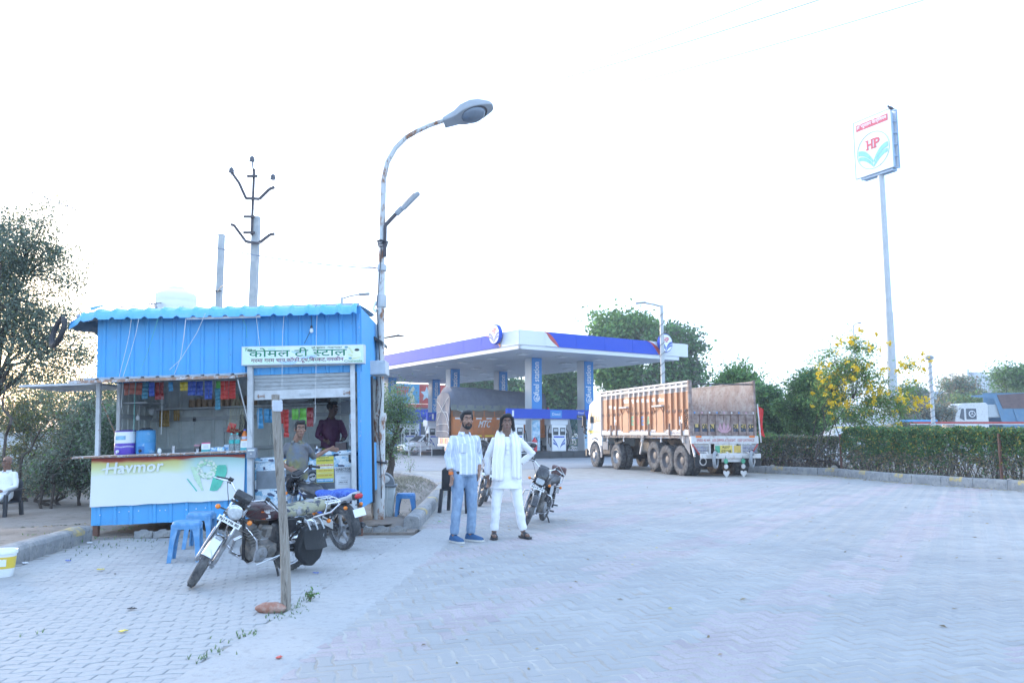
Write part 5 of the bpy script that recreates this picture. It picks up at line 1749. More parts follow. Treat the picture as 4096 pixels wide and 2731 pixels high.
# rag box on the rack of the black motorcycle
t=thing('rack_bundle','brown bundle tied on the rack of the black motorcycle','bundle',b3.matrix_world.copy())
mb=MB();mb.cb((-.44,0,.93),(.09,.28,.16),(0,.2,0));mb.build('bundle',mat('bundle_brown',(.16,.09,.08),.8,var=.2),t,bev=.02)
mb=MB();mb.tube([(-.40,-.15,.86),(-.36,0,1.03),(-.40,.15,.86)],.006,5);mb.build('cord',M_string,t)
# == fuel station
M_cblue=mat('canopy_blue',(.03,.085,.50),.6,spec=.25,var=.05,vs=.6)
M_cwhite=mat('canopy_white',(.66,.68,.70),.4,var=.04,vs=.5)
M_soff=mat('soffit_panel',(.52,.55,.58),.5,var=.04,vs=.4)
M_cred=mat('canopy_red',(.42,.06,.05),.4,var=.25,vs=3)
M_colw=mat('column_cladding',(.50,.53,.55),.4,m=.1,var=.05,vs=1)
M_signb=mat('column_sign_blue',(.035,.24,.60),.35,var=.06,vs=.6)
M_podium=mat('podium_black_tile',(.035,.042,.05),.35,var=.2,vs=2)
M_hpr=mat('logo_red',(.55,.045,.06),.4)
M_hpb=mat('logo_blue',(.06,.13,.42),.4)
M_face=mat('sign_face_white',(.80,.81,.82),.4,var=.02)
SM0=Matrix.Translation((.41,44,0))@Matrix(((.830,-.559,0,0),(.558,.829,0,0),(0,0,1,0),(0,0,0,1)))
CX,CY,CZ0,CZ1=12.3,29.0,6.2,7.25
can=thing('fuel_canopy','blue and white fuel station canopy on six sign clad columns','canopy',SM0)
mb=MB()
npx,npy=6,12
for i in range(npx):
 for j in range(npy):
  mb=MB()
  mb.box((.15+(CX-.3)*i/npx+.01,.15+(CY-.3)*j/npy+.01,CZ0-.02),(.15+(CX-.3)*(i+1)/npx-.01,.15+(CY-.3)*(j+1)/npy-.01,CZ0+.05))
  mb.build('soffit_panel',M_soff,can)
mb=MB()
mb.box((.1,.1,CZ0+.06),(CX-.1,CY-.1,CZ1-.15))
mb.build('roof_deck',M_cwhite,can)
XF=Matrix(((1,0,0,0),(0,0,1,0),(0,1,0,0),(0,0,0,1)))
for nm,L_,M in(('r',CX,Matrix()),('l',CY,Matrix(((0,1,0,0),(1,0,0,0),(0,0,1,0),(0,0,0,1)))),('f',CX,Matrix.Translation((0,CY,0))),('g',CY,Matrix(((0,1,0,CX),(1,0,0,0),(0,0,1,0),(0,0,0,1))))):
 near=nm in 'rl'
 w0=1.76 if nm=='r' else 1.9 if nm=='l' else 2.6
 # trim, white corner panels, blue panels
 mb=MB(M);mb.box((.0,-.0,CZ0-.02),(L_,.14,CZ0+.22));mb.build('fascia_trim',M_cwhite,can,fix=True)
 w1=1.72 if nm=='r' else 2.6
 mb=MB(M);mb.box((-.02,-.06,CZ0+.22),(w0,.10,CZ1));mb.build('corner_panel',M_cwhite,can,fix=True)
 mb=MB(M);mb.box((L_-w1,-.06,CZ0+.22),(L_+(.9 if nm=='r' else .02),.10,CZ1));mb.build('corner_panel',M_cwhite,can,fix=True)
 n=int((L_-w0-w1)/2.0)
 for k in range(n):
  a,b=w0+(L_-w0-w1)*k/n,w0+(L_-w0-w1)*(k+1)/n
  mb=MB(M);mb.box((a+.006,-.07,CZ0+.225),(b-.006,.08,CZ1-.005));mb.build('fascia_panel',M_cblue,can,fix=True)
 if near:
 # curved red swoosh between white and blue
  for fn_,xw in([(lambda t:1.76+.98*(1-t)**.6,1.72),(lambda t:9.58+1.0*(1-t)**.6,10.62)]if nm=='r' else[(lambda t:1.9+1.5*t**1.5,1.86)]):
   H=CZ1-CZ0-.23
   cv=[(fn_(t),CZ0+.226+H*t)for t in np.linspace(0,1,10)]
   rd=[(x+(.34 if xw>x else-.34)*math.sin(math.pi*(.12+.8*(1-i_/9))),z)for i_,(x,z)in enumerate(cv)]
   mb=MB(M@XF);mb.prism(cv+[(xw,CZ1-.006),(xw,CZ0+.226)],-.076,-.0715);mb.build('fascia_curve',M_cwhite,can,0,fix=True)
   mb=MB(M@XF);mb.prism(cv+rd[::-1],-.080,-.0765);mb.build('fascia_swoosh',M_cred,can,0,fix=True)
def hp_face(mb_w,mbr,mbb,M,r_):
 """white disc with red letters and blue leaves, in the XY plane of M"""
 mb_w.add([M@Vector((r_*math.cos(a),r_*math.sin(a),0))for a in np.linspace(0,2*math.pi,40,endpoint=False)],[tuple(range(40))])
 for ch,x in(('H',-.36),('P',.10)):
  lettering(mbr,ch,M@Matrix.Translation((r_*x,r_*.10,.004)),width=r_*.34,height=r_*.52,bold=r_*.025)
  for fx,fz in((0,0),(.34,0),(0,.48),(.34,.48))if ch=='H' else((.04,0),(0,.48)):
   c=M@Vector((r_*(x+fx),r_*(.10+fz),.0045))
   ux,uy=(M.to_3x3()@Vector((1,0,0)))*r_,(M.to_3x3()@Vector((0,1,0)))*r_
   mbr.add([c-ux*.10,c+ux*.10,c+ux*.10+uy*.07,c-ux*.10+uy*.07],[(0,1,2,3)])
 for sg in(-1,1):
  for y0,y1,y2,y3 in((-.56,.20,-.72,-.08),(-.80,-.16,-.96,-.36)):
   up,lo=[],[]
   for t in np.linspace(0,1,12):
    x=sg*r_*(.015+(.93 if y1>0 else .90)*t)
    e=1-(1-t)**2.3
    up.append((x,r_*(y0+(y1-y0)*e)))
    lo.append((x,r_*(y2+(y3-y2)*(1-(1-t)**1.9))))
   P=up+lo[::-1]
   mbb.add([M@Vector((x,y,.004))for x,y in P],[(i,i+1,len(P)-2-i,len(P)-1-i)for i in range(11)])
   # round signs on the fascia
for lb,M in(('round white and blue emblem sign on the near canopy corner',SM0@Matrix(((0,1,0,0),(1,0,0,2.05),(0,0,1,0),(0,0,0,1)))),('round white and blue emblem sign behind the lamp pole on the far canopy corner',SM0@Matrix.Translation((CX-1.35,0,0)))):
 t=thing('emblem_sign',lb,'sign',None,'round signs on the canopy')
 c=M@Matrix.Translation((0,-.35,CZ0+.97))
 FM=c@Matrix(((1,0,0,0),(0,0,-1,0),(0,1,0,0),(0,0,0,1)))@Matrix.Scale(.70,4)
 fl=M.to_3x3().determinant()<0
 if fl:FM=FM@Matrix.Scale(-1,4,(1,0,0))
 mb=MB(FM)
 mb.lathe([(.001,-.30),(.78,-.30),(.82,-.27),(.82,0),(.79,.03),(.76,.03)],36,cap=False)
 mb.build('rim',M_cblue,t,fix=True)
 a,b,d=MB(),MB(),MB()
 FM=FM@Matrix()
 hp_face(a,b,d,FM@Matrix.Translation((0,0,.024)),.775)
 f=a.build('sign_face',M_face,t,0)
 b.build('letters',M_hpr,f,0)
 d.build('emblem',M_hpb,f,0)
 # ceiling lights
for i in range(4):
 for j in range(8):
  p=SM0@Vector((1.8+i*2.9,2.2+j*3.4,CZ0-.04))
  t=thing('ceiling_light','flat square downlight recessed under the canopy','ceiling light',SM0@Matrix.Translation((1.8+i*2.9,2.2+j*3.4,CZ0)),'downlights under the canopy')
  if(i,j)==(0,0):
   m1=MB();m1.box((-.32,-.32,-.07),(.32,.32,-.021));l1=m1.mesh('frame',M_colw)
   m2=MB();m2.box((-.26,-.26,-.085),(.26,.26,-.07));l2=m2.mesh('lens',M_face)
  for nm,me in(('frame',l1),('lens',l2)):
   o=bpy.data.objects.new(nm,me);C.objects.link(o);o.parent=t
   # columns with vertical signs
M_lette=mat('column_lettering',(.72,.76,.78),.4)
for a in(4.1,14.2,24.7):
 for b in(3.8,7.95):
  mb=MB();mb.box((b-.34,a-.34,.45),(b+.34,a+.34,CZ0-.03));col=mb.build('column',M_colw,can,bev=.02)
  mb=MB()
  for z in(2.75,3.0):mb.box((b-.35,a-.35,z),(b+.35,a+.35,z+.012))
  mb.build('column_joint',M_podium,col)['kind']='stuff'
  Cp=Matrix.Translation((b,a,0))
  # blue sign board on the near side (facing -Y) and its lettering, reading upwards
  mb=MB();mb.box((b-.30,a-.42,2.9),(b+.42,a-.345,CZ0-.04));sgp=mb.build('sign_board',M_signb,col,bev=.01)
  mb=MB(Matrix.Translation((b+.20,a-.425,3.55))@Matrix(((0,-1,0,0),(0,0,-1,0),(1,0,0,0),(0,0,0,1))))
  lettering(mb,'e-fuel station',Matrix(),width=2.35,height=.42,bold=.008)
  mb.build('lettering',M_lette,sgp,0)
  mb=MB(Matrix.Translation((b+.02,a-.425,3.68))@XZ);mb.torus(.21,.022,Matrix.Diagonal((1,1,.2,1)),24,6);mb.build('letter_ring',M_lette,sgp)
  mb=MB();mb.box((b-.28,a-.36,.5),(b+.30,a-.345,2.35));mb.build('info_panel',mat('info_panel',(.22,.44,.62),.4,var=.35,vs=2.2,sp=((.60,.68,.74),.42,5,.1))if 'info_panel' not in bpy.data.materials else bpy.data.materials['info_panel'],col)
  # island, dispenser, price beam
 isl=thing('pump_island',{4.1:'near',14.2:'middle',24.7:'far'}[a]+' black tiled pump island under the canopy columns','pump island',SM0,'pump islands')
 for k in range(9):
  mb=MB();mb.box((1.7+k*.95,a-.7,0),(1.7+k*.95+.94,a+.7,.42));mb.build('tile',M_podium,isl,bev=.006)
 mb=MB();mb.box((1.5,a-.62,2.42),(10.2,a-.45,3.0));bm_=mb.build('price_beam',M_cblue,can)
 mb=MB();lettering(mb,'1',Matrix.Translation((1.85,a-.625,2.53))@XZ,width=.14,height=.36);lettering(mb,'Diesel',Matrix.Translation((4.85,a-.635,2.63))@XZ,width=.62,height=.16);lettering(mb,'Diesel',Matrix.Translation((6.9,a-.635,2.76))@XZ,width=.5,height=.13);lettering(mb,'Turbojet',Matrix.Translation((6.9,a-.635,2.5))@XZ,width=.5,height=.12)
 mb.build('lettering',M_face,bm_,0)
 mb=MB();mb.box((4.7,a-.63,2.48),(5.6,a-.618,2.94));mb.build('grade_sign',M_signb,bm_)
 mb=MB();mb.box((6.8,a-.63,2.46),(7.5,a-.618,2.68));mb.build('grade_sign',M_podium,bm_)
 for b in(5.55,2.3,9.4):
  t=thing('fuel_dispenser','white fuel dispenser '+{5.55:'between the two columns',2.3:'at the open end',9.4:'past the second column'}[b]+' of the '+{4.1:'near',14.2:'middle',24.7:'far'}[a]+' pump island','fuel dispenser',SM0@Matrix.Translation((b,a-.1,.42)),'fuel dispensers on the islands')
  mb=MB();mb.box((-.55,-.3,0),(.55,.3,2.0));mb.build('cabinet',M_face,t,bev=.02)
  mb=MB();mb.box((-.68,-.33,1.62),(.68,.33,2.06));mb.build('top_box',M_cwhite,t,bev=.02)
  for x in(-.27,.27):
   mb=MB();mb.box((x-.20,-.32,1.0),(x+.20,-.29,1.45));d_=mb.build('display',M_podium,t)
   mb=MB();mb.box((x-.15,-.325,1.22),(x+.15,-.319,1.38));mb.build('screen',M_colw,d_)
  mb=MB();mb.box((-.42,-.31,.84),(.42,-.301,.93));mb.build('grade_strip',M_cblue,t)
  w_,r_,l_=MB(),MB(),MB()
  mb=MB()
  for sg in(-1,1):
   for o_ in(0,.22):
    up,lo=[],[]
    for k in range(11):
     tt=k/10
     x=.04*sg+sg*.42*tt-(0 if sg>0 else 0)
     z=.05+.75*tt**.55-o_*tt
     up.append((x,z));lo.append((x,z-.13*tt**.7-.01))
    P=up+lo[::-1]
    mb.add([(x,-.306,z)for x,z in P],[(i,i+1,len(P)-2-i,len(P)-1-i)for i in range(10)])
  mb.build('leaf_print',M_hpb,t,0)
  for sg in(-1,1):
   mb=MB();mb.tube([(sg*.58,-.1,1.55),(sg*.78,-.2,1.2),(sg*.82,-.3,.5),(sg*.70,-.35,.25),(sg*.62,-.25,.9)],.03,6);mb.build('hose',M_wire,t)
   mb=MB();mb.cb((sg*.62,-.2,.98),(.09,.2,.28));mb.build('nozzle',M_dark,t,bev=.01)
   # shop building behind the forecourt
BMx=SM0@Matrix.Translation((6,33.5,0))
bd=thing('station_shop','white station shop with blue band and painted Hindi hoarding above','shop building',BMx)
mb=MB();mb.box((-9,0,0),(9,6,4.3));mb.build('wall',M_cwhite,bd)
mb=MB();mb.box((-9.1,-.25,3.1),(9.1,-.01,3.9));mb.build('blue_band',M_cblue,bd)
mb=MB();mb.box((-9.1,-.3,4.05),(9.1,-.02,4.42));mb.build('red_band',M_cred,bd)
for x in(-6.5,-3.6,-.8,2.2,5.2):
 mb=MB();mb.box((x,-.06,.4),(x+2.2,-.005,2.9));f=mb.build('window',M_hpb,bd)
 for k in(0,1):
  mb=MB();mb.box((x+.12+k*1.05,-.08,.55),(x+1.05+k*1.03,-.062,2.75));mb.build('pane',mat('shop_glass',(.05,.07,.09),.08,var=.4,vs=1)if 'shop_glass' not in bpy.data.materials else bpy.data.materials['shop_glass'],f)
ho=thing('hoarding','painted blue and red hoarding with Hindi letters on the shop roof','hoarding',BMx)
M_hblue=mat('hoarding_blue',(.06,.27,.46),.6,var=.2,vs=.5)
mb=MB();mb.box((-9,-.2,4.45),(5.05,-.05,6.35));mb.build('board',M_hblue,ho)
mb=MB();mb.box((5.05,-.2,4.45),(9.1,-.05,6.35));mb.build('red_board',M_cred,ho)
mb=MB();lettering(mb,'पतसर',Matrix.Translation((2.4,-.21,5.2))@XZ,width=1.5,height=.85,bold=.03);lettering(mb,'केश',Matrix.Translation((-1.3,-.21,5.2))@XZ,width=1.7,height=.85,bold=.03);mb.build('lettering',M_cred,ho,0)
mb=MB();mb.add([Vector((5.85+(.72 if k%2==0 else .32)*math.sin(k*math.pi/5),-.212,5.4+(.78 if k%2==0 else .34)*math.cos(k*math.pi/5)))for k in range(10)],[tuple(range(9,-1,-1))]);mb.build('painted_star',mat('hoarding_star',(.42,.55,.60),.6,var=.2,vs=2),ho,0)
mb=MB();mb.add([(4.1+(x-3.8)*.55,-.212,4.55+(z-5.3)*.68)for x,z in((3.5,5.3),(4.6,5.35),(4.5,6.2),(4.1,6.6),(4.6,7.2),(4.3,7.7),(3.9,7.3),(3.5,6.6),(3.0,6.8),(3.3,6.2),(3.8,6.0))],[tuple(range(10,-1,-1))]);mb.build('painted_figure',mat('hoarding_gold',(.50,.50,.34),.6,var=.2,vs=3),ho,0)
# air post panel and notice kiosk left of the truck
t=thing('quality_kiosk','red and blue quality notice stand outside the shop','notice stand',SM0@Matrix.Translation((4.4,27.8,0)))
mb=MB();mb.box((-.9,-.2,0),(.9,.1,2.2));mb.build('stand',M_cblue,t,bev=.05)
mb=MB();mb.box((-.5,-.22,.5),(.75,-.205,1.6));mb.build('notice',M_face,t)
mb=MB();mb.box((-.85,-.23,.1),(-.5,-.201,1.7));mb.build('red_panel',M_cred,t)
# extinguisher, steel railing, red hose pipe, solar panel and blue mesh fence
t=thing('fire_extinguisher','red fire extinguisher standing by the near column','extinguisher',SM0@Matrix.Translation((3.3,3.2,.42)))
mb=MB();mb.lathe([(.001,0),(.16,.01),(.16,.62),(.10,.74),(.05,.78),(.05,.86),(.001,.86)],18);mb.build('cylinder',M_hpr,t)
mb=MB();mb.tube([(0,0,.84),(.1,0,.86),(.2,0,.7),(.19,0,.3)],.025,6);mb.build('hose',M_wire,t)
mb=MB();mb.lathe([(.165,.4),(.165,.55)],18,cap=False);mb.build('label',M_face,t)
for lb,x0,x1,y in(('steel guard rail beside the white hatchback',-1.1,.6,11.2),('steel guard rail beside the fire extinguisher',1.0,3.0,2.9)):
 t=thing('guard_rail',lb,'guard rail',SM0,'steel guard rails')
 for x in np.linspace(x0,x1,3):mb=MB();mb.tube([(x,y,0),(x,y,1.0)],.04,8);mb.build('post',M_steel,t)
 for z in(.35,.65,.97):mb=MB();mb.tube([(x0,y,z),(x1,y,z)],.03,8);mb.build('rail',M_steel,t)
FM0=Matrix.Translation(A(2360,1700,62).xy.to_3d())
t=thing('mesh_fence','blue mesh fence panels behind the pump island','fence',SM0@Matrix.Translation((9.5,8,0)))
M_fence=mat('fence_blue',(.09,.25,.45),.5,var=.1)
for k in range(7):
 mb=MB();mb.tube([(k*1.6,0,0),(k*1.6,0,2.8)],.045,6);mb.build('post',M_fence,t)
for z in(.1,1.2,2.75):
 mb=MB();mb.tube([(0,0,z),(9.6,0,z)],.035,6);mb.build('rail',M_fence,t)
mb=MB()
for k in range(-14,50):
 x=k*.2
 for s_ in(-1,1):
  a=(x if s_>0 else x+2.6,0,.1);b=(x+2.6 if s_>0 else x,0,2.7)
  lo,hi=(a,b)if a[0]<b[0]else(b,a)
  t0=max(0,(0-lo[0])/2.6);t1=min(1,(9.6-lo[0])/2.6)
  if t1>t0:
   q=Vector(hi)-Vector(lo)
   mb.tube([Vector(lo)+q*t0,Vector(lo)+q*t1],.012,3,False)
mb.build('mesh',M_fence,t)['kind']='stuff'
t=thing('white_plinth','pale blue crate block standing in front of the mesh fence','crate',SM0@Matrix.Translation((10.2,6.6,0)))
mb=MB();mb.box((0,0,.1),(2.2,.8,1.0));mb.build('crate_body',mat('crate_blue',(.20,.34,.44),.6,var=.15),t,bev=.02)
mb=MB();mb.box((-.05,-.05,.0),(2.25,.85,.1));mb.build('base',M_colw,t)
# == covered orange lorry
M_orange=mat('truck_orange',(.52,.16,.035),.5,var=.12,vs=1.5,sp=((.36,.14,.06),.32,3,.15),sp2=((.25,.15,.10),.16,10,.05))
M_tarp=mat('tarpaulin_grey',(.105,.115,.15),.75,var=.2,vs=1.2,bump=.8,bs=6,sp=((.15,.16,.185),.35,3,.2))
M_tarpg=mat('tarpaulin_skirt',(.17,.19,.17),.8,var=.2,vs=2)
M_tw=mat('lorry_white',(.60,.60,.59),.5,var=.06,sp=((.36,.30,.26),.25,6,.12))
M_chassis=mat('chassis_dark',(.045,.042,.042),.7,var=.3,vs=4,sp=((.14,.12,.10),.35,6,.1))
M_yellow=mat('reflector_yellow',(.80,.58,.04),.35)
def lorry_wheel(root,c,r_=.52,wd=.28,dual=False,axis=(0,1,0),rimm=None,name='wheel'):
 w=thing(name,None,None)
 w.parent=root
 Mx=Matrix.Translation(c)@Matrix.Rotation(R(90),4,'X')
 for k in range(2 if dual else 1):
  off=-k*(wd+.05)*(1 if c[1]>-1.2 else-1)
  Mk=Matrix.Translation((0,off,0))@Mx
  mb=MB(Mk)
  mb.lathe([(r_*.58,-wd/2+.02),(r_*.80,-wd/2),(r_*.95,-wd/2+.02),(r_,-wd/2+.06),(r_,wd/2-.06),(r_*.95,wd/2-.02),(r_*.80,wd/2),(r_*.58,wd/2-.02)],40,cap=False)
  mb.build('tyre',M_tyre,w,40)
  mb=MB(Mk)
  for i in range(40):
   a=2*math.pi*i/40
   for z in(-.08,0,.08):
    mb.cb((r_*math.cos(a+z*.4),r_*math.sin(a+z*.4),z),(.022,r_*.115,.065),(0,0,a))
  mb.build('tread_block',M_tyre,w)['kind']='stuff'
  mb=MB(Mk)
  sg=1 if c[1]>-1.2 else-1
  # M rotates local z to -y; the outer face lies towards -z for the near side
  o_=-1 if sg>0 else 1
  mb.lathe([(r_*.60,o_*wd/2*.8),(r_*.56,o_*wd/2*.85),(r_*.50,o_*(.02 if dual else wd/2*.3)),(r_*.30,o_*(-.02 if dual else wd/2*.6)),(r_*.26,o_*(.05 if dual else wd/2*1.1)),(r_*.10,o_*(.07 if dual else wd/2*1.2)),(.001,o_*(.07 if dual else wd/2*1.2))],28,cap=False)
  mb.build('rim',rimm or M_alloyg,w)
 return w
c0=A(1806,1828,49.6)
LM=Matrix.Translation((c0.x,49.6,0))@Matrix.Rotation(math.atan2(.40,.915),4,'Z')
lo_=thing('covered_lorry','orange lorry with its load roped under a grey tarpaulin','lorry',LM)
Lb,Wb,z0,z1=6.4,2.5,1.35,3.15
# side boards of vertical panels with slats, the near side facing the yard (local -Y)
n=9
for k in range(n):
 a,b=.05+(Lb-.1)*k/n,.05+(Lb-.1)*(k+1)/n
 mb=MB();mb.box((a+.012,0,z0+.12),(b-.012,.05,z1-.62));mb.build('side_panel',M_orange,lo_)
 for q in range(4):
  mb=MB();mb.box((a+.03,.0,z1-.58+q*.13),(b-.03,.035,z1-.58+q*.13+.085));mb.build('slat',mat('slat_brown',(.24,.16,.11),.7,var=.25,vs=3)if 'slat_brown' not in bpy.data.materials else bpy.data.materials['slat_brown'],lo_)
 mb=MB();mb.box((b-.03,-.035,z0+.02),(b+.03,.0,z1+.05));mb.build('rib',M_orange,lo_,bev=.004)
 mb=MB();mb.box((a+.16,-.012,z0+1.05),(b-.16,-.001,z0+1.15));mb.build('printed_band',M_tw,lo_)
mb=MB();mb.box((0,-.03,z0-.10),(Lb,.06,z0+.10));mb.build('side_rail',M_orange,lo_)
for k in range(7):
 mb=MB();mb.box((.6+k*.8,-.037,z0-.03),(.6+k*.8+.6,-.031,z0+.06));mb.build('reflector',M_yellow,lo_)
mb=MB();mb.box((0.02,Wb-.05,z0),(Lb,Wb,z1));mb.build('far_side',M_orange,lo_)
mb=MB();mb.box((.02,.06,z0-.12),(Lb,Wb-.06,z0));mb.build('bed',M_chassis,lo_)
mb=MB();mb.box((-.0,.06,z0),(.06,Wb-.06,z1));mb.build('tailboard',M_orange,lo_)
mb=MB();lettering(mb,'MTC',Matrix.Translation((1.75,-.04,z0+.55))@XZ,width=.75,height=.42,shear=.3,bold=.012);mb.build('lettering',M_tw,lo_,0)
def tarp(u,v):
 a=u*math.pi*1.0
 y=Wb/2-math.cos(a)*(Wb/2+.10)
 hh=1.38+.12*math.sin(v*7)*.4+.12*noise.noise(Vector((v*3,u*2,1)))
 zz=z1-.05+(abs(math.sin(a))**.42)*hh*(.75 if v<.02 else 1)*(1-.16*v)
 x=-.15+(Lb+.2)*v
 bmp=.035*abs(math.sin(v*62))*math.sin(a)
 return(x,y,zz+bmp-.02)
mb=MB();mb.grid(tarp,26,60);mb.build('tarpaulin',M_tarp,lo_,60)
def tarpback(u,v):
 y=-.10+(Wb+.2)*u
 a=math.acos(max(-1,min(1,1-2*u)))
 top=tarp(a/math.pi,0)[2]
 z=z0-.05+(top-z0+.05)*v
 return(-.17-.05*math.sin(u*9+v*3)*.6-.06*noise.noise(Vector((u*6,v*4,3))),y,z)
mb=MB();mb.grid(tarpback,24,20);mb.build('tarpaulin_back',M_tarp,lo_,60)
mb=MB();mb.grid(lambda u,v:(-.1+(Lb+.1)*u,-.105-.01*math.sin(u*70),z1-.22+.34*v+.02*math.sin(u*40)),80,3);mb.build('tarpaulin_skirt',M_tarpg,lo_,60)
mb=MB()
for a,b in(((.05,.3),(.95,.9)),((.0,.55),(1.0,.58)),((.0,.30),(1.0,.28)),((.1,.95),(.9,.35)),((0,.12),(1,.14))):
 mb.tube([Vector(tarpback(a[0]+(b[0]-a[0])*t,a[1]+(b[1]-a[1])*t))+Vector((-.03,0,0))for t in np.linspace(0,1,12)],.014,5)
mb.tube([(-.05,-.06,z1-.05),(.75,-.08,z1-.30)],.03,5)
mb.build('rope',M_string,lo_)['kind']='stuff'
# rear end under the tarpaulin
mb=MB();mb.box((-.06,.05,z0-.55),(.0,Wb-.05,z0-.08));rb=mb.build('rear_panel',M_tw,lo_)
for k in range(6):
 mb=MB();mb.box((-.075,.30+k*.32,z0-.50),(-.061,.48+k*.32,z0-.14));mb.build('painted_panel',(M_yellow,M_cred,M_orange)[k%3],rb)
mb=MB();mb.box((-.12,.05,.72),(.02,Wb-.05,.86));mb.build('bumper',M_tw,lo_)
mb=MB();mb.box((-.10,.25,.42),(-.06,1.05,.72));mb.build('number_plate',M_tw,lo_)
for q in(.45,.85):
 mb=MB();mb.add([(-.11,q-.12,.48),(-.11,q+.12,.48),(-.11,q,.66)],[(0,1,2)]);mb.build('warning_triangle',M_oran,lo_,0)
mb=MB();mb.box((.1,.75,.75),(8.4,.90,1.05));mb.box((.1,1.6,.75),(8.4,1.75,1.05));mb.build('chassis',M_chassis,lo_)['kind']='stuff'
for x in(1.95,7.6):
 lorry_wheel(lo_,(x,.14,.5),.5,.28,x<4)
 lorry_wheel(lo_,(x,Wb-.14,.5),.5,.28,x<4)
mb=MB();mb.loft([[(1.95+r_*math.cos(a),y,.5+r_*math.sin(a))for y,r_ in((-.05,.62),(.45,.62),(.45,.66),(-.05,.66))]for a in np.linspace(.5,2.6,10)]);mb.build('mudguard',M_tw,lo_)
# cab
cb_=[(6.55,2.75),(6.55,.75),(8.35,.75),(8.45,1.6),(8.2,2.75)]
mb=MB();mb.prism(cb_,.06,Wb-.06,XF);mb.build('cab',M_tw,lo_,bev=.05)
mb=MB();mb.box((7.1,.045,1.75),(7.95,.058,2.5));mb.build('side_window',bpy.data.materials['shop_glass'],lo_)
mb=MB();mb.box((7.0,.04,.8),(8.0,.05,1.7));mb.build('door',M_tw,lo_)
mb=MB();mb.tube([(6.6,-.02,3.2),(6.9,-.05,2.6),(7.1,-.05,1.6),(7.1,-.05,.6)],.06,8);mb.build('red_pipe',M_hpr,lo_)
# == white hatchback
cc=G(1696,1818)
HM=Matrix.Translation((A(1700,1818,57.5).x,57.5,0))@Matrix.Rotation(R(180+32),4,'Z')
hb_=thing('hatchback_car','white hatchback parked beside the covered lorry','car',HM)
M_carw=mat('car_white',(.74,.75,.76),.25,var=.02,coat=.6)
secs=[(1.90,.30,.62,.60,.45),(1.84,.26,.72,.74,.60),(1.5,.24,.86,.82,.78),(.95,.22,.95,.84,.80),(.45,.22,1.32,.84,.66),(.1,.22,1.46,.84,.60),(-.8,.22,1.50,.84,.58),(-1.5,.24,1.40,.84,.60),(-1.85,.28,.98,.80,.74),(-1.92,.34,.80,.70,.66)]
rings=[]
for x,zb,zt,wb_,wt in secs:
 zs=min(.92,zb+(zt-zb)*.8)
 rings.append([Vector((x,y,z))for y,z in((-wb_*.92,zb),(-wb_,zb+.12),(-wb_,zs*.8),(-wb_*.97,zs),(-wt,zt-.05),(-wt*.75,zt),(wt*.75,zt),(wt,zt-.05),(wb_*.97,zs),(wb_,zs*.8),(wb_,zb+.12),(wb_*.92,zb))])
mb=MB();mb.loft(rings);mb.build('body',M_carw,hb_,40,fix=True).modifiers.new('s','SUBSURF').levels=1
M_cglass=mat('car_glass',(.03,.04,.05),.06,var=.3)
mb=MB();mb.add([(.98,-.68,.985),(.98,.68,.985),(.44,.56,1.36),(.44,-.56,1.36)],[(0,1,2,3)]);mb.build('windscreen',M_cglass,hb_,0)
for sg in(-1,1):
 mb=MB();mb.add([(.75,sg*.835,.98),(.35,sg*.70,1.33),(-1.2,sg*.69,1.36),(-1.45,sg*.835,1.0)],[(0,1,2,3)]);mb.build('side_window',M_cglass,hb_,0)
 mb=MB();mb.ell((1.76,sg*.58,.70),(.12,.20,.085),12,8,(0,0,sg*-.4));mb.build('headlight',M_lens,hb_)
 mb=MB();mb.ell((.62,sg*.95,1.0),(.06,.10,.07),10,7);mb.build('mirror',M_carw,hb_)
 for x in(1.2,-1.25):
  w=lorry_wheel(hb_,(x,sg*.74,.30),.30,.18)
  for j,ch in enumerate(w.children):
   pass
mb=MB();mb.box((1.86,-.35,.56),(1.93,.35,.66));mb.build('grille',M_blkp,hb_)
mb=MB();mb.box((1.86,-.48,.32),(1.925,.48,.44));mb.build('air_intake',M_blkp,hb_)
mb=MB();mb.box((1.90,-.22,.46),(1.935,.22,.54));mb.build('number_plate',M_plate,hb_)
# == empty orange trailer lorry
TM=Matrix.Translation((6.14,27.5,0))@Matrix.Rotation(math.atan2(.96,-.285),4,'Z')
tr=thing('trailer_lorry','long empty orange and white sided trailer lorry with open back','lorry',TM)
M_tor=mat('trailer_orange',(.50,.205,.095),.6,var=.10,vs=1.2,sp=((.42,.24,.15),.38,2.2,.2),sp2=((.28,.17,.12),.16,14,.05))
M_tin=mat('trailer_inner',(.29,.22,.195),.7,var=.22,vs=1.6,sp=((.40,.37,.35),.42,3,.15),sp2=((.17,.12,.11),.28,9,.1))
M_twh=mat('trailer_white',(.60,.57,.545),.6,var=.08,vs=2,sp=((.38,.28,.22),.28,7,.1))
M_tgate=mat('tailgate_rusty',(.23,.155,.13),.7,var=.3,vs=5,sp=((.36,.30,.27),.36,5,.12),sp2=((.10,.14,.22),.2,12,.06))
TL,TW,zb,zt=7.75,2.55,1.41,3.27
def TP(x,y,w=0.0):
 """photo position to the near side plane (local Y = w) of the trailer"""
 return onp(TM,x,y,w)
def c6(x,y):return(2300+x/2.8,1450+y/2.8)
rx=sorted(TP(*c6(x,500)).x for x in(367,424,474,530,617,674,731,788,848,914,1018,1086,1152,1218))
ed=[.03]+rx+[TL]
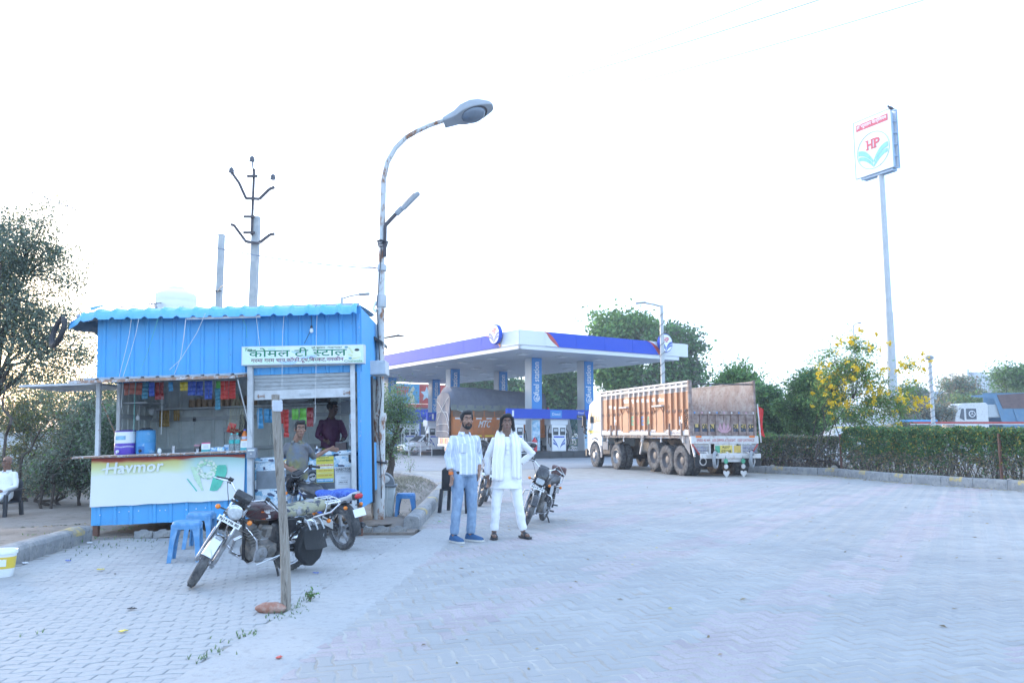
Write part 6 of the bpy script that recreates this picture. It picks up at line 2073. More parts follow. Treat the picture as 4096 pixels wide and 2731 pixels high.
for k in range(len(ed)-1):
 a,b=ed[k],ed[k+1]
 mb=MB();mb.box((a+.005,-.05,zb+.20),(b-.005,-.012,zt-.34));mb.build('side_panel',M_tor,tr)
 mb=MB();mb.box((a+.005,-.05,zt-.34),(b-.005,-.012,zt-.02));up=mb.build('upper_panel',M_twh,tr)
 mb=MB();mb.box((a+.07,-.012,zt-.32),(b-.07,-.006,zt-.22));mb.build('slot',M_tin,up)
 # pair of hooks on every bay
 mb=MB()
 for x in(a+.12,b-.12):mb.tube([(x-.05,.0,zb+.78),(x-.05,.01,zb+.86),(x,.02,zb+.90),(x+.05,.01,zb+.86),(x+.05,0,zb+.80)],.011,5)
 mb.build('hook',M_tgate,tr)['kind']='stuff'
for x in rx:
 mb=MB();mb.box((x-.035,-.012,zb+.16),(x+.035,.055,zt-.36));r_=mb.build('rib',M_tor,tr,bev=.005)
 mb=MB();mb.box((x-.04,-.01,zt-.36),(x+.04,.058,zt-.02));mb.build('rib_top',M_twh,r_,bev=.004)
for z,h,nm in((zt-.05,.07,'top_rail'),(zt-.20,.09,'upper_rail'),(zb,.20,'lower_rail')):
 mb=MB();mb.box((.0,-.06,z),(TL,.064 if nm!='lower_rail' else .03,z+h));mb.build(nm,M_twh,tr,bev=.006)
for x in(.02,):
 mb=MB();mb.box((-.03,-.06,zb-.05),(.05,.07,zt+.03));mb.build('corner_post',M_tgate,tr,bev=.006)
mb=MB();mb.box((TL-.02,-.06,zb-.05),(TL+.06,.06,zt+.02));mb.build('corner_post',M_twh,tr,bev=.006)
# two doors with ledges
for xa,xb,yt in((535,612,495),(905,1005,478)):
 p,q=TP(*c6(xa,yt+12)),TP(*c6(xb,yt))
 x0,x1=min(p.x,q.x),max(p.x,q.x)
 d=thing('side_door',None,None);d.parent=tr
 mb=MB();mb.box((x0+.03,.0,zb+.10),(x1-.03,.035,p.z-.03));mb.build('leaf',M_tor,d,bev=.004)
 mb=MB();mb.box((x0-.03,.0,p.z-.03),(x1+.03,.17,p.z+.03));mb.build('ledge',M_twh,d,bev=.008)
 mb=MB();mb.bar((x0+.02,.02,p.z-.30),(x0+.05,.15,p.z-.04),.03,.04);mb.build('bracket',M_tor,d)
 mb=MB();mb.bar((x1-.02,.02,p.z-.30),(x1-.05,.15,p.z-.04),.03,.04);mb.build('bracket',M_tor,d)
 mb=MB();mb.tube([(x0+.02,.05,p.z),(x0+.02,.05,zb+.1)],.012,5);mb.build('lock_rod',M_tgate,d)
 # dark stake pockets at the bottom
for x in(415,475,840,1072,1208):
 p=TP(*c6(x,700));mb=MB();mb.box((p.x-.03,.03,zb-.02),(p.x+.03,.085,zb+.42));mb.build('stake_pocket',M_tgate,tr,bev=.004)
 # painted words and letters
XN=Matrix(((-1,0,0,0),(0,0,1,0),(0,1,0,0),(0,0,0,1)))
mb=MB()
def ttext(mb,s,xa,ya,xb,hpx,w=-.008,bold=.004):
 a,b=TP(*c6(xa,ya),w),TP(*c6(xb,ya),w)
 h=TP(*c6(xa,ya-hpx),w).z-a.z
 lettering(mb,s,Matrix.Translation(a)@XN,width=abs(a.x-b.x),height=h,bold=bold)
for s,a,y,b,h in(('MDLE20',543,455,602,40),('न्यू',632,462,662,45),('शहीद',686,450,712,40),('लकक',740,450,772,40),('टोकां',797,446,832,42),('काफ',858,442,893,40),('किशनगढ',925,440,1000,45),('श्री श्री',378,525,408,45),('देवनारायण',428,530,462,50)):
 ttext(mb,s,a,y,b,h)
mb.build('lettering',M_swhite,tr,0)
for s,x,m in(('H',440,M_swhite),('E',634,mat('paint_green',(.08,.34,.20),.6,var=.2)),('V',690,mat('paint_red',(.50,.10,.10),.6,var=.2)),('E',746,mat('paint_blue',(.08,.22,.45),.6,var=.2)),('H',1168,M_swhite),('ॐ',804,bpy.data.materials['paint_green'])):
 mb=MB();ttext(mb,s,x,700,x+30,95,-.007,.012);mb.build('painted_letter',m,tr,0)
mb=MB()
for s,a,b,y in(('प्रदेश श्री नाम अंकित श्री',320,520,768),('एस.जे. 9414981409, 9829860907',620,830,772),('अजमेर रोड',850,910,782),('सरदार ट्रांसपोर्ट किशनगढ',1015,1190,800)):
 ttext(mb,s,a,y,b,22,.034,.001)
mb.build('small_lettering',mat('paint_navy',(.08,.10,.22),.6),tr,0)
# far side board seen from inside, head board, floor
for k in range(7):
 a,b=.02+(TL-.1)*k/7,.02+(TL-.1)*(k+1)/7
 mb=MB();mb.box((a+.004,-TW,zb),(b-.004,-TW+.05,zt));mb.build('far_panel',M_tin,tr)
mb=MB();mb.box((.0,-TW-.02,zt-.02),(TL,-TW+.07,zt+.03));mb.build('far_rail',M_tin,tr)
mb=MB();mb.box((-.03,-TW-.02,zb-.05),(.05,-TW+.06,zt+.06));mb.build('corner_post',M_tgate,tr)
mb=MB();mb.box((TL-.05,-TW+.06,zb),(TL,-.06,zt));mb.build('head_board',M_tin,tr)
mb=MB();mb.box((.0,-TW+.05,zb-.10),(TL-.02,-.06,zb-.005));mb.build('floor',M_tin,tr)
mb=MB();mb.tube([(.02,-.0,zt-.10),(.02,-TW,zt-.08)],.025,8);mb.build('cross_bar',M_chassis,tr)
# painted tailgate of framed panels
gz0,gz1=zb-.02,2.22
tg=thing('tailgate',None,None);tg.parent=tr
nb=8
for k in range(nb):
 a,b=-.06-(TW-.12)*k/nb,-.06-(TW-.12)*(k+1)/nb
 mb=MB();mb.box((-.02,b+.01,gz0),(.02,a-.01,gz1));mb.build('panel',M_tgate,tg)
 if k not in(3,4):
  mb=MB();mb.box((-.026,b+.05,gz0+.25),(-.0205,a-.05,gz0+.40));mb.build('yellow_band',mat('gate_yellow',(.48,.33,.10),.6,var=.25,vs=9)if 'gate_yellow' not in bpy.data.materials else bpy.data.materials['gate_yellow'],tg)
  mb=MB();mb.box((-.026,b+.05,gz0+.14),(-.0205,a-.05,gz0+.245));mb.build('navy_band',mat('gate_navy',(.06,.07,.12),.6,var=.25,vs=9)if 'gate_navy' not in bpy.data.materials else bpy.data.materials['gate_navy'],tg)
for k in range(nb+1):
 a=-.06-(TW-.12)*k/nb
 if k==4:continue
 mb=MB();mb.box((-.065,a-.035,gz0),(-.0,a+.035,gz1));mb.build('stile',M_tgate,tg,bev=.006)
mb=MB();mb.box((-.07,-TW+.04,gz1-.10),(.0,-.04,gz1+.02));mb.build('top_board',M_tgate,tg,bev=.006)
YR=Matrix(((0,0,-1,0),(-1,0,0,0),(0,1,0,0),(0,0,0,1)))
mb=MB()
for k,ch in enumerate(('H','OR','N','','','PL','EA','SE')):
 if ch:
  a=-.06-(TW-.12)*(k+.5)/nb
  lettering(mb,ch,Matrix.Translation((-.028,a,gz0+.15))@YR,width=.20,height=.24,center=True,bold=.006)
mb.build('lettering',M_sblk,tg,0)
M_lotus=mat('lotus_pink',(.50,.28,.32),.6,var=.2,vs=12)
lc=(-.06-(TW-.12)*.5)
mb=MB()
for k,(dx,lean_,hh)in enumerate(((0,0,.42),(-.10,-.16,.36),(.10,.16,.36),(-.18,-.24,.26),(.18,.24,.26))):
 P=[(lc-dx*.4-.03,gz0+.10),(lc-dx-lean_*.3-.055,gz0+.10+hh*.5),(lc-dx-lean_*.4,gz0+.10+hh),(lc-dx-lean_*.3+.055,gz0+.10+hh*.5),(lc-dx*.4+.03,gz0+.10)]
 mb.add([(-.030-k*.0012,y,z)for y,z in P],[(0,1,2,3,4)])
mb.build('painted_lotus',M_lotus,tg,0)
for k in range(9):
 a=-.12-(TW-.24)*k/8
 mb=MB();mb.lathe([(.035,0),(.03,.004),(.001,.005)],10,Matrix.Translation((-.071,a,gz1-.04))@YR);mb.build('painted_rosette',(bpy.data.materials['paint_blue'],M_lotus,M_twh)[k%3],tg)
 # rear beam, slatted corners, plate board, bumper bar
mb=MB();mb.box((-.10,-TW-.04,zb-.30),(.0,.05,zb-.03));rbm=mb.build('rear_beam',M_twh,tr,bev=.01)
mb=MB();lettering(mb,'SPEED 40 KM   USE DIPPER AT NIGHT   KEEP DISTANCE',Matrix.Translation((-.103,-.15,zb-.22))@YR,width=TW-.3,height=.09,bold=.001);mb.build('lettering',M_cred,rbm,0)
for y in(-.12,-TW+.34):
 mb=MB();mb.box((-.108,y-.22,zb-.085),(-.101,y,zb-.02));mb.build('hazard_marker',M_oran,rbm)
for sg,ya,yb in((1,.02,-.68),(-1,-TW-.0,-TW+.68)):
 for k in range(8):
  t=k/7
  e=ya-sg*.28*t
  mb=MB();mb.bar((-.08,e,zb-.33-.34*t),(-.08,yb,zb-.33-.34*t),.02,.022);mb.build('slat',M_twh,rbm)
 mb=MB();mb.bar((-.09,ya,zb-.30),(-.09,ya-sg*.30,zb-.70),.04,.04);mb.build('slat_frame',M_cred,rbm)
 mb=MB();mb.box((-.11,min(yb,yb+sg*.05),zb-.72),(-.05,max(yb,yb+sg*.05),zb-.30));mb.build('upright',M_twh,rbm)
mb=MB();mb.box((-.09,-TW+.85,zb-.72),(-.05,-.85,zb-.30));pb=mb.build('plate_board',M_twh,rbm)
for a,m in((-.86,bpy.data.materials['paint_green']),(-1.6,mat('gate_amber',(.62,.42,.10),.6,var=.2))):
 mb=MB();mb.box((-.094,a-.22-.1,zb-.60),(-.0905,a,zb-.36));mb.build('painted_patch',m,pb)
mb=MB();mb.box((-.100,-1.53,zb-.62),(-.092,-1.05,zb-.35));npl=mb.build('number_plate',mat('plate_yellow',(.68,.52,.12),.5,var=.1),pb)
mb=MB();lettering(mb,'RJ37',Matrix.Translation((-.102,-1.29,zb-.47))@YR,width=.28,height=.09,center=True,bold=.003);lettering(mb,'GT5298',Matrix.Translation((-.102,-1.29,zb-.60))@YR,width=.38,height=.09,center=True,bold=.003);mb.build('lettering',M_sblk,npl,0)
mb=MB();mb.box((-.42,-TW+.1,.62),(-.34,-.12,.78));mb.build('bumper',M_twh,tr,bev=.01)
mb=MB();mb.box((-.36,-1.75,.50),(-.33,-.95,.80));mb.build('bumper_plate',M_twh,tr)
for y in(-.5,-1.3,-2.1):
 mb=MB();mb.bar((-.36,y,.70),(.3,y,.95),.07,.08);mb.build('bumper_arm',M_twh,tr)
for y in(-.62,-TW+.52):
 t=thing('hung_tyre','small whitened tyre hung on the trailer bumper beside the '+('near' if y>-1 else 'far')+' mudflap','tyre',TM@Matrix.Translation((-.50,y,.58))@Matrix.Rotation(R(48),4,'Z')@Matrix.Rotation(R(90),4,'Y'),'tyres hung on the trailer bumper')
 mb=MB();mb.torus(.24,.06,None,30,8);mb.build('tyre_body',mat('whitened_rubber',(.28,.29,.30),.8,var=.2),t)
 mb=MB();mb.torus(.185,.012,Matrix.Diagonal((1,1,3,1)),24,5);mb.build('bead',M_black,t)
 mb=MB();mb.tube([(-.24,0,.07),(-.36,0,.1),(-.30,0,-.08)],.012,5);mb.build('tie',M_wire,t)
for y in(-1.05,-1.72):
 t=thing('hanging_charm','string of round charms with a heart hanging '+('nearest the near tyre' if y>-1.2 else 'nearest the far tyre'),'charm',TM@Matrix.Translation((-.44,y,.55)),'charms hanging under the trailer bumper')
 for k,(z,m)in enumerate(((-.02,bpy.data.materials['paint_green']),(-.20,M_twh))):
  mb=MB();mb.lathe([(.075,0),(.085,.008),(.075,.016),(.001,.018)],16,Matrix.Translation((0,0,z))@YR);mb.build('disc',m,t)
 mb=MB();mb.prism([(0,-.16),(.12,0),(.11,.07),(.05,.08),(0,.04),(-.05,.08),(-.11,.07),(-.12,0)],0,.02,Matrix.Translation((0,0,-.42))@YR);mb.build('heart',M_twh,t)
 mb=MB();mb.tube([(0,0,.15),(0,0,-.6)],.008,5);mb.build('cord',M_wire,t)
M_flap=mat('mudflap_grey',(.20,.21,.23),.7,var=.15,vs=4)
for y,s_ in((-.02,'नागौर'),(-TW+.62,'लाडव')):
 mb=MB();mb.box((-.06,y-.62,.80),(-.03,y,zb-.32));fl=mb.build('mudguard_board',M_flap,tr)
 mb=MB();lettering(mb,s_,Matrix.Translation((-.062,y-.03,.84))@YR,width=.5,height=.20,bold=.008);mb.build('lettering',mat('flap_navy',(.04,.06,.28),.6)if 'flap_navy' not in bpy.data.materials else bpy.data.materials['flap_navy'],fl,0)
 mb=MB();mb.box((-.20,y-.64,.34),(-.18,y+.02,.74));fp=mb.build('mudflap',M_black,tr)
 mb=MB();mb.torus(.12,.02,Matrix.Translation((-.202,y-.3,.52))@Matrix.Rotation(R(90),4,'Y')@Matrix.Diagonal((1,1,.3,1)),20,5);mb.build('ring_mark',M_twh,fp)
 # near side mudguard plates and brackets
for x in(.12,3.72):
 mb=MB();mb.bar((x,-.02,zb-.02),(x-.30 if x<1 else x+.35,-.02,.68),.05,.06);mb.build('stay',M_twh,tr)
mb=MB();mb.add([(.18,-.03,zb-.03),(.95,-.03,zb-.03),(.14,-.03,.72)],[(0,1,2)]);mb.build('guard_plate',M_flap,tr,0)
for k in range(14):
 p=.35+k*.55
 mb=MB();mb.tube([(p,.0,zb-.01),(p,.02,zb-.10),(p+.05,.03,zb-.13),(p+.09,.02,zb-.09)],.011,5);mb.build('rope_hook',M_tgate,tr)
 if k%3==0:
  mb=MB();mb.tube([(p+.2,.0,zb),(p+.2,.02,zb-.16),(p+.17,.02,zb-.26)],[.01,.02,.045],6);mb.build('tassel',M_twh,tr)
  # chassis, axles and wheels
mb=MB();mb.box((.2,-.95,.85),(6.2,-.80,1.28));mb.build('chassis_beam',M_chassis,tr)
mb=MB();mb.box((.2,-1.75,.85),(6.2,-1.60,1.28));mb.build('chassis_beam',M_chassis,tr)
mb=MB();mb.box((5.4,-.95,.62),(9.4,-.80,.95));mb.build('chassis_beam',M_chassis,tr)
mb=MB();mb.box((5.4,-1.75,.62),(9.4,-1.60,.95));mb.build('chassis_beam',M_chassis,tr)
M_rimb=mat('rim_brown',(.12,.11,.11),.6,var=.25,vs=6)
for x,dz in((.87,0),(1.98,0),(2.97,.13),(6.44,0)):
 for y in(-.16,-TW+.16):
  lorry_wheel(tr,(x,y,.52+dz),.52,.27,True,rimm=M_rimb if x<3 else M_alloyg)
 mb=MB();mb.tube([(x,-.3,.52+dz),(x,-TW+.3,.52+dz)],.10,10);mb.build('axle',M_chassis,tr)
for y in(-.16,-TW+.16):lorry_wheel(tr,(8.72,y,.52),.52,.30,False,rimm=M_alloyg)
mb=MB();mb.cb((5.2,-1.2,.95),(1.0,.9,.5));mb.build('gear_case',M_eng,tr,bev=.08)
mb=MB();mb.tube([(7.2,-.5,1.3),(6.9,-.25,1.15),(6.6,-.2,1.05),(6.1,-.25,1.15)],.08,10);mb.build('air_hose',M_black,tr)
mb=MB();mb.cb((7.5,-.35,.80),(.9,.55,.5));mb.build('fuel_tank',M_chassis,tr,bev=.08)
mb=MB();mb.cb((7.55,-.06,.95),(.6,.04,.35));mb.build('tool_box',M_flap,tr,bev=.02)
mb=MB();mb.tube([(4.1,-.7,.62),(4.1,-.7,.05)],.06,8);mb.cb((4.1,-.7,.03),(.3,.3,.05));mb.build('landing_leg',M_chassis,tr)
# cab
M_cabw=mat('cab_white',(.62,.64,.65),.4,var=.05,coat=.2)
cab=thing('cab',None,None);cab.parent=tr
prof=[(7.92,.92),(7.92,2.75),(8.1,2.93),(8.9,2.98),(9.35,2.80),(9.62,2.0),(9.66,.75),(9.35,.62),(9.28,.98),(9.05,1.22),(8.72,1.30),(8.38,1.20),(8.14,.92)]
mb=MB();mb.prism(prof,-TW+.06,-.06,XF);mb.build('cab_shell',M_cabw,cab,bev=.05,fix=True)
mb=MB();mb.prism([(8.55,1.95),(8.55,2.62),(9.15,2.62),(9.38,1.95)],-.058,-.045,XF);mb.build('side_window',bpy.data.materials['shop_glass'],cab)
mb=MB();mb.prism([(8.08,2.0),(8.08,2.66),(8.46,2.66),(8.46,2.0)],-.058,-.045,XF);mb.build('rear_window',bpy.data.materials['shop_glass'],cab)
mb=MB();mb.box((8.0,-.062,1.50),(9.6,-.048,1.62));mb.build('yellow_stripe',M_yellow,cab)
mb=MB();mb.loft([[(8.72+r_*math.cos(a),y,.52+r_*math.sin(a))for y,r_ in((-.045,.64),(-.5,.64),(-.5,.72),(-.045,.72))]for a in np.linspace(.0,2.9,16)]);mb.build('wheel_arch',M_cabw,cab)
mb=MB();mb.box((7.95,-.09,.45),(8.15,-.06,.95));mb.build('mud_panel',M_flap,cab)
mb=MB();mb.box((9.62,-TW+.1,.45),(9.80,-.02,.80));mb.build('front_bumper',M_blkp,cab,bev=.03)
mb=MB();mb.tube([(9.4,-.05,2.55),(9.5,.12,2.5),(9.5,.14,1.95)],.015,5);mb.cb((9.48,.15,2.05),(.06,.16,.42));mb.build('mirror',M_blkp,cab)
mb=MB()
for k in range(26):mb.ell((9.5+random.gauss(0,.06),.12+random.gauss(0,.05),1.7+random.gauss(0,.14)),(.05,.04,.05),6,4)
mb.build('black_tassel',M_black,cab)['kind']='stuff'
# red flag on a white pole behind the trailer, chain on the corner
fm=Matrix.Translation(A(3062,1720,29.5))
t=thing('red_flag','red cloth flag on a white stick at the trailer corner','flag',TM@Matrix.Translation((-.05,-TW-.16,0)))
mb=MB();mb.tube([(0,0,1.15),(.05,.06,2.5)],.028,8);mb.build('stick',M_twh,t)
mb=MB();mb.grid(lambda u,v:(.06-.04*v+.03*math.sin(v*9),.03-.18*u+.05*math.sin(v*7+u*4),2.48-1.0*v-.15*u),8,16);mb.build('cloth',mat('flag_red',(.62,.03,.03),.7,var=.15,tr=.3),t)
t=thing('chain_bundle','dark chain bunched on the near rear corner of the trailer','chain',TM@Matrix.Translation((.12,.08,0)))
for k in range(9):
 mb=MB();mb.torus(.045,.014,Matrix.Translation((random.gauss(0,.03),random.gauss(0,.01),1.65+k*.075))@Euler((k*1.57,R(90),.4)).to_matrix().to_4x4(),10,5);mb.build('link',M_chassis,t)
 # == poles, lamps, signs and wires
M_galv=mat('galvanised_pole',(.45,.47,.48),.5,m=.3,var=.1,vs=4)
M_polep=mat('flaking_white_pole',(.55,.56,.55),.6,var=.08,vs=3,sp=((.26,.12,.06),.40,8,.05),sp2=((.15,.065,.04),.24,20,.04),stretch=(1,1,.45),bump=.5)
M_lamp=mat('lamp_housing_grey',(.30,.32,.34),.5,var=.1,vs=8,sp=((.30,.30,.30),.2,20,.05))
M_lampl=mat('lamp_cover',(.15,.18,.22),.12,var=.15,vs=8)
M_iron=mat('dark_iron',(.075,.065,.07),.7,var=.2,vs=8)
M_pcc=mat('precast_pole',(.40,.42,.43),.85,var=.10,vs=3,sp=((.52,.52,.50),.35,4,.1),bump=.4)
M_insul=mat('insulator',(.17,.18,.21),.25,var=.1)
# rusty street lamp beside the stall
LZ=12.8
b0=G(1512,2092)
LZ=b0.y
t=thing('street_lamp','rusty white street lamp pole with a curved arm beside the tea stall','street lamp',(b0.x,b0.y,0))
def LP(x,y):return A(x,y,LZ)-Vector((b0.x,b0.y,0))
pp=[LP(*q)for q in((1512,2092),(1516,1860),(1518,1665),(1522,1380),(1526,1085),(1530,985),(1533,830),(1535,730))]
mb=MB();mb.tube([(pp[0].x,0,-.05)]+[(p.x,0,p.z)for p in pp[1:3]],[.105,.10,.095],14);mb.build('lower_pole',M_polep,t)
mb=MB();mb.tube([(p.x,0,p.z)for p in pp[2:5]],[.070,.066,.060],14);mb.build('middle_pole',M_polep,t)
cv=[(1526,1085),(1532,830),(1536,722),(1552,655),(1585,600),(1625,562),(1670,538),(1720,517),(1785,497)]
mb=MB();mb.tube([(LP(*q).x,-.0-.18*i/8,LP(*q).z)for i,q in enumerate(cv)],[.050,.047,.045,.043,.042,.041,.040,.038,.036],12);mb.build('curved_arm',M_polep,t)
for x,y,w_,h_ in((1518,1668,.11,.07),(1525,1205,.085,.10),(1527,1072,.08,.05)):
 p=LP(x,y);mb=MB();mb.lathe([(w_,-h_),(w_*1.08,0),(w_,h_)],14,Matrix.Translation((p.x,0,p.z)));mb.build('joint_collar',M_galv if w_<.1 else M_polep,t)
 # head: tapered housing with a bowl lens, seen from below
h0,h1=LP(1782,506),LP(1960,448)
hd=(h1-h0)
ang=math.atan2(hd.z,hd.x)
HMx=Matrix.Translation((h0.x,-.2,h0.z))@Matrix.Rotation(-ang,4,'Y')@Matrix.Rotation(R(-24),4,'X')
Lh=hd.length
mb=MB(HMx)
rg=[]
for x,wy,zt_,zb_ in((-.02,.09,.05,-.06),(.10,.10,.09,-.06),(.22,.115,.12,-.055),(.34,.17,.17,-.05),(.52,.19,.19,-.05),(.66,.16,.17,-.045),(Lh+.02,.09,.09,-.03),(Lh+.06,.05,.03,-.02)):
 rg.append([Vector((x,y*wy,zb_ if k<2 else(zb_+(zt_-zb_)*.55 if k in(2,5)else zt_)))for k,y in((0,-1),(1,1),(2,1.04),(3,.62),(4,-.62),(5,-1.04))])
mb.loft(rg);hs=mb.build('lamp_head',M_lamp,t,40,.012)
mb=MB(HMx);mb.ell((.50,0,-.045),(.21,.160,.115),22,12);mb.build('lens',M_lampl,hs,60)
mb=MB(HMx);mb.torus(1.0,.06,Matrix.Translation((.52,0,-.045))@Matrix.Diagonal((.215,.16,.2,1)),28,6);mb.build('lens_rim',M_iron,hs)
# lower bracket with an LED lamp
q=[LP(x,y)for x,y in((1541,1030),(1543,905),(1592,855))]
mb=MB();mb.bar((q[0].x,-.05,q[0].z),(q[1].x,-.05,q[1].z),.05,.05);mb.bar((q[1].x,-.05,q[1].z),(q[2].x,-.08,q[2].z),.05,.05);mb.build('bracket',M_iron,t)
a,b=LP(1592,862),LP(1677,776)
dd=b-a
EM=Matrix.Translation((a.x,-.08,a.z))@Matrix.Rotation(-math.atan2(dd.z,dd.x),4,'Y')@Matrix.Rotation(R(24),4,'X')
mb=MB(EM);mb.box((-.02,-.05,-.03),(.14,.05,.06));mb.box((.10,-.075,-.03),(dd.length,.075,.035));led=mb.build('led_lamp',M_lamp,t,bev=.02)
mb=MB(EM);mb.box((.14,-.06,-.036),(dd.length-.02,.06,-.031));mb.build('led_panel',M_lampl,led)
for k in range(12):
 mb=MB(EM);mb.box((.16+k*.025,-.06,.035),(.165+k*.025,.06,.065));mb.build('cooling_fin',M_lamp,led)
p=LP(1530,975)
mb=MB()
for k in range(5):mb.torus(.075+.004*k,.008,Matrix.Translation((p.x,0,p.z+.02*k-.04))@Euler((random.gauss(0,.25),random.gauss(0,.25),0)).to_matrix().to_4x4(),18,5)
mb.tube([(p.x,-.07,p.z),(p.x+.12,-.10,p.z+.01),(p.x+.09,-.08,p.z-.04)],.008,5)
mb.build('cable_wrap',M_wire,t)['kind']='stuff'
mb=MB();mb.tube([(LP(x,y).x,-.115,LP(x,y).z)for x,y in((1531,1000),(1512,1240),(1522,1420),(1530,1580),(1518,1700),(1528,1860),(1530,1990))],.008,5);mb.build('cable',M_wire,t)
mb=MB();p=LP(1518,1842);mb.torus(.12,.012,Matrix.Translation((p.x,0,p.z))@Euler((.1,.15,0)).to_matrix().to_4x4(),20,5);mb.torus(.12,.012,Matrix.Translation((p.x,0,p.z-.03))@Euler((-.1,.1,0)).to_matrix().to_4x4(),20,5);mb.build('tie_wire',M_wire,t)['kind']='stuff'
mb=MB();mb.tube([(LP(x,y).x,-.02,LP(x,y).z)for x,y in((1527,1000),(1480,1030),(1450,1042),(1490,1058),(1512,1030),(1525,1000))],.004,4);mb.build('loose_wire',M_wire,t)
mb=MB();p=LP(1524,1208);mb.tube([(p.x-.08,-.03,p.z),(p.x-.12,-.05,p.z-.12),(p.x-.06,-.06,p.z-.16)],[.03,.02,.035],6);mb.build('cloth_knot',M_white,t)
# power pole with steel cross arms
PZ=24.0
bx=A(1012,1700,PZ)
t=thing('power_pole','precast power pole with dark steel cross arms and insulators','power pole',(bx.x,PZ,0))
def PP(x,y):return A(x,y,PZ)-Vector((bx.x,PZ,0))
tp=PP(1011,868)
mb=MB();a=PP(1012,1225);mb.box((a.x-.11,-.10,0),(a.x+.11,.10,tp.z));mb.build('pole',M_pcc,t,bev=.012)
mb=MB();a,b=PP(1016,944),PP(1020,682);mb.box((a.x-.06,-.17,a.z),(b.x+.05,-.11,b.z));mb.build('steel_mast',M_iron,t)
arms=[[(937,700),(965,740),(993,802),(1020,802),(1046,804),(1085,765),(1106,757)],[(932,905),(945,908),(993,973),(1020,978),(1045,978),(1088,945),(1106,942)]]
for ar in arms:
 P=[PP(x,y)for x,y in ar]
 mb=MB()
 for a,b in zip(P,P[1:]):mb.bar((a.x,-.20,a.z),(b.x,-.20,b.z),.06,.075)
 mb.build('cross_arm',M_iron,t)
for x,y,w_ in((1018,714,42),(1005,875,44),(1005,938,46)):
 p=PP(x,y);s_=w_/3186*PZ/2
 mb=MB();mb.box((p.x-s_,-.24,p.z-.03),(p.x+s_,-.18,p.z+.04));mb.build('clamp',M_iron,t)
for x,y in((1016,660),(934,705),(1099,732)):
 p=PP(x,y)
 Mi=Matrix.Translation((p.x,-.20,p.z-.05))
 mb=MB(Mi);mb.tube([(0,0,-.12),(0,0,.1)],.014,6);mb.build('pin',M_steel,t)
 mb=MB(Mi);mb.lathe([(.03,.08),(.085,.10),(.085,.12),(.05,.13),(.085,.155),(.085,.17),(.045,.185),(.075,.21),(.07,.225),(.03,.25),(.03,.27),(.001,.28)],16);mb.build('insulator',M_insul,t)
mb=MB();a,b=PP(1018,690),PP(1017,660);mb.bar((a.x,-.14,a.z),(b.x,-.14,b.z+.1),.03,.03);mb.build('mast_tip',M_iron,t)
# plain precast pole
QZ=21.0
q0,q1=A(876,1230,QZ),A(884,938,QZ)
t=thing('concrete_pole','plain precast concrete pole with a bare top behind the stall roof','pole',(q0.x,QZ,0))
mb=MB();mb.loft([[(sx*.09,sy*.08,-.1)for sx,sy in((-1,-1),(1,-1),(1,1),(-1,1))],[(q1.x-q0.x+.02+sx*.072,sy*.07,q1.z)for sx,sy in((-1,-1),(1,-1),(1,1),(-1,1))]]);mb.build('shaft',M_pcc,t,bev=.01)
mb=MB();a=A(876,1166,QZ)-Vector((q0.x,QZ,0));mb.tube([(a.x-.1,-.09,a.z),(a.x+.1,-.09,a.z+.0)],.012,5);mb.build('cable_tie',M_wire,t)
# water tank behind the roof
WZ=16.0
w0=A(702,1232,WZ)
t=thing('water_tank','ribbed white plastic water tank standing behind the stall roof','water tank',(w0.x,WZ,0))
rr=79/3186*WZ
ztk=A(702,1178,WZ).z
mb=MB();mb.lathe([(rr,ztk-1.05),(rr,ztk-.9)]+sum([[(rr,ztk-.85+k*.14),(rr*1.02,ztk-.81+k*.14),(rr,ztk-.76+k*.14)]for k in range(6)],[])+[(rr*.99,ztk-.02),(rr*.97,ztk),(rr*.62,ztk+.07),(rr*.50,ztk+.10)],40);mb.build('tank_body',M_white,t,50)
mb=MB();mb.lathe([(rr*.42,ztk+.09),(rr*.42,ztk+.13),(rr*.36,ztk+.15),(.001,ztk+.155)],28);mb.build('lid',M_white,t)
mb=MB()
for x,s_,w_ in((-.24,'SWAL',.34),(.26,'2',.08)):
 lettering(mb,s_,Matrix.Translation((x-w_/2,-math.sqrt(rr*rr*1.06-x*x)-.012,ztk-.36))@Matrix.Rotation(math.asin(x/rr)*.9,4,'Z')@XZ,width=w_,height=.12,bold=.003)
mb.build('lettering',mat('tank_print',(.06,.10,.16),.5),t,0)
mb=MB();mb.box((-rr-.2,-.5,0),(rr+.2,.6,ztk-1.06));mb.build('stand',M_pcc,t)
# tall sign pylon
SZ=37.0
s0=A(3572,1560,SZ)
t=thing('sign_pylon','tall white roadside pylon with red Hindi band and round leaf emblem','sign',(s0.x,SZ,0))
zt_=A(3526,700,SZ).z+.5
xt_=A(3524,700,SZ).x-s0.x
mb=MB();mb.tube([(0,0,-.1),(xt_*.45,0,zt_*.5)],[.21,.19],18);mb.build('lower_pole',M_galv,t,60)
mb=MB();mb.tube([(xt_*.45,0,zt_*.5),(xt_,0,zt_)],[.165,.15],18);mb.build('upper_pole',M_galv,t,60)
Zl=38.0
pl_=Vector((A(3418,600,Zl).x,Zl,0))
u_=Vector((.454,-.891,0));n_=Vector((-.891,-.454,0))
zb_,zt2=A(3433,717,Zl).z,A(3417,496,Zl).z
PM=Matrix(((u_.x,-n_.x,0,pl_.x-s0.x),(u_.y,-n_.y,0,pl_.y-SZ),(0,0,1,0),(0,0,0,1)))
PW=2.1
mb=MB(PM);mb.box((0,.0,zb_),(PW,.05,zt2));f0=mb.build('face_panel',M_face,t,fix=True)
mb=MB(PM);mb.box((0,.40,zb_),(PW,.45,zt2));mb.build('face_panel',M_face,t,fix=True)
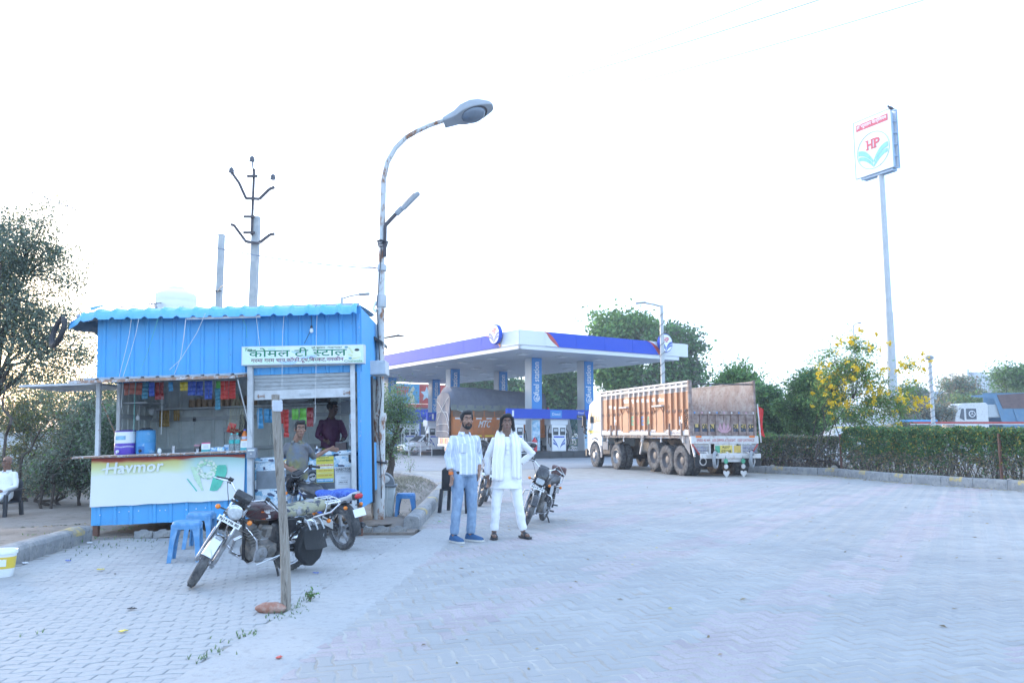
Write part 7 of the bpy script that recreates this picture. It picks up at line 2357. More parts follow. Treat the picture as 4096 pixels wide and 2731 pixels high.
M_sfr=mat('pylon_frame_blue',(.30,.42,.55),.5,var=.08)
for k in range(6):
 z=zb_+(zt2-zb_)*k/5
 mb=MB(PM);mb.bar((PW-.03,.05,z+(.0 if k<5 else-.03)),(PW-.03,.40,z-(0 if k<5 else .03)),.04,.04);mb.build('strut',M_sfr,t)
mb=MB(PM);mb.box((PW*.35,.12,zb_+.1),(PW*.95,.34,zt2-.1));mb.build('inner_box',M_sfr,t,fix=True)
for x in(-.02,PW):
 mb=MB(PM);mb.box((x,-.01,zb_-.02),(x+.03,.07,zt2+.02));mb.box((x,.39,zb_-.02),(x+.03,.46,zt2+.02));mb.build('frame_edge',M_sfr,t,fix=True)['kind']='stuff'
for z in(zb_-.03,zt2):
 mb=MB(PM);mb.box((-.02,-.01,z),(PW+.03,.07,z+.03));mb.build('frame_edge',M_sfr,t,fix=True)
mb=MB(PM);mb.box((.3,.05,zb_-.14),(PW-.1,.40,zb_-.04));mb.build('bottom_frame',M_sfr,t,fix=True)
H_=zt2-zb_
M_ppr=mat('pylon_red',(.60,.10,.14),.45)
M_ppb=mat('pylon_blue',(.22,.55,.72),.45)
mb=MB(PM);mb.box((.16,-.012,zt2-.50),(PW-.16,-.002,zt2-.18));bd_=mb.build('name_band',M_ppr,f0,fix=True)
mb=MB();lettering(mb,'हि~नदु~सतान पेटर्ोिलयम',PM@Matrix.Translation((.2,-.016,zt2-.44))@XZ,width=PW-.42,height=.25,bold=.005);mb.build('lettering',M_face,bd_,0)
EMx=PM@Matrix.Translation((PW/2,-.008,zb_+H_*.40))@XZ
a,b,d=MB(),MB(),MB()
hp_face(a,b,d,EMx,.88)
b.build('letters',M_ppr,f0,0)
d.build('emblem',M_ppb,f0,0)
mb=MB(EMx);mb.torus(.9,.012,None,48,4);mb.build('emblem_ring',M_ppb,f0)
t2=thing('sign_pigeon','small bird sitting on top of the tall sign','bird',Matrix.Translation(A(3563,432,36.0)))
mb=MB();mb.ell((0,0,0),(.14,.07,.07),10,7,(0,.4,0));mb.ell((-.12,0,.08),(.05,.045,.045),8,6);mb.loft([[(.1,-.05,-.04),(.1,.05,-.04),(.1,0,0)],[(.26,-.02,-.10),(.26,.02,-.10),(.26,0,-.08)]]);mb.build('body',M_iron,t2)
mb=MB();mb.tube([(.0,.02,-.06),(0,.02,-.13)],.008,4);mb.build('leg',M_iron,t2)
# slim lamp posts in the distance
def lamp_post(label,x,yt,Zd,arm,r_=.06,head=.5,spiral=False,yb=None):
 p=A(x,yt,Zd)
 t=thing('lamp_post',label,'street lamp',(p.x,Zd,0),'slim lamp posts around the station')
 mb=MB();mb.tube([(0,0,0),(0,0,p.z)],[r_*1.3,r_],10);mb.build('pole',M_galv,t)
 ax=arm/3186*Zd
 if arm:
  mb=MB();mb.tube([(0,0,p.z-.05),(ax*.5,0,p.z+.06),(ax,0,p.z+.12)],r_*.55,8);mb.build('arm',M_galv,t)
  mb=MB();mb.cb((ax+math.copysign(head/2,ax),0,p.z+.13),(head,.22,.08),(0,-.08,0));mb.build('lamp_head',M_lamp,t,bev=.02)
 else:
  mb=MB();mb.lathe([(.02,p.z),(.20,p.z+.05),(.22,p.z+.18),(.10,p.z+.26),(.001,p.z+.27)],14);mb.build('lamp_head',M_lamp,t)
 if spiral:
  mb=MB();mb.tube([(r_*1.35*math.cos(k*.8),r_*1.35*math.sin(k*.8),.2+(p.z-.4)*k/120)for k in range(121)],.012,4);mb.build('spiral_cord',M_iron,t)
 return t
lamp_post('lamp post with a spiral cord in front of the far canopy corner',2645,1222,38,-62,.09,.5,True)
lamp_post('lamp post showing above the right end of the stall roof',1367,1190,30,70,.06,.4)
lamp_post('plain slim post behind the yellow flowering bush',3413,1300,48,18,.05,.2)
lamp_post('round headed post near the blue dump truck',3718,1440,42,0,.09,.3,True)
lamp_post('distant lamp post beyond the trailer',2868,1530,80,-45,.06,.6)
lamp_post('distant lamp post between the trees behind the trailer',2540,1520,78,-45,.06,.6)
t=thing('arm_lamp','long flat lamp arm sticking out behind the rusty pole','lamp arm',Matrix.Translation(A(1532,1352,15)))
mb=MB();a=A(1620,1346,15)-A(1532,1352,15);mb.tube([(-.3,0,-.08),(0,0,0),(a.x*.7,0,a.z+.02),(a.x,0,a.z)],[.03,.03,.045,.02],8,flat=.5);mb.build('arm',M_iron,t)
mb=MB();mb.box((-.36,-.03,-2.6),(-.30,.03,0));mb.build('post',M_iron,t)
# overhead wires
M_line=mat('overhead_line',(.22,.22,.25),.6)
def wire(label,a,b,sag=.3,r_=.010,name='overhead_wire',seg=24,m=None):
 P=[a.lerp(b,k/seg)-Vector((0,0,sag*4*(k/seg)*(1-k/seg)))for k in range(seg+1)]
 mb=MB();mb.tube(P,r_,5)
 o=mb.build(name,m or M_line)
 tag(o,label,'wire','overhead wires')
wire('uppermost overhead wire crossing the sky at the top edge',A(1900,398,46),A(3180,-50,24),.2,.012)
wire('middle overhead wire crossing the sky',A(1950,390,46),A(3400,-40,24),.2,.015)
wire('lowest overhead wire of the three near the top edge',A(2250,398,46),A(3830,-40,24),.2,.014)
wire('wire sagging from the left edge past the power pole',A(-60,605,14),A(1030,968,23.7),.25,.011)
wire('continuation of the wire from power pole to lamp pole',A(1030,968,23.7),A(1522,1072,LZ),.1,.010)
wire('second thinner wire lower than the first past the plain pole',A(-60,690,14),A(1522,1075,LZ),.35,.009)
wire('cable from the water tank to the stall roof',A(480,1228,13.2),A(870,1168,20.9),.05,.012,'cable')
wire('cable from the plain pole down to the roof',A(870,1168,20.9),A(948,1222,12.8),-.25,.010,'cable')
# == people
def skin(n,c):return mat(n,c,.5,var=.10,vs=14,bump=.2,bs=90)
M_hair=mat('black_hair',(.012,.011,.012),.55,var=.3,vs=60,bump=1,bs=130)
M_eyew=mat('eye_white',(.62,.60,.58),.3)
TXW=bpy.data.textures.new('folds','CLOUDS');TXW.noise_scale=.09;TXW.noise_depth=2
def soft(mb,name,m,parent,vox=.011,sm=3,disp=0,M=None):
 o=mb.build(name,m,parent)
 r=o.modifiers.new('remesh','REMESH');r.mode='VOXEL';r.voxel_size=vox;r.use_smooth_shade=True
 if sm:
  k=o.modifiers.new('smooth','SMOOTH');k.iterations=sm;k.factor=.5
 if disp:
  d=o.modifiers.new('folds','DISPLACE');d.texture=TXW;d.strength=disp;d.mid_level=.5
  d.texture_coords='LOCAL'
 return o
def hand(mb,w,d,side,curl=.35,s=1.0):
 """palm and five fingers from wrist w along d; side points to the thumb"""
 w,d,side=Vector(w),Vector(d).normalized(),Vector(side)
 side=(side-d*side.dot(d)).normalized()
 nrm=d.cross(side)
 E=Matrix((side,d,nrm)).transposed()
 c=w+d*.048*s
 rg=[]
 for t,wd,th in((-.05,.024,.018),(-.02,.034,.016),(.02,.040,.014),(.045,.038,.012)):
  rg.append([c+d*t*s+side*(math.cos(k*.785)*wd*s)+nrm*(math.sin(k*.785)*th*s)for k in range(8)])
 mb.loft(rg)
 for k,(o,L_)in enumerate(((.029,.068),(.010,.078),(-.010,.073),(-.029,.056))):
  p=c+d*.038*s+side*o*s
  pts,a=[p-d*.02],curl*.4+k*.05
  for seg in(.45,.32,.25):
   dd=d*math.cos(a)+nrm*math.sin(a)
   p=p+dd*L_*seg*s
   pts.append(p.copy());a+=curl
  mb.tube(pts,[.0095*s,.0092*s,.0085*s,.0068*s],7)
 p=c-d*.02*s+side*.025*s
 mb.tube([p,p+(side*.7+d*.7).normalized()*.035*s,p+(side*.55+d*.83)*.058*s+nrm*.008],[.012*s,.0105*s,.008*s],7)
def person(label,M,H,J,skm,top,bottom,shoes,face=0.0,hair='short',beard=0,fat=1.0,tuck=None,hem=.90,sleeve=1.0,kurta=0,tilt=0):
 """J: joints in metres for a 1.72 m figure facing -Y; X is the viewer's right"""
 k=H/1.72
 M=M@Matrix.Scale(k,4)
 g={n:Vector(v)for n,v in J.items()}
 hc=g.get('head',Vector((0,-.02,1.61)))
 nk=g.get('neck',Vector((0,.01,1.43)))
 body=MB()
 HM_=Matrix.Translation(hc)@Matrix.Rotation(face,4,'Z')@Matrix.Rotation(tilt,4,'X')
 body.M=HM_
 body.ell((0,.012,.030),(.074,.094,.092));body.ell((0,-.028,-.045),(.056,.062,.070));body.ell((0,-.058,-.092),(.026,.026,.022))
 body.loft([[Vector((x,y,z))for x,y,z in r_]for r_ in([(-.008,-.082,.028),(.008,-.082,.028),(.006,-.07,.03),(-.006,-.07,.03)],[(-.019,-.086,-.028),(.019,-.086,-.028),(.017,-.06,-.03),(-.017,-.06,-.03)])])
 body.ell((0,-.098,-.022),(.014,.020,.013));body.ell((0,-.078,.040),(.052,.018,.011))
 for s_ in(-1,1):
  body.ell((s_*.076,.012,-.005),(.012,.022,.034));body.ell((s_*.044,-.060,-.018),(.024,.026,.020))
 body.ell((0,-.080,-.062),(.024,.014,.009))
 body.M=Matrix()
 body.tube([nk+Vector((0,.01,-.08)),nk,hc+Vector((0,.01,-.05))],[.070,.064,.058],14)
 pv=g.get('pelvis',Vector((0,0,.92)))
 body.tube([pv,nk.lerp(pv,.5),nk+Vector((0,.01,-.10))],[.10,.10,.09],12)
 for s_ in 'lr':
  sh_,el,wr=g['sh'+s_],g['el'+s_],g['wr'+s_]
  body.tube([sh_,sh_.lerp(el,.4),el,el.lerp(wr,.35),wr],[.045,.043,.034,.036,.025],12)
  body.tube([sh_,nk+Vector((0,0,-.10))],[.045,.06],10)
  if 'hd'+s_ in g:hand(body,wr,g['hd'+s_],g['th'+s_],g.get('cu'+s_,Vector((.35,0,0))).x)
  hp,kn,an=g['hp'+s_],g['kn'+s_],g['an'+s_]
  body.tube([pv,hp,kn,kn.lerp(an,.35),an],[.09,.075,.050,.050,.034],12)
  toe=g['to'+s_]
  body.tube([an,an+(toe-an)*.2+Vector((0,0,-.03)),an+(toe-an)*.8+Vector((0,0,-.035 if toe.z>an.z-.02 else 0))],[.034,.040,.030],10,flat=.8)
 root=soft(body,'person',skm,None,.0075,2)
 root.matrix_world=M
 tag(root,label,'person')
 # face details
 for s_ in(-1,1):
  mb=MB(HM_);mb.ell((s_*.030,-.082,.016),(.0105,.007,.0042));e=mb.build('eye',M_eyew,root)
  mb=MB(HM_);mb.ell((s_*.030,-.089,.016),(.0058,.003,.0042));mb.build('iris',M_sblk,e)
  mb=MB(HM_);mb.tube([(s_*.012,-.095,.036),(s_*.032,-.094,.043),(s_*.052,-.078,.036)],[.004,.0055,.003],6);mb.build('eyebrow',M_hair,root)
 mb=MB(HM_);mb.ell((0,-.092,-.062),(.023,.006,.0065));mb.build('lips',mat('lips',(.18,.075,.065),.5)if 'lips' not in bpy.data.materials else bpy.data.materials['lips'],root)
 # hair
 mb=MB(HM_)
 if hair=='bald':
  mb.ell((0,.045,.015),(.077,.066,.06))
 else:
  mb.ell((0,.026,.046),(.082,.094,.090));mb.ell((0,-.045,.098),(.062,.046,.032));mb.ell((.02,-.03,.115),(.05,.05,.026))
  for s_ in(-1,1):mb.ell((s_*.070,-.005,.035),(.014,.038,.052))
  if hair=='long':
   for s_ in(-1,1):
    mb.tube([(s_*.045,-.055,.10),(s_*.078,-.03,.06),(s_*.086,.015,-.02),(s_*.092,.02,-.09),(s_*.108,.01,-.115)],[.020,.022,.024,.024,.012],9)
   mb.tube([(0,.09,.06),(0,.092,-.05),(0,.085,-.11)],[.07,.075,.05],10,flat=.6)
 hr=soft(mb,'hair',M_hair if hair!='bald' else mat('grey_hair',(.20,.20,.20),.7,var=.3,vs=50),root,.007,1,.012)
 if beard:
  mb=MB(HM_)
  bw=(.05 if beard>1 else .03)
  mb.tube([(-.030,-.080,-.056),(-.016,-.098,-.044),(.016,-.098,-.044),(.030,-.080,-.056)],.0075,7)
  if beard>1:
   mb.ell((0,-.066,-.098),(.040,.030,.028));mb.tube([(-.034,-.074,-.055),(-.036,-.066,-.10)],.010,7);mb.tube([(.034,-.074,-.055),(.036,-.066,-.10)],.010,7)
   for s_ in(-1,1):mb.tube([(s_*.066,-.02,-.03),(s_*.055,-.035,-.08),(s_*.03,-.06,-.105)],[.008,.014,.012],7,flat=.6)
  soft(mb,'beard' if beard>1 else 'moustache',M_hair if hair!='bald' else bpy.data.materials['grey_hair'],root,.006,1)
  # shirt
 mb=MB()
 shc=(g['shl']+g['shr'])/2
 ax=(g['shr']-g['shl']).normalized()
 fy=Vector((0,0,1)).cross(ax).normalized()
 def ringp(c,a,b,n=20):return[c+ax*(math.cos(2*math.pi*i/n)*a)+fy*(math.sin(2*math.pi*i/n)*b)for i in range(n)]
 up=(nk-pv)
 low=pv+Vector((0,0,hem-.92))if not kurta else(g['hpl']+g['hpr'])/2+Vector((0,0,kurta-.88))
 secs=[(low,.170*fat if not kurta else .225,.130*fat if not kurta else .165)]+([(pv.lerp(low,.5),.200,.150)]if kurta else[])+[(pv+up*.06,.172*fat,.128*fat),(pv+up*.30,.166*fat,.125*fat*1.04),(pv+up*.62,.166,.120),(pv+up*.78,.158,.105),(pv+up*.87,.118,.085),(pv+up*.95,.070,.068)]
 mb.loft([ringp(c,a,b)for c,a,b in secs])
 for s_ in 'lr':
  sh_,el,wr=g['sh'+s_],g['el'+s_],g['wr'+s_]
  e_=el.lerp(wr,min(1,sleeve)*.97 if sleeve>.2 else 0)
  mb.tube([shc.lerp(sh_,.35)+Vector((0,0,-.005)),sh_,sh_.lerp(el,.5),el,el.lerp(e_,.6),e_],[.060,.058,.056,.050,.047,.044],14)
 shirt=soft(mb,'shirt' if not kurta else 'kurta',top,root,.011,4,.022)
 # collar and cuffs
 mb=MB()
 c0_=nk+Vector((0,0,-.025))
 mb.loft([[c0_+Vector((math.cos(a)*.068*r_,math.sin(a)*.066*r_-.005,z+(.016*math.sin(a)if math.sin(a)>0 else 0)))for a in np.linspace(-1.15,4.30,18)]for r_,z in((1.0,.028),(1.16,.0),(1.24,-.022))],False,False)
 cl=mb.build('collar',top,shirt);sl_=cl.modifiers.new('s','SOLIDIFY');sl_.thickness=.006
 # trousers
 mb=MB()
 mb.loft([ringp(pv+Vector((0,0,.06)),.160*fat,.120*fat),ringp(pv,.172*fat,.126*fat),ringp((g['hpl']+g['hpr'])/2+Vector((0,0,-.02)),.165,.125)])
 for s_ in 'lr':
  hp,kn,an=g['hp'+s_],g['kn'+s_],g['an'+s_]
  mb.tube([hp+Vector((0,0,.06)),hp.lerp(kn,.2),hp.lerp(kn,.6),kn,kn.lerp(an,.5),an+Vector((0,0,.02))],[.095,.098,.080,.068,.062,.060],16)
 soft(mb,'trousers',bottom,root,.011,3,.022)
 # shoes
 for s_ in 'lr':
  an,toe=g['an'+s_],g['to'+s_]
  d=(toe-an);d.z=0;d.normalize();sd=Vector((-d.y,d.x,0));z0_=min(an.z-.08,toe.z)if shoes else 0
  base=Vector((an.x,an.y,an.z-.085))
  if shoes:
   upm,som,open_=shoes
   prof=[(-.075,.030,.075),(-.05,.040,.095),(.0,.043,.10),(.05,.045,.075),(.11,.050,.058),(.16,.046,.048),(.195,.026,.034)]
   if open_:prof=[(.01,.045,.070),(.05,.048,.066),(.09,.050,.058),(.11,.050,.050)]
   mb=MB()
   mb.loft([[base+d*x+sd*(math.cos(a)*w_)+Vector((0,0,max(.018,.018+math.sin(a)*h_)))for a in np.linspace(0,math.pi,9)]for x,w_,h_ in prof])
   sh2=mb.build('shoe' if not open_ else 'sandal',upm,root,60,fix=True)
   mb=MB()
   ol=[(-.082,.025),(-.06,.040),(.0,.044),(.06,.048),(.12,.052),(.17,.046),(.202,.024)]
   pts=[base+d*x+sd*w_ for x,w_ in ol]+[base+d*x-sd*w_ for x,w_ in reversed(ol)]
   n=len(pts)
   mb.add([p for p in pts]+[p+Vector((0,0,.024))for p in pts],[tuple(range(n-1,-1,-1)),tuple(range(n,2*n))]+[(i,(i+1)%n,n+(i+1)%n,n+i)for i in range(n)])
   mb.build('sole',som,sh2,fix=True)
 return root,HM_,shirt
def stripes(n,c1_,c2_,c3_):
 M=mat(n,c1_,.7,var=.04)
 t=M.node_tree
 N,L=t.nodes,t.links
 tc=N.new('ShaderNodeTexCoord');sp=N.new('ShaderNodeSeparateXYZ');L.new(tc.outputs['Object'],sp.inputs[0])
 ad=N.new('ShaderNodeMath');ad.operation='MULTIPLY_ADD';ad.inputs[1].default_value=.3
 L.new(sp.outputs[1],ad.inputs[0]);L.new(sp.outputs[0],ad.inputs[2])
 md=N.new('ShaderNodeMath');md.operation='PINGPONG';md.inputs[1].default_value=.035;L.new(ad.outputs[0],md.inputs[0])
 mr=N.new('ShaderNodeMapRange');mr.inputs[2].default_value=.035;L.new(md.outputs[0],mr.inputs[0])
 r=N.new('ShaderNodeValToRGB');r.color_ramp.interpolation='CONSTANT'
 for i,(p_,c_)in enumerate(((0,c2_),(.28,c1_),(.48,c3_),(.60,c1_),(.78,c3_),(.88,c1_))):
  e=r.color_ramp.elements[i]if i<2 else r.color_ramp.elements.new(p_)
  e.position,e.color=p_,(*c_,1)
 L.new(mr.outputs[0],r.inputs[0]);L.new(r.outputs[0],N['Principled BSDF'].inputs['Base Color'])
 return M
SK1,SK2,SK3,SK4=skin('skin_warm',(.30,.17,.12)),skin('skin_dark',(.20,.115,.085)),skin('skin_brown',(.24,.13,.09)),skin('skin_deep',(.11,.06,.046))
M_jean=mat('jeans_faded',(.20,.30,.44),.8,var=.15,vs=7,sp=((.32,.42,.54),.38,5,.2),sp2=((.13,.20,.32),.3,9,.15),bump=.5,bs=160,stretch=(1,1,.5))
M_kur=mat('white_cotton',(.80,.81,.82),.8,var=.02)
M_snk=mat('sneaker_blue',(.03,.095,.21),.7,var=.2,vs=30)
M_sole=mat('sole_white',(.58,.57,.53),.6)
M_sand=mat('sandal_black',(.025,.025,.03),.5)
# man in the striped shirt, turned a little to the right of the picture
f=G(1856,2166)
J=dict(shl=(-.165,.02,1.335),shr=(.165,-.01,1.335),ell=(-.225,.05,1.10),wrl=(-.205,-.03,.875),hdl=(.03,-.06,-1),thl=(.1,-1,0),elr=(.245,.06,1.13),wrr=(.19,-.06,.92),hdr=(-.12,-.1,-.9),thr=(-.5,-.8,0),hpl=(-.09,0,.87),hpr=(.09,0,.87),knl=(-.115,-.02,.47),knr=(.10,-.03,.47),anl=(-.135,.02,.085),anr=(.115,.03,.085),tol=(-.10,-.19,.03),tor=(.21,-.16,.03),head=(.01,-.03,1.585),neck=(0,.01,1.425),pelvis=(0,.0,.93))
p1,h1_,s1_=person('man in a striped white shirt and faded jeans with an orange wrist thread',Matrix.Translation((f.x,f.y,.002))@Matrix.Rotation(R(30),4,'Z'),1.745,J,SK1,stripes('striped_shirt',(.47,.53,.63),(.74,.76,.78),(.60,.65,.71)),M_jean,(M_snk,M_sole,0),face=R(-6),beard=2,fat=1.08,sleeve=.72,hem=.86)
mb=MB();mb.lathe([(.030,-.012),(.034,0),(.030,.012)],14,Matrix.Translation((-.207,-.02,.885)));mb.lathe([(.029,.012),(.033,.02),(.029,.028)],14,Matrix.Translation((-.208,-.02,.885)));mb.build('wrist_thread',M_oran,p1)
mb=MB();mb.lathe([(.176,-.018),(.179,0),(.176,.018)],28,Matrix.Translation((0,0,.90))@Matrix.Diagonal((1,.74,1,1)));mb.build('belt',M_blkp,p1)
mb=MB();mb.cb((-.085,-.128,1.22),(.11,.012,.12),(.05,0,-.1));o=mb.build('chest_pocket',bpy.data.materials['striped_shirt'],s1_,bev=.005)
# man in white kurta with a scarf
f=G(2026,2153)
J=dict(shl=(-.172,.01,1.335),shr=(.172,.01,1.335),ell=(-.265,.03,1.10),wrl=(-.265,-.03,.84),hdl=(.08,-.08,-1),thl=(.3,-1,0),elr=(.385,.12,1.16),wrr=(.225,.17,1.02),hdr=(-.8,.1,-.5),thr=(0,0,1),cur=(.6,0,0),hpl=(-.10,0,.86),hpr=(.10,0,.86),knl=(-.145,-.015,.46),knr=(.165,-.02,.46),anl=(-.17,.03,.09),anr=(.235,.03,.09),tol=(-.19,-.17,.03),tor=(.30,-.14,.03),head=(0,-.03,1.582),neck=(0,.01,1.42),pelvis=(-.01,0,.92))
p2,h2_,s2_=person('man in white kurta and trousers with a white scarf, hand on hip',Matrix.Translation((f.x,f.y,.002))@Matrix.Rotation(R(8),4,'Z'),1.71,J,SK2,M_kur,M_kur,(M_sand,M_sand,1),face=R(-4),hair='long',beard=0,kurta=.70,sleeve=.95,tilt=R(-4))
M_scarf=mat('scarf_white',(.82,.81,.80),.85,var=.03)
mb=MB()
for sg,x1,zl in((-1,.150,.80),(1,.120,.82)):
 def sc_fn(u,v,sg=sg,x1=x1,zl=zl):
  path=[Vector((0,.085,1.455)),Vector((sg*.075,.05,1.475)),Vector((sg*.105,-.06,1.405)),Vector((sg*.118,-.140,1.27)),Vector((sg*x1,-.16,1.05)),Vector((sg*x1*1.02,-.17,zl))]
  t=v*5;i=min(4,int(t));p=path[i].lerp(path[i+1],t-i)
  wd=(.052+.028*min(1,v*1.6))*(1 if sg<0 else .8)
  p=p+Vector(((u-.5)*2*wd,.014*math.sin(u*15+sg)*min(1,v*2.5)-.012,(.01*math.sin(u*7)*v)))
  return p
 mb=MB();mb.grid(sc_fn,22,34);o=mb.build('scarf',M_scarf,p2,60);q=o.modifiers.new('s','SOLIDIFY');q.thickness=.008
 if sg>0:
  mb=MB();mb.grid(lambda u,v:sc_fn(.80+.05*u,.38+.62*v)+Vector((0,-.006,0)),2,20);mb.build('scarf_stripe',mat('scarf_red',(.45,.14,.22),.8),o,60)
mb=MB()
for k in range(3):mb.cb((.0,-.128-.004*k,1.30-k*.06),(.045,.01,.055))
mb.build('placket',M_kur,s2_,bev=.004)
mb=MB();mb.cb((.10,-.128,1.20),(.10,.010,.11),(.05,0,.12));mb.build('chest_pocket',M_kur,s2_,bev=.004)
# boy leaning on the freezer
f=A(1208,2080,10.75)
J=dict(shl=(-.14,.06,1.34),shr=(.13,-.06,1.34),ell=(-.27,.02,1.14),wrl=(-.10,-.10,1.02),hdl=(.8,-.2,-.3),thl=(0,0,1),elr=(.24,.14,1.17),wrr=(.44,.28,1.29),hdr=(1,.4,-.1),thr=(0,-.3,1),hpl=(-.08,0,.87),hpr=(.08,0,.87),knl=(-.02,-.06,.48),knr=(.24,-.08,.50),anl=(.02,.03,.085),anr=(.30,.12,.085),tol=(.1,-.12,.03),tor=(.42,.02,.03),head=(.05,-.05,1.585),neck=(.0,.0,1.42),pelvis=(.02,0,.92))
person('boy in a grey and olive shirt leaning on the freezer',Matrix.Translation((f.x-.10,f.y,.05))@Matrix.Rotation(R(8),4,'Z'),1.56,J,SK3,mat('shirt_grey_olive',(.13,.13,.14),.8,var=.1,sp=((.20,.19,.075),.42,3.2,.08),sp2=((.10,.15,.22),.32,4,.1)),M_jean,(M_blkp,M_blkp,0),face=R(16),sleeve=.15,hem=.84)
# shopkeeper in the stall
q=KM@onp(KM,1322,1760,1.05)
J=dict(shl=(-.165,.0,1.365),shr=(.165,.0,1.365),ell=(-.24,-.05,1.12),wrl=(-.10,-.26,1.02),hdl=(.3,-1,-.2),thl=(0,0,1),elr=(.25,-.06,1.13),wrr=(.16,-.28,1.05),hdr=(-.2,-1,-.2),thr=(0,0,1),hpl=(-.09,0,.87),hpr=(.09,0,.87),knl=(-.1,-.02,.47),knr=(.1,-.02,.47),anl=(-.1,.03,.085),anr=(.1,.03,.085),tol=(-.12,-.16,.03),tor=(.12,-.16,.03),head=(.02,-.03,1.605),neck=(0,.01,1.44))
person('shopkeeper in a purple shirt standing behind the freezer',Matrix.Translation((q.x,q.y,(KM@Vector((2.9,1,v_fl))).z))@Matrix.Rotation(R(22),4,'Z'),1.49,J,SK4,mat('shirt_purple',(.085,.018,.06),.7,var=.15),mat('trousers_dark',(.03,.03,.035),.8),(M_blkp,M_blkp,0),face=R(48),sleeve=.7)
# seated elderly man
M_dch=mat('chair_charcoal',(.030,.034,.042),.45,var=.12)
def arm_chair(label,M,s=1.0,arms=1):
 t=thing('plastic_chair',label,'chair',M@Matrix.Scale(s,4),'dark plastic chairs')
 mb=MB();mb.cb((0,0,.42),(.48,.46,.03));mb.build('seat',M_dch,t,bev=.012)
 mb=MB();mb.grid(lambda u,v:((u-.5)*(.50-.08*v),.22+.10*v+.03*(2*u-1)**2*-1,.43+.42*v-.06*(2*u-1)**4*v),10,8);o=mb.build('backrest',M_dch,t,60);o.modifiers.new('s','SOLIDIFY').thickness=.015
 for x in(-1,1):
  if arms:
   mb=MB();mb.tube([(x*.26,.26,.66),(x*.28,.05,.66),(x*.28,-.18,.64),(x*.26,-.24,.56)],[.03,.035,.035,.03],8,flat=.5);mb.build('armrest',M_dch,t)
  for y in(-.22,.22):
   mb=MB();mb.loft([[(x*(.24+.03*k)+dx*.030,y*(1+.15*k)+dy*.03,z)for dx,dy in((-1,-1),(1,-1),(1,1),(-1,1))]for k,z in((0,.58 if(y<0 and arms)else .44),(1,0))]);mb.build('leg',M_dch,t,bev=.006)
 return t
SP=Matrix.Translation((-9.66,15.3,-.27))@Matrix.Rotation(R(-2),4,'Z')
arm_chair('dark plastic armchair under the seated old man',SP)
J=dict(shl=(-.165,.12,.98),shr=(.165,.12,.98),ell=(-.25,.05,.74),wrl=(-.10,-.14,.66),hdl=(.4,-1,-.1),thl=(.3,0,1),elr=(.25,.05,.74),wrr=(.10,-.14,.66),hdr=(-.4,-1,-.1),thr=(-.3,0,1),hpl=(-.09,.06,.52),hpr=(.09,.06,.52),knl=(-.12,-.38,.52),knr=(.12,-.38,.52),anl=(-.12,-.36,.085),anr=(.12,-.36,.085),tol=(-.14,-.56,.03),tor=(.14,-.56,.03),head=(.02,.08,1.21),neck=(0,.12,1.05),pelvis=(0,.08,.56))
p5,h5,s5=person('elderly man with grey moustache and glasses sitting in a plastic chair',SP,1.66,J,SK3,M_kur,M_kur,(M_sand,M_sand,0),face=R(-12),hair='bald',beard=1,hem=.90)
mb=MB(h5)
for s_ in(-1,1):mb.torus(.024,.0022,Matrix.Translation((s_*.031,-.098,.014))@Matrix.Rotation(R(90),4,'X'),16,4);mb.tube([(s_*.055,-.09,.018),(s_*.078,.0,.012)],.002,4)
mb.tube([(-.008,-.10,.018),(.008,-.10,.018)],.002,4)
mb.build('glasses',M_wire,p5)
q=G(1830,2046)
arm_chair('dark plastic chair standing behind the man in jeans',Matrix.Translation((q.x,q.y,0))@Matrix.Rotation(R(165),4,'Z'),.98,0)
# == stools, bin, bucket, post, litter
M_stool=mat('stool_blue',(.085,.27,.52),.5,var=.1,vs=8,sp=((.25,.42,.60),.35,7,.12))
M_stoold=mat('stool_deep_blue',(.035,.17,.40),.45,var=.1,vs=8,sp=((.12,.26,.46),.3,9,.1))
def stool(label,p,rz,m,h=.44):
 t=thing('plastic_stool',label,'stool',Matrix.Translation((p.x,p.y,p.z))@Matrix.Rotation(rz,4,'Z'),'blue plastic stools')
 mb=MB();mb.loft([[(x*s_,y*s_,z)for x,y in[(.15*math.copysign(abs(math.cos(a))**.55,math.cos(a)),.15*math.copysign(abs(math.sin(a))**.55,math.sin(a)))for a in np.linspace(0,2*math.pi,24,endpoint=False)]]for s_,z in((1.02,h-.05),(1.0,h-.012),(.94,h),(.2,h-.004))]);mb.build('seat',m,t)
 for sx in(-1,1):
  for sy in(-1,1):
   mb=MB()
   mb.loft([[(sx*(c-a),sy*c,z),(sx*c,sy*c,z),(sx*c,sy*(c-a),z),(sx*(c-.016),sy*(c-a),z),(sx*(c-.016),sy*(c-.016),z),(sx*(c-a),sy*(c-.016),z)]for c,a,z in((.145,.12,h-.03),(.150,.075,h-.08),(.158,.055,h*.55),(.175,.045,0))]);mb.build('leg',m,t,fix=True)
 for s_,ax_ in((-1,0),(1,0),(-1,1),(1,1)):
  a,b=((-.12,s_*.148),(.12,s_*.148))if ax_ else((s_*.148,-.12),(s_*.148,.12))
  mb=MB();mb.bar((*a,h-.055),(*b,h-.055),.014,.05);mb.build('apron',m,t)
stool('scuffed blue stool nearest the camera before the banner',G(742,2240),.25,M_stool)
stool('scuffed blue stool just behind another before the banner',G(800,2188),.1,M_stool)
stool('deep blue stool standing by the grey bin',G(1622,2078),.05,M_stoold)
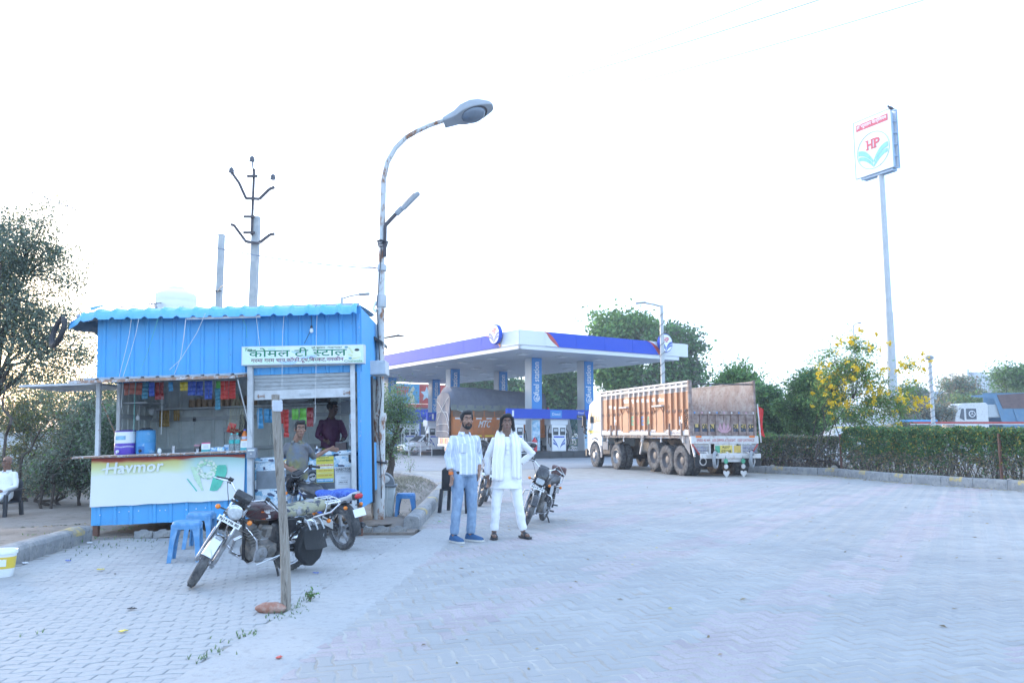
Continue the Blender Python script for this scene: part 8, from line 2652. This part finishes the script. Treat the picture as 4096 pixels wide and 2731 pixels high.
# dustbin
q=G(1530,2078)
t=thing('dustbin','grey swing lid dustbin behind the rusty lamp pole','dustbin',Matrix.Translation((q.x,q.y,0))@Matrix.Rotation(.1,4,'Z'))
M_bin=mat('bin_pale',(.42,.47,.48),.5,var=.12,vs=4,sp=((.28,.30,.30),.3,6,.1));M_bing=mat('bin_lid_grey',(.13,.15,.17),.5,var=.1)
mb=MB();mb.loft([[(sx*a,sy*b,z)for sx,sy in((-1,-1),(1,-1),(1,1),(-1,1))]for a,b,z in((.175,.15,0),(.205,.175,.55))]);mb.build('bin_body',M_bin,t,bev=.02)
mb=MB();mb.box((-.235,-.20,.55),(.235,.20,.59));mb.build('rim',M_bing,t,bev=.015)
mb=MB();mb.loft([[(.19*math.cos(a),y,.585+.20*math.sin(a))for a in np.linspace(0,math.pi,14)]for y in(-.16,.16)]);mb.build('hood',M_bing,t)
mb=MB();mb.ell((0,-.162,.68),(.12,.012,.07),16,8);mb.build('swing_flap',M_galv,t)
mb=MB();mb.box((-.05,-.19,.44),(.06,-.172,.54));mb.build('grip_plate',M_bin,t,bev=.005)
mb=MB();mb.tube([(.08,-.20,.56),(.085,-.19,.4),(.06,-.18,.2),(.10,-.17,.03)],.003,4);mb.build('string',M_string,t)
# bucket
q=G(6,2304)
t=thing('paint_bucket','white plastic bucket with a yellow label by the kerb','bucket',Matrix.Translation((q.x,q.y,0)))
mb=MB();mb.lathe([(.10,0),(.103,.006),(.122,.235),(.130,.238),(.130,.262),(.126,.268),(.118,.262),(.098,.02)],30);mb.build('bucket_body',M_white,t)
mb=MB();mb.lathe([(.1115,.085),(.1205,.20)],30,cap=False);lb_=mb.build('yellow_label',mat('label_yellow',(.72,.52,.06),.4,var=.1,sp=((.75,.75,.72),.2,14,.05)),t)
mb=MB();mb.lathe([(.124,.225),(.131,.228),(.131,.236),(.124,.239)],30,cap=False);mb.build('ring',M_white,t)
mb=MB();mb.loft([[(.1185*math.cos(a)+.0,.1185*math.sin(a),z)for z in(.11,.18)]for a in np.linspace(-1.45,-.75,6)],False,False);mb.build('printed_panel',M_plate,lb_)
# wooden post with a cloth band and a brick at its foot
p0,p1=G(1143,2440),A(1107,1578,6.5)
t=thing('wooden_post','weathered wooden post standing on the paving in front of the motorcycles','post',Matrix.Translation((p0.x,p0.y,0)))
d=p1-p0
mb=MB()
rg=[]
for k in range(31):
 s_=k/30
 c=d*s_+Vector((.012*math.sin(s_*5),0,0))
 if k==0:c.z=-.03
 rg.append([c+Vector((math.cos(a),math.sin(a),0))*(.040-.008*s_)*(1+.16*noise.noise(Vector((math.cos(a)*2.2,math.sin(a)*2.2,s_*3))))+Vector((0,0,.012*noise.noise(Vector((math.cos(a)*4,math.sin(a)*4,7)))if k==30 else 0))for a in np.linspace(0,2*math.pi,18,endpoint=False)])
mb.loft(rg);mb.build('shaft',M_wood,t,60)
mb=MB()
for z,r_ in((.935,.041),(.95,.042),(.965,.041)):c=d*z;mb.lathe([(r_*.98,-.018),(r_*1.06,0),(r_*.98,.018)],16,Matrix.Translation(c)@Euler((.12,.1,0)).to_matrix().to_4x4())
mb.build('cloth_band',mat('band_pale',(.50,.54,.60),.8,var=.1),t)['kind']='stuff'
q=G(1098,2446)
t=thing('broken_brick','broken red brick lying at the foot of the wooden post','brick',Matrix.Translation((q.x-.03,q.y,0))@Matrix.Rotation(.15,4,'Z'))
mb=MB();mb.ell((0,0,.032),(.12,.06,.045),16,10);o=mb.build('brick_body',M_brickd,t);dm=o.modifiers.new('d','DISPLACE');dm.texture=tx;dm.strength=.03
mb=MB();mb.ell((.07,-.02,.03),(.05,.045,.036),8,6);mb.build('broken_end',M_brickd,t)
# litter on the paving
M_pap=mat('crumpled_paper',(.66,.68,.72),.7,var=.2,vs=40)
for lb,x,y,c,s_ in(('crumpled white paper cup by the end of the verge kerb',358,2175,M_pap,.055),('crumpled white paper beside the bucket',100,2256,M_pap,.05),('yellow wrapper on the paving in front of the kerb',402,2282,FO['yellow'],.045),('yellow wrapper lying near the lower edge',492,2530,FO['yellow'],.035),('blue wrapper on the paving near the kerb',272,2247,FO['blue'],.04),('dark scrap of stems on the pavers',528,2440,M_bag,.04),('blue and cream wrapper beside the wooden post',1263,2296,FO['blue'],.035),('small red wrapper low in the concrete strip',1116,2636,FO['red'],.03),('dark pebble on the paving near the stools',460,2299,M_black,.02),('green bottle cap on the kerb paving',1758,2088,FO['lime'],.03),('white scrap on the trodden earth',130,2015,M_pap,.07),('long white rag on the trodden earth',205,2016,M_pap,.12),('white cup lying on the trodden earth',76,2026,M_pap,.04),('small blue wrapper on the verge grass',148,2172,FO['lblue'],.04)):
 q=G(x,y)if y>2050 else G(x,y,-.24)
 t=thing('litter',lb,'litter',Matrix.Translation((q.x,q.y,q.z+.012))@Matrix.Rotation(random.uniform(0,6),4,'Z'),'litter on the ground')
 mb=MB();mb.grid(lambda u,v:((u-.5)*s_*1.6+.2*s_*noise.noise(Vector((u*3,v*3,x))),(v-.5)*s_+.2*s_*noise.noise(Vector((u*4,v*3,y))),s_*.35*abs(noise.noise(Vector((u*4,v*4,x*.1))))+.12*s_),6,5)
 o=mb.build('scrap',c,t,0);o.modifiers.new('s','SOLIDIFY').thickness=.004
 # == far right: road, lorries, houses
M_duo=mat('dumper_blue',(.085,.20,.32),.5,var=.12,vs=2,sp=((.16,.24,.30),.3,3,.1),sp2=((.20,.12,.09),.16,8,.06))
DM=Matrix.Translation((A(3822,1690,68).x,68,.9))@Matrix.Rotation(R(-4),4,'Z')
t=thing('dump_truck','blue dump truck with a white cab beyond the hedge','dump truck',DM)
CW=M_tw
mb=MB();mb.prism([(-.1,.9),(.0,2.0),(.35,3.05),(.6,3.2),(2.6,3.25),(2.75,3.1),(2.75,.9)],0,2.4,XF);mb.build('cab',CW,t,bev=.06,fix=True)
mb=MB();mb.prism([(.35,1.95),(.55,2.75),(.75,2.75),(.75,1.75)],-.02,-.003,XF);mb.build('quarter_window',bpy.data.materials['shop_glass'],t)
mb=MB();mb.box((.92,-.02,1.85),(1.75,-.003,2.75));wd_=mb.build('side_window',bpy.data.materials['shop_glass'],t)
mb=MB();mb.torus(.25,.03,Matrix.Translation((1.4,-.025,2.3))@XZ,20,5);mb.bar((1.4,-.025,2.3),(1.4,-.025,2.54),.03,.03);mb.bar((1.4,-.025,2.3),(1.2,-.025,2.2),.03,.03);mb.bar((1.4,-.025,2.3),(1.6,-.025,2.2),.03,.03);mb.build('round_sticker',M_face,wd_)
mb=MB();mb.box((2.76,.1,2.0),(3.8,2.3,3.1));mb.build('rear_cab',M_greyd,t,bev=.05)
mb=MB();mb.prism([(3.9,1.1),(3.3,3.6),(1.4,3.75),(1.4,3.85),(3.5,4.0),(11,4.3),(11,1.1)],-.05,0,XF);mb.build('tipper_side',M_duo,t)
mb=MB();mb.box((3.6,2.4,1.1),(11,2.45,4.2));mb.build('far_side',M_duo,t)
for k in range(5):
 mb=MB();mb.bar((5.2+k*1.4,-.09,1.15),(4.8+k*1.4,-.09,2.7),.14,.09,(0,1,0));mb.build('rib',M_duo,t)
mb=MB();mb.prism([(3.9,2.75),(3.5,3.9),(11,4.35),(11,2.75)],-.10,-.06,XF);mb.build('rusty_board',mat('dumper_rust',(.13,.085,.08),.8,var=.25,vs=3),t)
for x in(1.0,5.5,7.2):lorry_wheel(t,(x,.2,.52),.52,.3)
mb=MB();mb.box((.3,.5,.6),(11,1.9,1.1));mb.build('chassis',M_chassis,t)
FMx=Matrix.Translation((A(3640,1690,60).x,60,.25))
t=thing('flatbed_trailer','low flatbed with a red edge passing behind the hedge','flatbed',FMx)
mb=MB();mb.box((0,0,2.0),(12,2.4,2.15));mb.build('deck',M_rustleg,t)
mb=MB();mb.box((0,-.05,2.02),(12,.0,2.16));mb.build('red_edge',M_cred,t)
mb=MB();mb.box((0,-.06,1.94),(12,-.02,2.0));mb.build('pale_edge',M_tw,t)
mb=MB();mb.box((-.2,.2,2.15),(2.2,2.0,2.3));mb.build('load_sheet',M_blue,t,bev=.03)
for x in(2,9):lorry_wheel(t,(x,.2,.52),.52,.3)
WMx=Matrix.Translation((A(3340,1690,62).x,62,.35))
t=thing('white_lorry_cab','white lorry partly hidden behind the yellow flowering bush','lorry',WMx)
mb=MB();mb.prism([(-.1,.8),(0,2.0),(.4,3.2),(2.2,3.3),(2.2,.8)],0,2.4,XF);mb.build('cab',M_tw,t,bev=.06,fix=True)
mb=MB();mb.box((.6,-.02,2.0),(1.6,-.003,2.9));mb.build('side_window',bpy.data.materials['shop_glass'],t)
mb=MB();mb.box((2.3,.0,1.4),(4.6,2.4,2.6));mb.build('load_box',M_tw,t,bev=.03)
mb=MB();mb.box((-.1,-.02,1.6),(2.2,-.003,1.7));mb.build('yellow_stripe',M_yellow,t)
for x in(.9,3.6):lorry_wheel(t,(x,.2,.5),.5,.3)
mb=MB();mb.grid(lambda u,v:(9+110*u,50+45*v,-.1+.44*max(0,min(1,v*9))+.55*max(0,min(1,(v-.33)*12))),6,20);tag(mb.build('highway',M_conc),kind='structure')
M_hw=mat('house_white',(.60,.64,.68),.8,var=.06,vs=.5);M_hg=mat('house_grey',(.36,.36,.36),.9,var=.12,vs=.5);M_hb=mat('house_blue',(.42,.52,.62),.8,var=.06)
def house(label,xa,xb,yt,Zd,dep,m,wins,par=()):
 a,b=A(xa,yt,Zd),A(xb,yt,Zd)
 t=thing('house',label,'house',Matrix.Translation((a.x,Zd,0)),'houses on the far rise')
 W_=b.x-a.x
 mb=MB();mb.box((0,0,-1),(W_,dep,a.z));mb.build('wall',m,t)
 mb=MB();mb.box((-.12,-.12,a.z-.25),(W_+.12,dep+.1,a.z));mb.build('roof_edge',m,t)
 for x0,x1,h in par:mb=MB();mb.box((W_*x0,.2,a.z),(W_*x1,dep*.7,a.z+h));mb.build('roof_room',m,t)
 for x0,z0_,w_,h_ in wins:
  mb=MB();mb.box((W_*x0,-.05,a.z-z0_-h_),(W_*x0+w_,-.005,a.z-z0_));f_=mb.build('window',M_hg,t)
  mb=MB();mb.box((W_*x0+.1,-.07,a.z-z0_-h_+.1),(W_*x0+w_-.1,-.052,a.z-z0_-.1));mb.build('pane',mat('pane_olive',(.35,.40,.30),.4)if 'pane_olive' not in bpy.data.materials else bpy.data.materials['pane_olive'],f_)
house('tall white house with an olive window on the far rise',3872,4022,1500,120,8,M_hw,((.52,.9,2.6,1.5),(.1,3.2,1.2,1.2)),((0,.06,.9),(.2,.45,.5)))
house('low tan house below the tall white one',3838,3960,1568,112,6,M_hg,((.2,.8,1.2,1.2),(.7,.8,1.0,1.0)))
house('pale blue house left of the far lamp post',3700,3770,1565,105,6,M_hb,((.3,1.0,1.0,1.2),))
house('grey block house at the right edge of the far rise',4022,4140,1535,118,8,M_hg,((.3,.8,1.4,1.2),))
house('pale flat roofed house showing behind the trailer',2830,2880,1533,140,6,M_hb,((.2,.6,1.2,1.0),))
house('grey flat roofed house between the trailer and round tree',3025,3130,1560,130,8,M_hg,((.2,.6,1.4,1.0),(.6,.6,1.4,1.0)))
for lb,xa,xb,yt,Zd in(('white boundary wall behind the thorn bushes',-300,215,1735,25),):
 a,b=A(xa,yt,Zd),A(xb,yt,Zd)
 t=thing('boundary_wall',lb,'wall',Matrix.Translation((a.x,Zd,0)))
 mb=MB();mb.box((0,0,-.6),(b.x-a.x,.25,a.z));mb.build('wall_face',M_hw,t)
 mb=MB();mb.box((-.05,-.05,a.z),(b.x-a.x+.05,.3,a.z+.06));mb.build('coping',M_hw,t)
 # == vegetation
def leaf(n,c,tr=.48,isl=.45):return mat(n,c,.55,var=.2,vs=1.5,isl=isl,tr=tr,spec=.25)
LF={k:leaf('leaf_'+k,c)for k,c in dict(thorn=(.22,.28,.22),thorn_dark=(.14,.175,.135),olive=(0.221,0.247,0.0845),green=(.15,.28,.09),bright=(0.182,0.325,0.091),dark=(.085,.165,.08),deep=(.11,.215,.09),dry=(0.338,0.26,0.156),grey=(0.208,0.215,0.176),yellow=(0.468,0.377,0.078),feather=(0.176,0.26,0.143)).items()}
M_bark=mat('bark',(.075,.06,.05),.95,var=.3,vs=10,bump=1)
M_twig=mat('dry_twig',(.15,.115,.09),.95,var=.3,vs=8)
M_blos=mat('blossom_yellow',(.80,.56,.015),.6,var=.1,isl=.15,tr=.3)
def at(x,y,Z):return A(x,y,Z)
def vtree(nm,lb,cat,x,Zd,gz,fork,els,K,n,size,lm,tr=.12,spread=.3,dens=None,**kw):
 """els: photo ellipses (x, y, half width, half height) at depth Zd"""
 b=at(x,1740,Zd)
 E=[(at(ex,ey,Zd).x-b.x,0,at(ex,ey,Zd).z-gz,rw*Zd/F,.85*max(rw,rh*.8)*Zd/F,rh*Zd/F)for ex,ey,rw,rh in els]
 return tree(nm,lb,cat,(b.x,Zd,gz),fork,E,K,n,size,[LF[q]for q in lm],M_bark,tr,spread,dens=dens,**kw)
vtree('thorn_tree','tall grey green thorn tree at the left edge beside the stall','tree',-60,19,-.3,2.6,[(40,1010,260,190),(-120,1150,260,330),(150,1230,190,170),(120,1440,200,130),(310,1420,110,80),(190,830,60,80),(230,1330,130,110),(60,1330,160,130)],215,60000,.072,['thorn','thorn_dark','olive'],.12,.30,dens=[.6,.3,.1],aspect=.42)
vtree('acacia_tree','feathery acacia behind the left awning','tree',330,24,-.3,1.5,[(330,1570,200,60),(120,1590,180,70),(420,1640,120,90)],60,16000,.07,['feather','olive','thorn'],.10,.32,dens=[.5,.25,.25],aspect=.35,group='bushes behind the stall')
for lb,x,Z_,els,K,n,lm,dn in(('tangled green bush behind the seated man',110,20.5,[(120,1680,190,110),(40,1880,220,90),(260,1800,110,120)],80,26000,['olive','thorn','dry','thorn_dark'],[.4,.25,.1,.25]),('dense dark bush beside the front post of the stall',330,17.5,[(330,1860,130,100),(380,1690,100,120),(210,1900,150,55)],70,26000,['thorn','thorn_dark','green','grey'],[.4,.35,.1,.15]),('low brown thicket under the bushes',120,18.6,[(140,1935,200,45),(-140,1930,170,60)],40,9000,['dry','thorn_dark','grey'],[.35,.4,.25]),('bush behind the stall counter opening',480,16.5,[(480,1760,90,120),(520,1900,90,80)],40,14000,['thorn','thorn_dark','deep'],[.5,.3,.2])):
 vtree('bush',lb,'bush',x,Z_,-.35,.35,els,K,n,.065,lm,.05,.22,dens=dn,trunks=4,group='bushes behind the stall',aspect=.45)
 # long bare stems in the thicket
for k,(x0,y0,x1,y1)in enumerate(((85,1850,160,1715),(165,1950,225,1830),(40,1700,20,1540),(215,1900,300,1750))):
 a,b=A(x0,y0,16.8),A(x1,y1,17.2);b0_=Vector((a.x,a.y,-.3))
 t=thing('bare_stem',('dark bent stem before the white wall','grey stem leaning in the dark thicket','thin dry stem at the left edge of the thicket','thin stem leaning under the side awning')[k],'branch',Matrix.Translation(b0_),'bare stems in the thicket')
 mb=MB();limb(mb,(0,0,0),a-b0_+Vector((0,0,.01)),.035,.030);limb(mb,a-b0_,b-b0_,.030,.015,wob=.14);mb.build('stem',M_bark,t)
 mb=MB()
 for _ in range(5):p=(a-b0_).lerp(b-b0_,random.random());limb(mb,p,p+Vector((random.gauss(0,.3),random.gauss(0,.2),random.uniform(.1,.5))),.010,.003,4,3)
 mb.build('twigs',M_twig,t)['kind']='stuff'
vtree('shrub','airy green shrub growing right behind the lamp pole','shrub',1566,17,0,1.1,[(1560,1640,70,90),(1620,1660,45,50),(1530,1790,60,90),(1590,1560,40,30)],46,9000,.045,['feather','thorn','green'],.09,.17,dens=[.5,.3,.2])
G1='trees behind the station'
vtree('leafy_tree','tall bright green tree behind the canopy corner','tree',2540,78,0,3.5,[(2500,1330,110,80),(2600,1320,60,70),(2460,1480,100,80),(2560,1540,120,60)],80,15000,.46,['bright','green','deep'],.35,.75,dens=[.45,.4,.15],group=G1)
vtree('leafy_tree','tall darker tree behind the lamp post with spiral cord','tree',2700,74,0,3.5,[(2710,1400,95,110),(2720,1500,80,70),(2640,1530,80,60)],70,14500,.42,['deep','grey','green'],.35,.7,dens=[.5,.2,.3],group=G1)
vtree('leafy_tree','dark leafy tree seen between the two near columns','tree',2220,84,0,3,[(2230,1570,90,90),(2240,1690,80,100),(2160,1640,50,110)],70,16000,.42,['dark','deep','green'],.3,.75,dens=[.5,.35,.15],group=G1)
vtree('leafy_tree','dark tree showing over the tarpaulin of the covered lorry','tree',1960,100,0,3,[(1960,1560,150,50),(1860,1570,60,40),(2060,1580,70,60)],50,11000,.5,['dark','deep'],.3,.9,dens=[.6,.4],group=G1)
vtree('mango_tree','small drooping mango tree above the open trailer','tree',2945,46,0,1.5,[(2950,1505,42,40),(2905,1535,40,30),(2990,1545,30,30)],34,3600,.30,['bright','green','deep'],.12,.4,dens=[.4,.4,.2],aspect=.28,droop=.9,group=G1)
vtree('shrub','dark leafy shrub behind the red flag','shrub',3095,36,0,.8,[(3080,1650,60,90),(3140,1690,50,60),(3055,1570,35,30)],50,9000,.20,['deep','dark','green'],.08,.34,dens=[.5,.3,.2],aspect=.33,droop=.5,group=G1)
vtree('round_tree','dense clipped round dark green tree','tree',3240,33,0,.9,[(3235,1610,95,120),(3270,1570,70,75),(3240,1690,80,50)],120,30000,.11,['deep','dark','green'],.10,.20,dens=[.5,.25,.25])
yb=vtree('flowering_shrub','tall open shrub covered in yellow flowers before the sign pole','flowering shrub',3440,29,0,.6,[(3400,1500,150,130),(3330,1560,90,110),(3540,1600,110,90),(3600,1500,70,70),(3430,1660,140,70),(3430,1390,80,40)],120,11000,.12,['bright','olive','green'],.045,.24,dens=[.4,.3,.3],aspect=.33,trunks=7)
cl=clumps([((at(x,y,29).x-yb.location.x),-.5,at(x,y,29).z,w_*29/F,1.2,h_*29/F)for x,y,w_,h_ in((3400,1500,170,150),(3330,1570,110,120),(3560,1590,130,120),(3620,1470,80,60),(3420,1370,110,40))],170)
P=np.concatenate([rng.normal(size=(int(random.uniform(5,26)),3))*random.uniform(.03,.075)+np.array(c)for c in cl])
leafmesh('blossom',P,.085,M_blos,yb,.8)['kind']='stuff'
G2='trees on the far rise'
for lb,x,Z_,els,lm in(('feathery tree before the tall white house',3840,90,[(3840,1560,75,42),(3800,1600,60,30)],['feather','thorn','dry']),('flat topped thorn tree at the right edge',4060,70,[(4060,1510,80,28),(4100,1530,60,35)],['feather','green']),('green thicket behind the blue dump truck',3900,75,[(3850,1630,110,30),(4030,1590,90,22),(4100,1580,60,30)],['feather','green','olive']),('dark tree right of the sign pole',3650,95,[(3650,1590,60,60),(3620,1640,60,50)],['deep','thorn','grey']),('brownish scrub behind the far lamp post',3690,70,[(3700,1660,100,35),(3600,1680,80,30)],['dry','grey','thorn']),('pale scrub left of the white lorry',3440,80,[(3420,1690,120,30)],['feather','grey'])):
 vtree('far_tree',lb,'tree',x,Z_,-.5,.6,els,34,6500,.30,['%s'%q for q in lm],.12,.55,group=G2,twigs=2,aspect=.4)
 # far belt of scrub and rising ground
mb=MB();mb.grid(lambda u,v:(20+190*u,95+130*v,-.6+7.5*v*min(1,u*3)+.8*noise.noise(Vector((u*9,v*5,0)))),24,10);tag(mb.build('far_rise',M_dirt),kind='structure')
P=[np.column_stack([rng.uniform(-90,160,9000),rng.uniform(120,170,9000),np.abs(rng.normal(0,1.7,9000))]),np.column_stack([rng.uniform(-60,-14,16000),rng.uniform(30,46,16000),np.abs(rng.normal(0,1.1,16000))-.2])]
n0=len(P[0])
P=np.concatenate(P)
o=leafmesh('far_scrub',P,.42,[LF['feather'],LF['grey'],LF['deep']],None,.5,midx=rng.choice(3,len(P)));tag(o,'distant belt of low scrub along the horizon','scrub',kind='stuff')
# hedges along the island kerb
def kp(s_,off,z):
 """point a fraction s_ along the island kerb, off metres behind it"""
 L_=[(b-a).length for a,b in zip(KR,KR[1:])]
 d=s_*sum(L_)
 for(a,b),l in zip(zip(KR,KR[1:]),L_):
  if d<=l+1e-6:
   p=a.lerp(b,d/l);t=(b-a).normalized()
   return Vector((p.x-t.y*off,p.y+t.x*off,z))
  d-=l
 return KR[-1].copy()
def kf(x):
 return min((abs(2048+F*(q.x/max(q.y,1))-x),s_)for s_ in np.linspace(0,1,400)for q in[kp(s_,.9,0)])[1]
def hedge(label,xa,xb,h0,h1,nl,lm,dn,woody,seedz):
 sa,sb=kf(xa),kf(xb)
 root=thing('hedge',label,'hedge',kp(sa,.9,0),'hedges along the island kerb')
 o_=kp(sa,.9,0)
 pts,mi=[],[]
 for _ in range(nl):
  s_=random.uniform(sa,sb);v=random.random()**(.8 if not woody else .5);a=random.uniform(0,1)
  h=(h0+(h1-h0)*(s_-sa)/(sb-sa))*(1+.10*noise.noise(Vector((s_*60,seedz,0))))
  e=random.random()
  off=.42+(random.choice((0,1))if e<.62 else random.random())*1.0
  z=h*v if e<.62 else h*(1-.12*random.random())
  nn=noise.noise(Vector((s_*95,z*2.6,off)))
  if nn<-.22 and z<h*.75 and random.random()<.6:continue
  if z<.55 and random.random()<.72:continue
  p=kp(s_,off+.10*nn+random.gauss(0,.04),z+random.gauss(0,.03))-o_
  pts.append(p)
 cm=rng.choice(len(lm)+2,len(pts),p=[q*.97 for q in dn]+[.015,.015])
 low=np.array([p.z for p in pts])<h0*.52*(1+.35*np.array([noise.noise(Vector((p.x*.8,p.y*.8,4)))for p in pts]))
 cm[low]=np.where(rng.random(low.sum())<.62,len(lm)+rng.integers(0,2,low.sum()),cm[low])
 leafmesh('foliage',pts,.075,[LF[q]for q in lm]+[LF['dry'],LF['grey']],root,.5,midx=cm)
 mb=MB()
 for _ in range(int(260*(sb-sa)/.25)if not woody else 420):
  s_=random.uniform(sa,sb);a=kp(s_,random.uniform(.5,1.3),0)-o_
  b=kp(s_+random.gauss(0,.006),random.uniform(.4,1.4),random.uniform(.5,.95)*h0)-o_
  limb(mb,a,b,.011,.004,3,3,.2)
 mb.build('stems',M_twig,root)['kind']='stuff'
hedge('thin dry twiggy hedge between the trailer and the rusty post',3045,3390,1.36,1.34,17000,['grey','dry','deep','olive'],[.35,.25,.25,.15],1,3)
hedge('thick clipped green hedge with yellowing leaves along the kerb',3400,4700,1.64,1.52,100000,['deep','green','yellow','dark'],[.36,.30,.12,.22],0,8)
hedge('bright green hedge top behind the trailer corner',2960,3150,1.42,1.40,5000,['bright','green'],[.5,.5],0,5)
for x,lb in((3392,'rusty angle iron post at the start of the green hedge'),(4036,'rusty angle iron post near the right edge of the hedge')):
 p=kp(kf(x),.36,0)
 t=thing('iron_post',lb,'post',Matrix.Translation(p),'rusty posts in the hedge')
 mb=MB();mb.box((-.03,-.005,0),(.03,.005,1.45));mb.box((-.03,.005,0),(-.02,.05,1.45));mb.build('post',M_rustleg,t)
 mb=MB();mb.tube([(-.2,0,1.2),(0,-.01,1.2),(.3,.02,1.15)],.004,4);mb.build('wire_end',M_wire,t)
 # rocks on the island
M_rock=mat('pale_rock',(.40,.36,.31),.9,var=.2,vs=6,bump=1,bs=20)
for x,s_,lb in((3345,.30,'large tan rock by the rusty post'),(3105,.22,'pale flat rock behind the trailer'),(3080,.15,'grey rock left of the pale flat rock'),(3060,.12,'small grey rock nearest the trailer'),(3172,.12,'small pale rock in the dry hedge'),(4065,.16,'pale rock at the foot of the right rusty post')):
 p=kp(kf(x),.38,.16)
 t=thing('rock',lb,'rock',Matrix.Translation(p),'rocks on the island kerb')
 mb=MB();mb.ell((0,0,.04),(s_*.6,s_*.45,s_*.5),9,6,(.3,.2,random.random()*3));mb.build('stone',M_rock,t,25)
 mb=MB();mb.ell((s_*.3,-.05,0),(s_*.35,s_*.3,s_*.3),7,5);mb.build('chip',M_rock,t,25)
mb=MB();mb.grid(lambda u,v:(kp(v,.1+9*u,0).x,kp(v,.1+9*u,0).y,.19+.03*noise.noise(Vector((u*20,v*40,0)))),10,60);tag(mb.build('island_earth',M_dirt),kind='structure')
# grass, weeds, dead leaves
def grass(name,label,pts,h,m,lean=.5):
 mb=MB()
 for p in pts:
  for _ in range(3):
   a=random.uniform(0,6.28);l=h*random.uniform(.5,1.3);w_=.004+h*.02
   d=Vector((math.cos(a),math.sin(a),0));s_=Vector((-d.y,d.x,0))*w_
   q=Vector(p);mb.add([q-s_,q+s_,q+d*l*lean*.5+Vector((0,0,l*.7))+s_*.6,q+d*l*lean+Vector((0,0,l))],[(0,1,2),(0,2,3)])
 o=mb.build(name,m,None,0)
 return tag(o,label,'grass',kind='stuff')
gp=[]
for cx,cy,r_,n in((strip_x(5.25,-.02),5.25,.10,45),(strip_x(5.75,-.03),5.75,.14,60),(strip_x(6.5,0),6.5,.13,90),(strip_x(6.8,-.02),6.8,.10,60),(strip_x(7.15,0),7.15,.08,30),(-3.4,5.9,.06,12),(-5.0,10.6,.5,130),(-5.5,11.2,.3,90),(-5.3,10.2,.25,50)):
 for _ in range(n//3):gp.append((cx+random.gauss(0,r_)*.6,cy+random.gauss(0,r_),.0))
grass('grass','small green grass tufts in the paving joints',gp,.028,LF['feather'])
gp=[]
for _ in range(900):
 x,y=random.uniform(-9.5,-5.6),random.uniform(10.6,13.2)
 if noise.noise(Vector((x*1.2,y*1.2,2)))>.08:gp.append((x,y,.02-.3*max(0,min(1,(-5.6-x)/2.5))*max(0,min(1,(y-11.6)/3))))
grass('verge_grass','short green grass patches on the verge by the stall',gp,.04,LF['green'])
gp=[]
for _ in range(1500):
 x,y=random.gauss(-2.9,.55),random.gauss(19.5,2.6)
 if x<kex(y)-.3:gp.append((x,y,.06+.20*math.exp(-((x+2.9)**2/1.1+(y-20)**2/20))))
grass('dry_grass','dry straw and weeds on the earth mound',gp,.06,LF['grey'],.9)
P=[]
for _ in range(5200):
 x,y=random.uniform(-13,-6),random.uniform(12.5,18)
 if random.random()<.4+(y-12.5)/8:P.append((x,y,.055+vz(x,y)-.34*max(0,min(1,(-5.6-x)/2.5))*max(0,min(1,(y-11.6)/3.0))))
o=leafmesh('dead_leaves',P,.06,[LF['dry'],LF['yellow'],LF['grey']],None,.6,midx=rng.choice(3,len(P),p=[.6,.15,.25]),flat=.9);tag(o,'fallen dry leaves strewn under the bushes','leaves',kind='stuff')
P=[]
for _ in range(1500):
 s_=random.random();q=kp(s_,-abs(random.gauss(0,.28))-.05,.006);P.append(q)
for _ in range(150):y=random.uniform(5,26);P.append(Vector((random.uniform(strip_x(y,.6),y*.6),y,.006)))
o=leafmesh('kerb_litter',P,.055,[LF['dry'],LF['yellow']],None,.45,midx=rng.choice(2,len(P),p=[.75,.25]),flat=.95);tag(o,'dry leaves blown along the island kerb','leaves',kind='stuff')
for lb,x,y,n,h in(('small upright weed on the mound edge',1640,1890,120,.55),('low weed on the earth behind the bin',1600,1990,90,.15),('weed sprouting at the foot of the wooden post',1240,2405,130,.10)):
 q=G(x,y)
 t=thing('weed',lb,'weed',Matrix.Translation((q.x,q.y,0)))
 P=rng.normal(size=(n,3))*np.array([h*.22,h*.2,h*.28])+np.array([0,0,h*.55]);P[:,2]=np.abs(P[:,2])
 leafmesh('leaves',P,.045 if h>.3 else .022,[LF['green'],LF['feather']],t,.6,midx=rng.choice(2,n))
 mb=MB()
 for _ in range(6):limb(mb,(0,0,0),(random.gauss(0,h*.2),random.gauss(0,h*.2),h*random.uniform(.6,1)),.006,.002,4,3)
 mb.build('stem',M_twig,t)
 # added thin scattering volume that imitates veiling glare and lifts the darks
mb=MB();mb.box((-720,-60,-1.6),(720,1400,26))
hz_=mb.build('haze',(lambda M:M)(bpy.data.materials.new('glare_veil_volume')),None,0)
tag(hz_,'thin pale evening haze over the whole place','haze',kind='stuff')
hm=hz_.data.materials[0]
hm.use_nodes=True
hm.node_tree.nodes.clear()
pv_=hm.node_tree.nodes.new('ShaderNodeVolumePrincipled')
pv_.inputs['Color'].default_value=(.90,.94,1,1)
pv_.inputs['Density'].default_value=.0011
hm.node_tree.links.new(pv_.outputs[0],hm.node_tree.nodes.new('ShaderNodeOutputMaterial').inputs['Volume'])
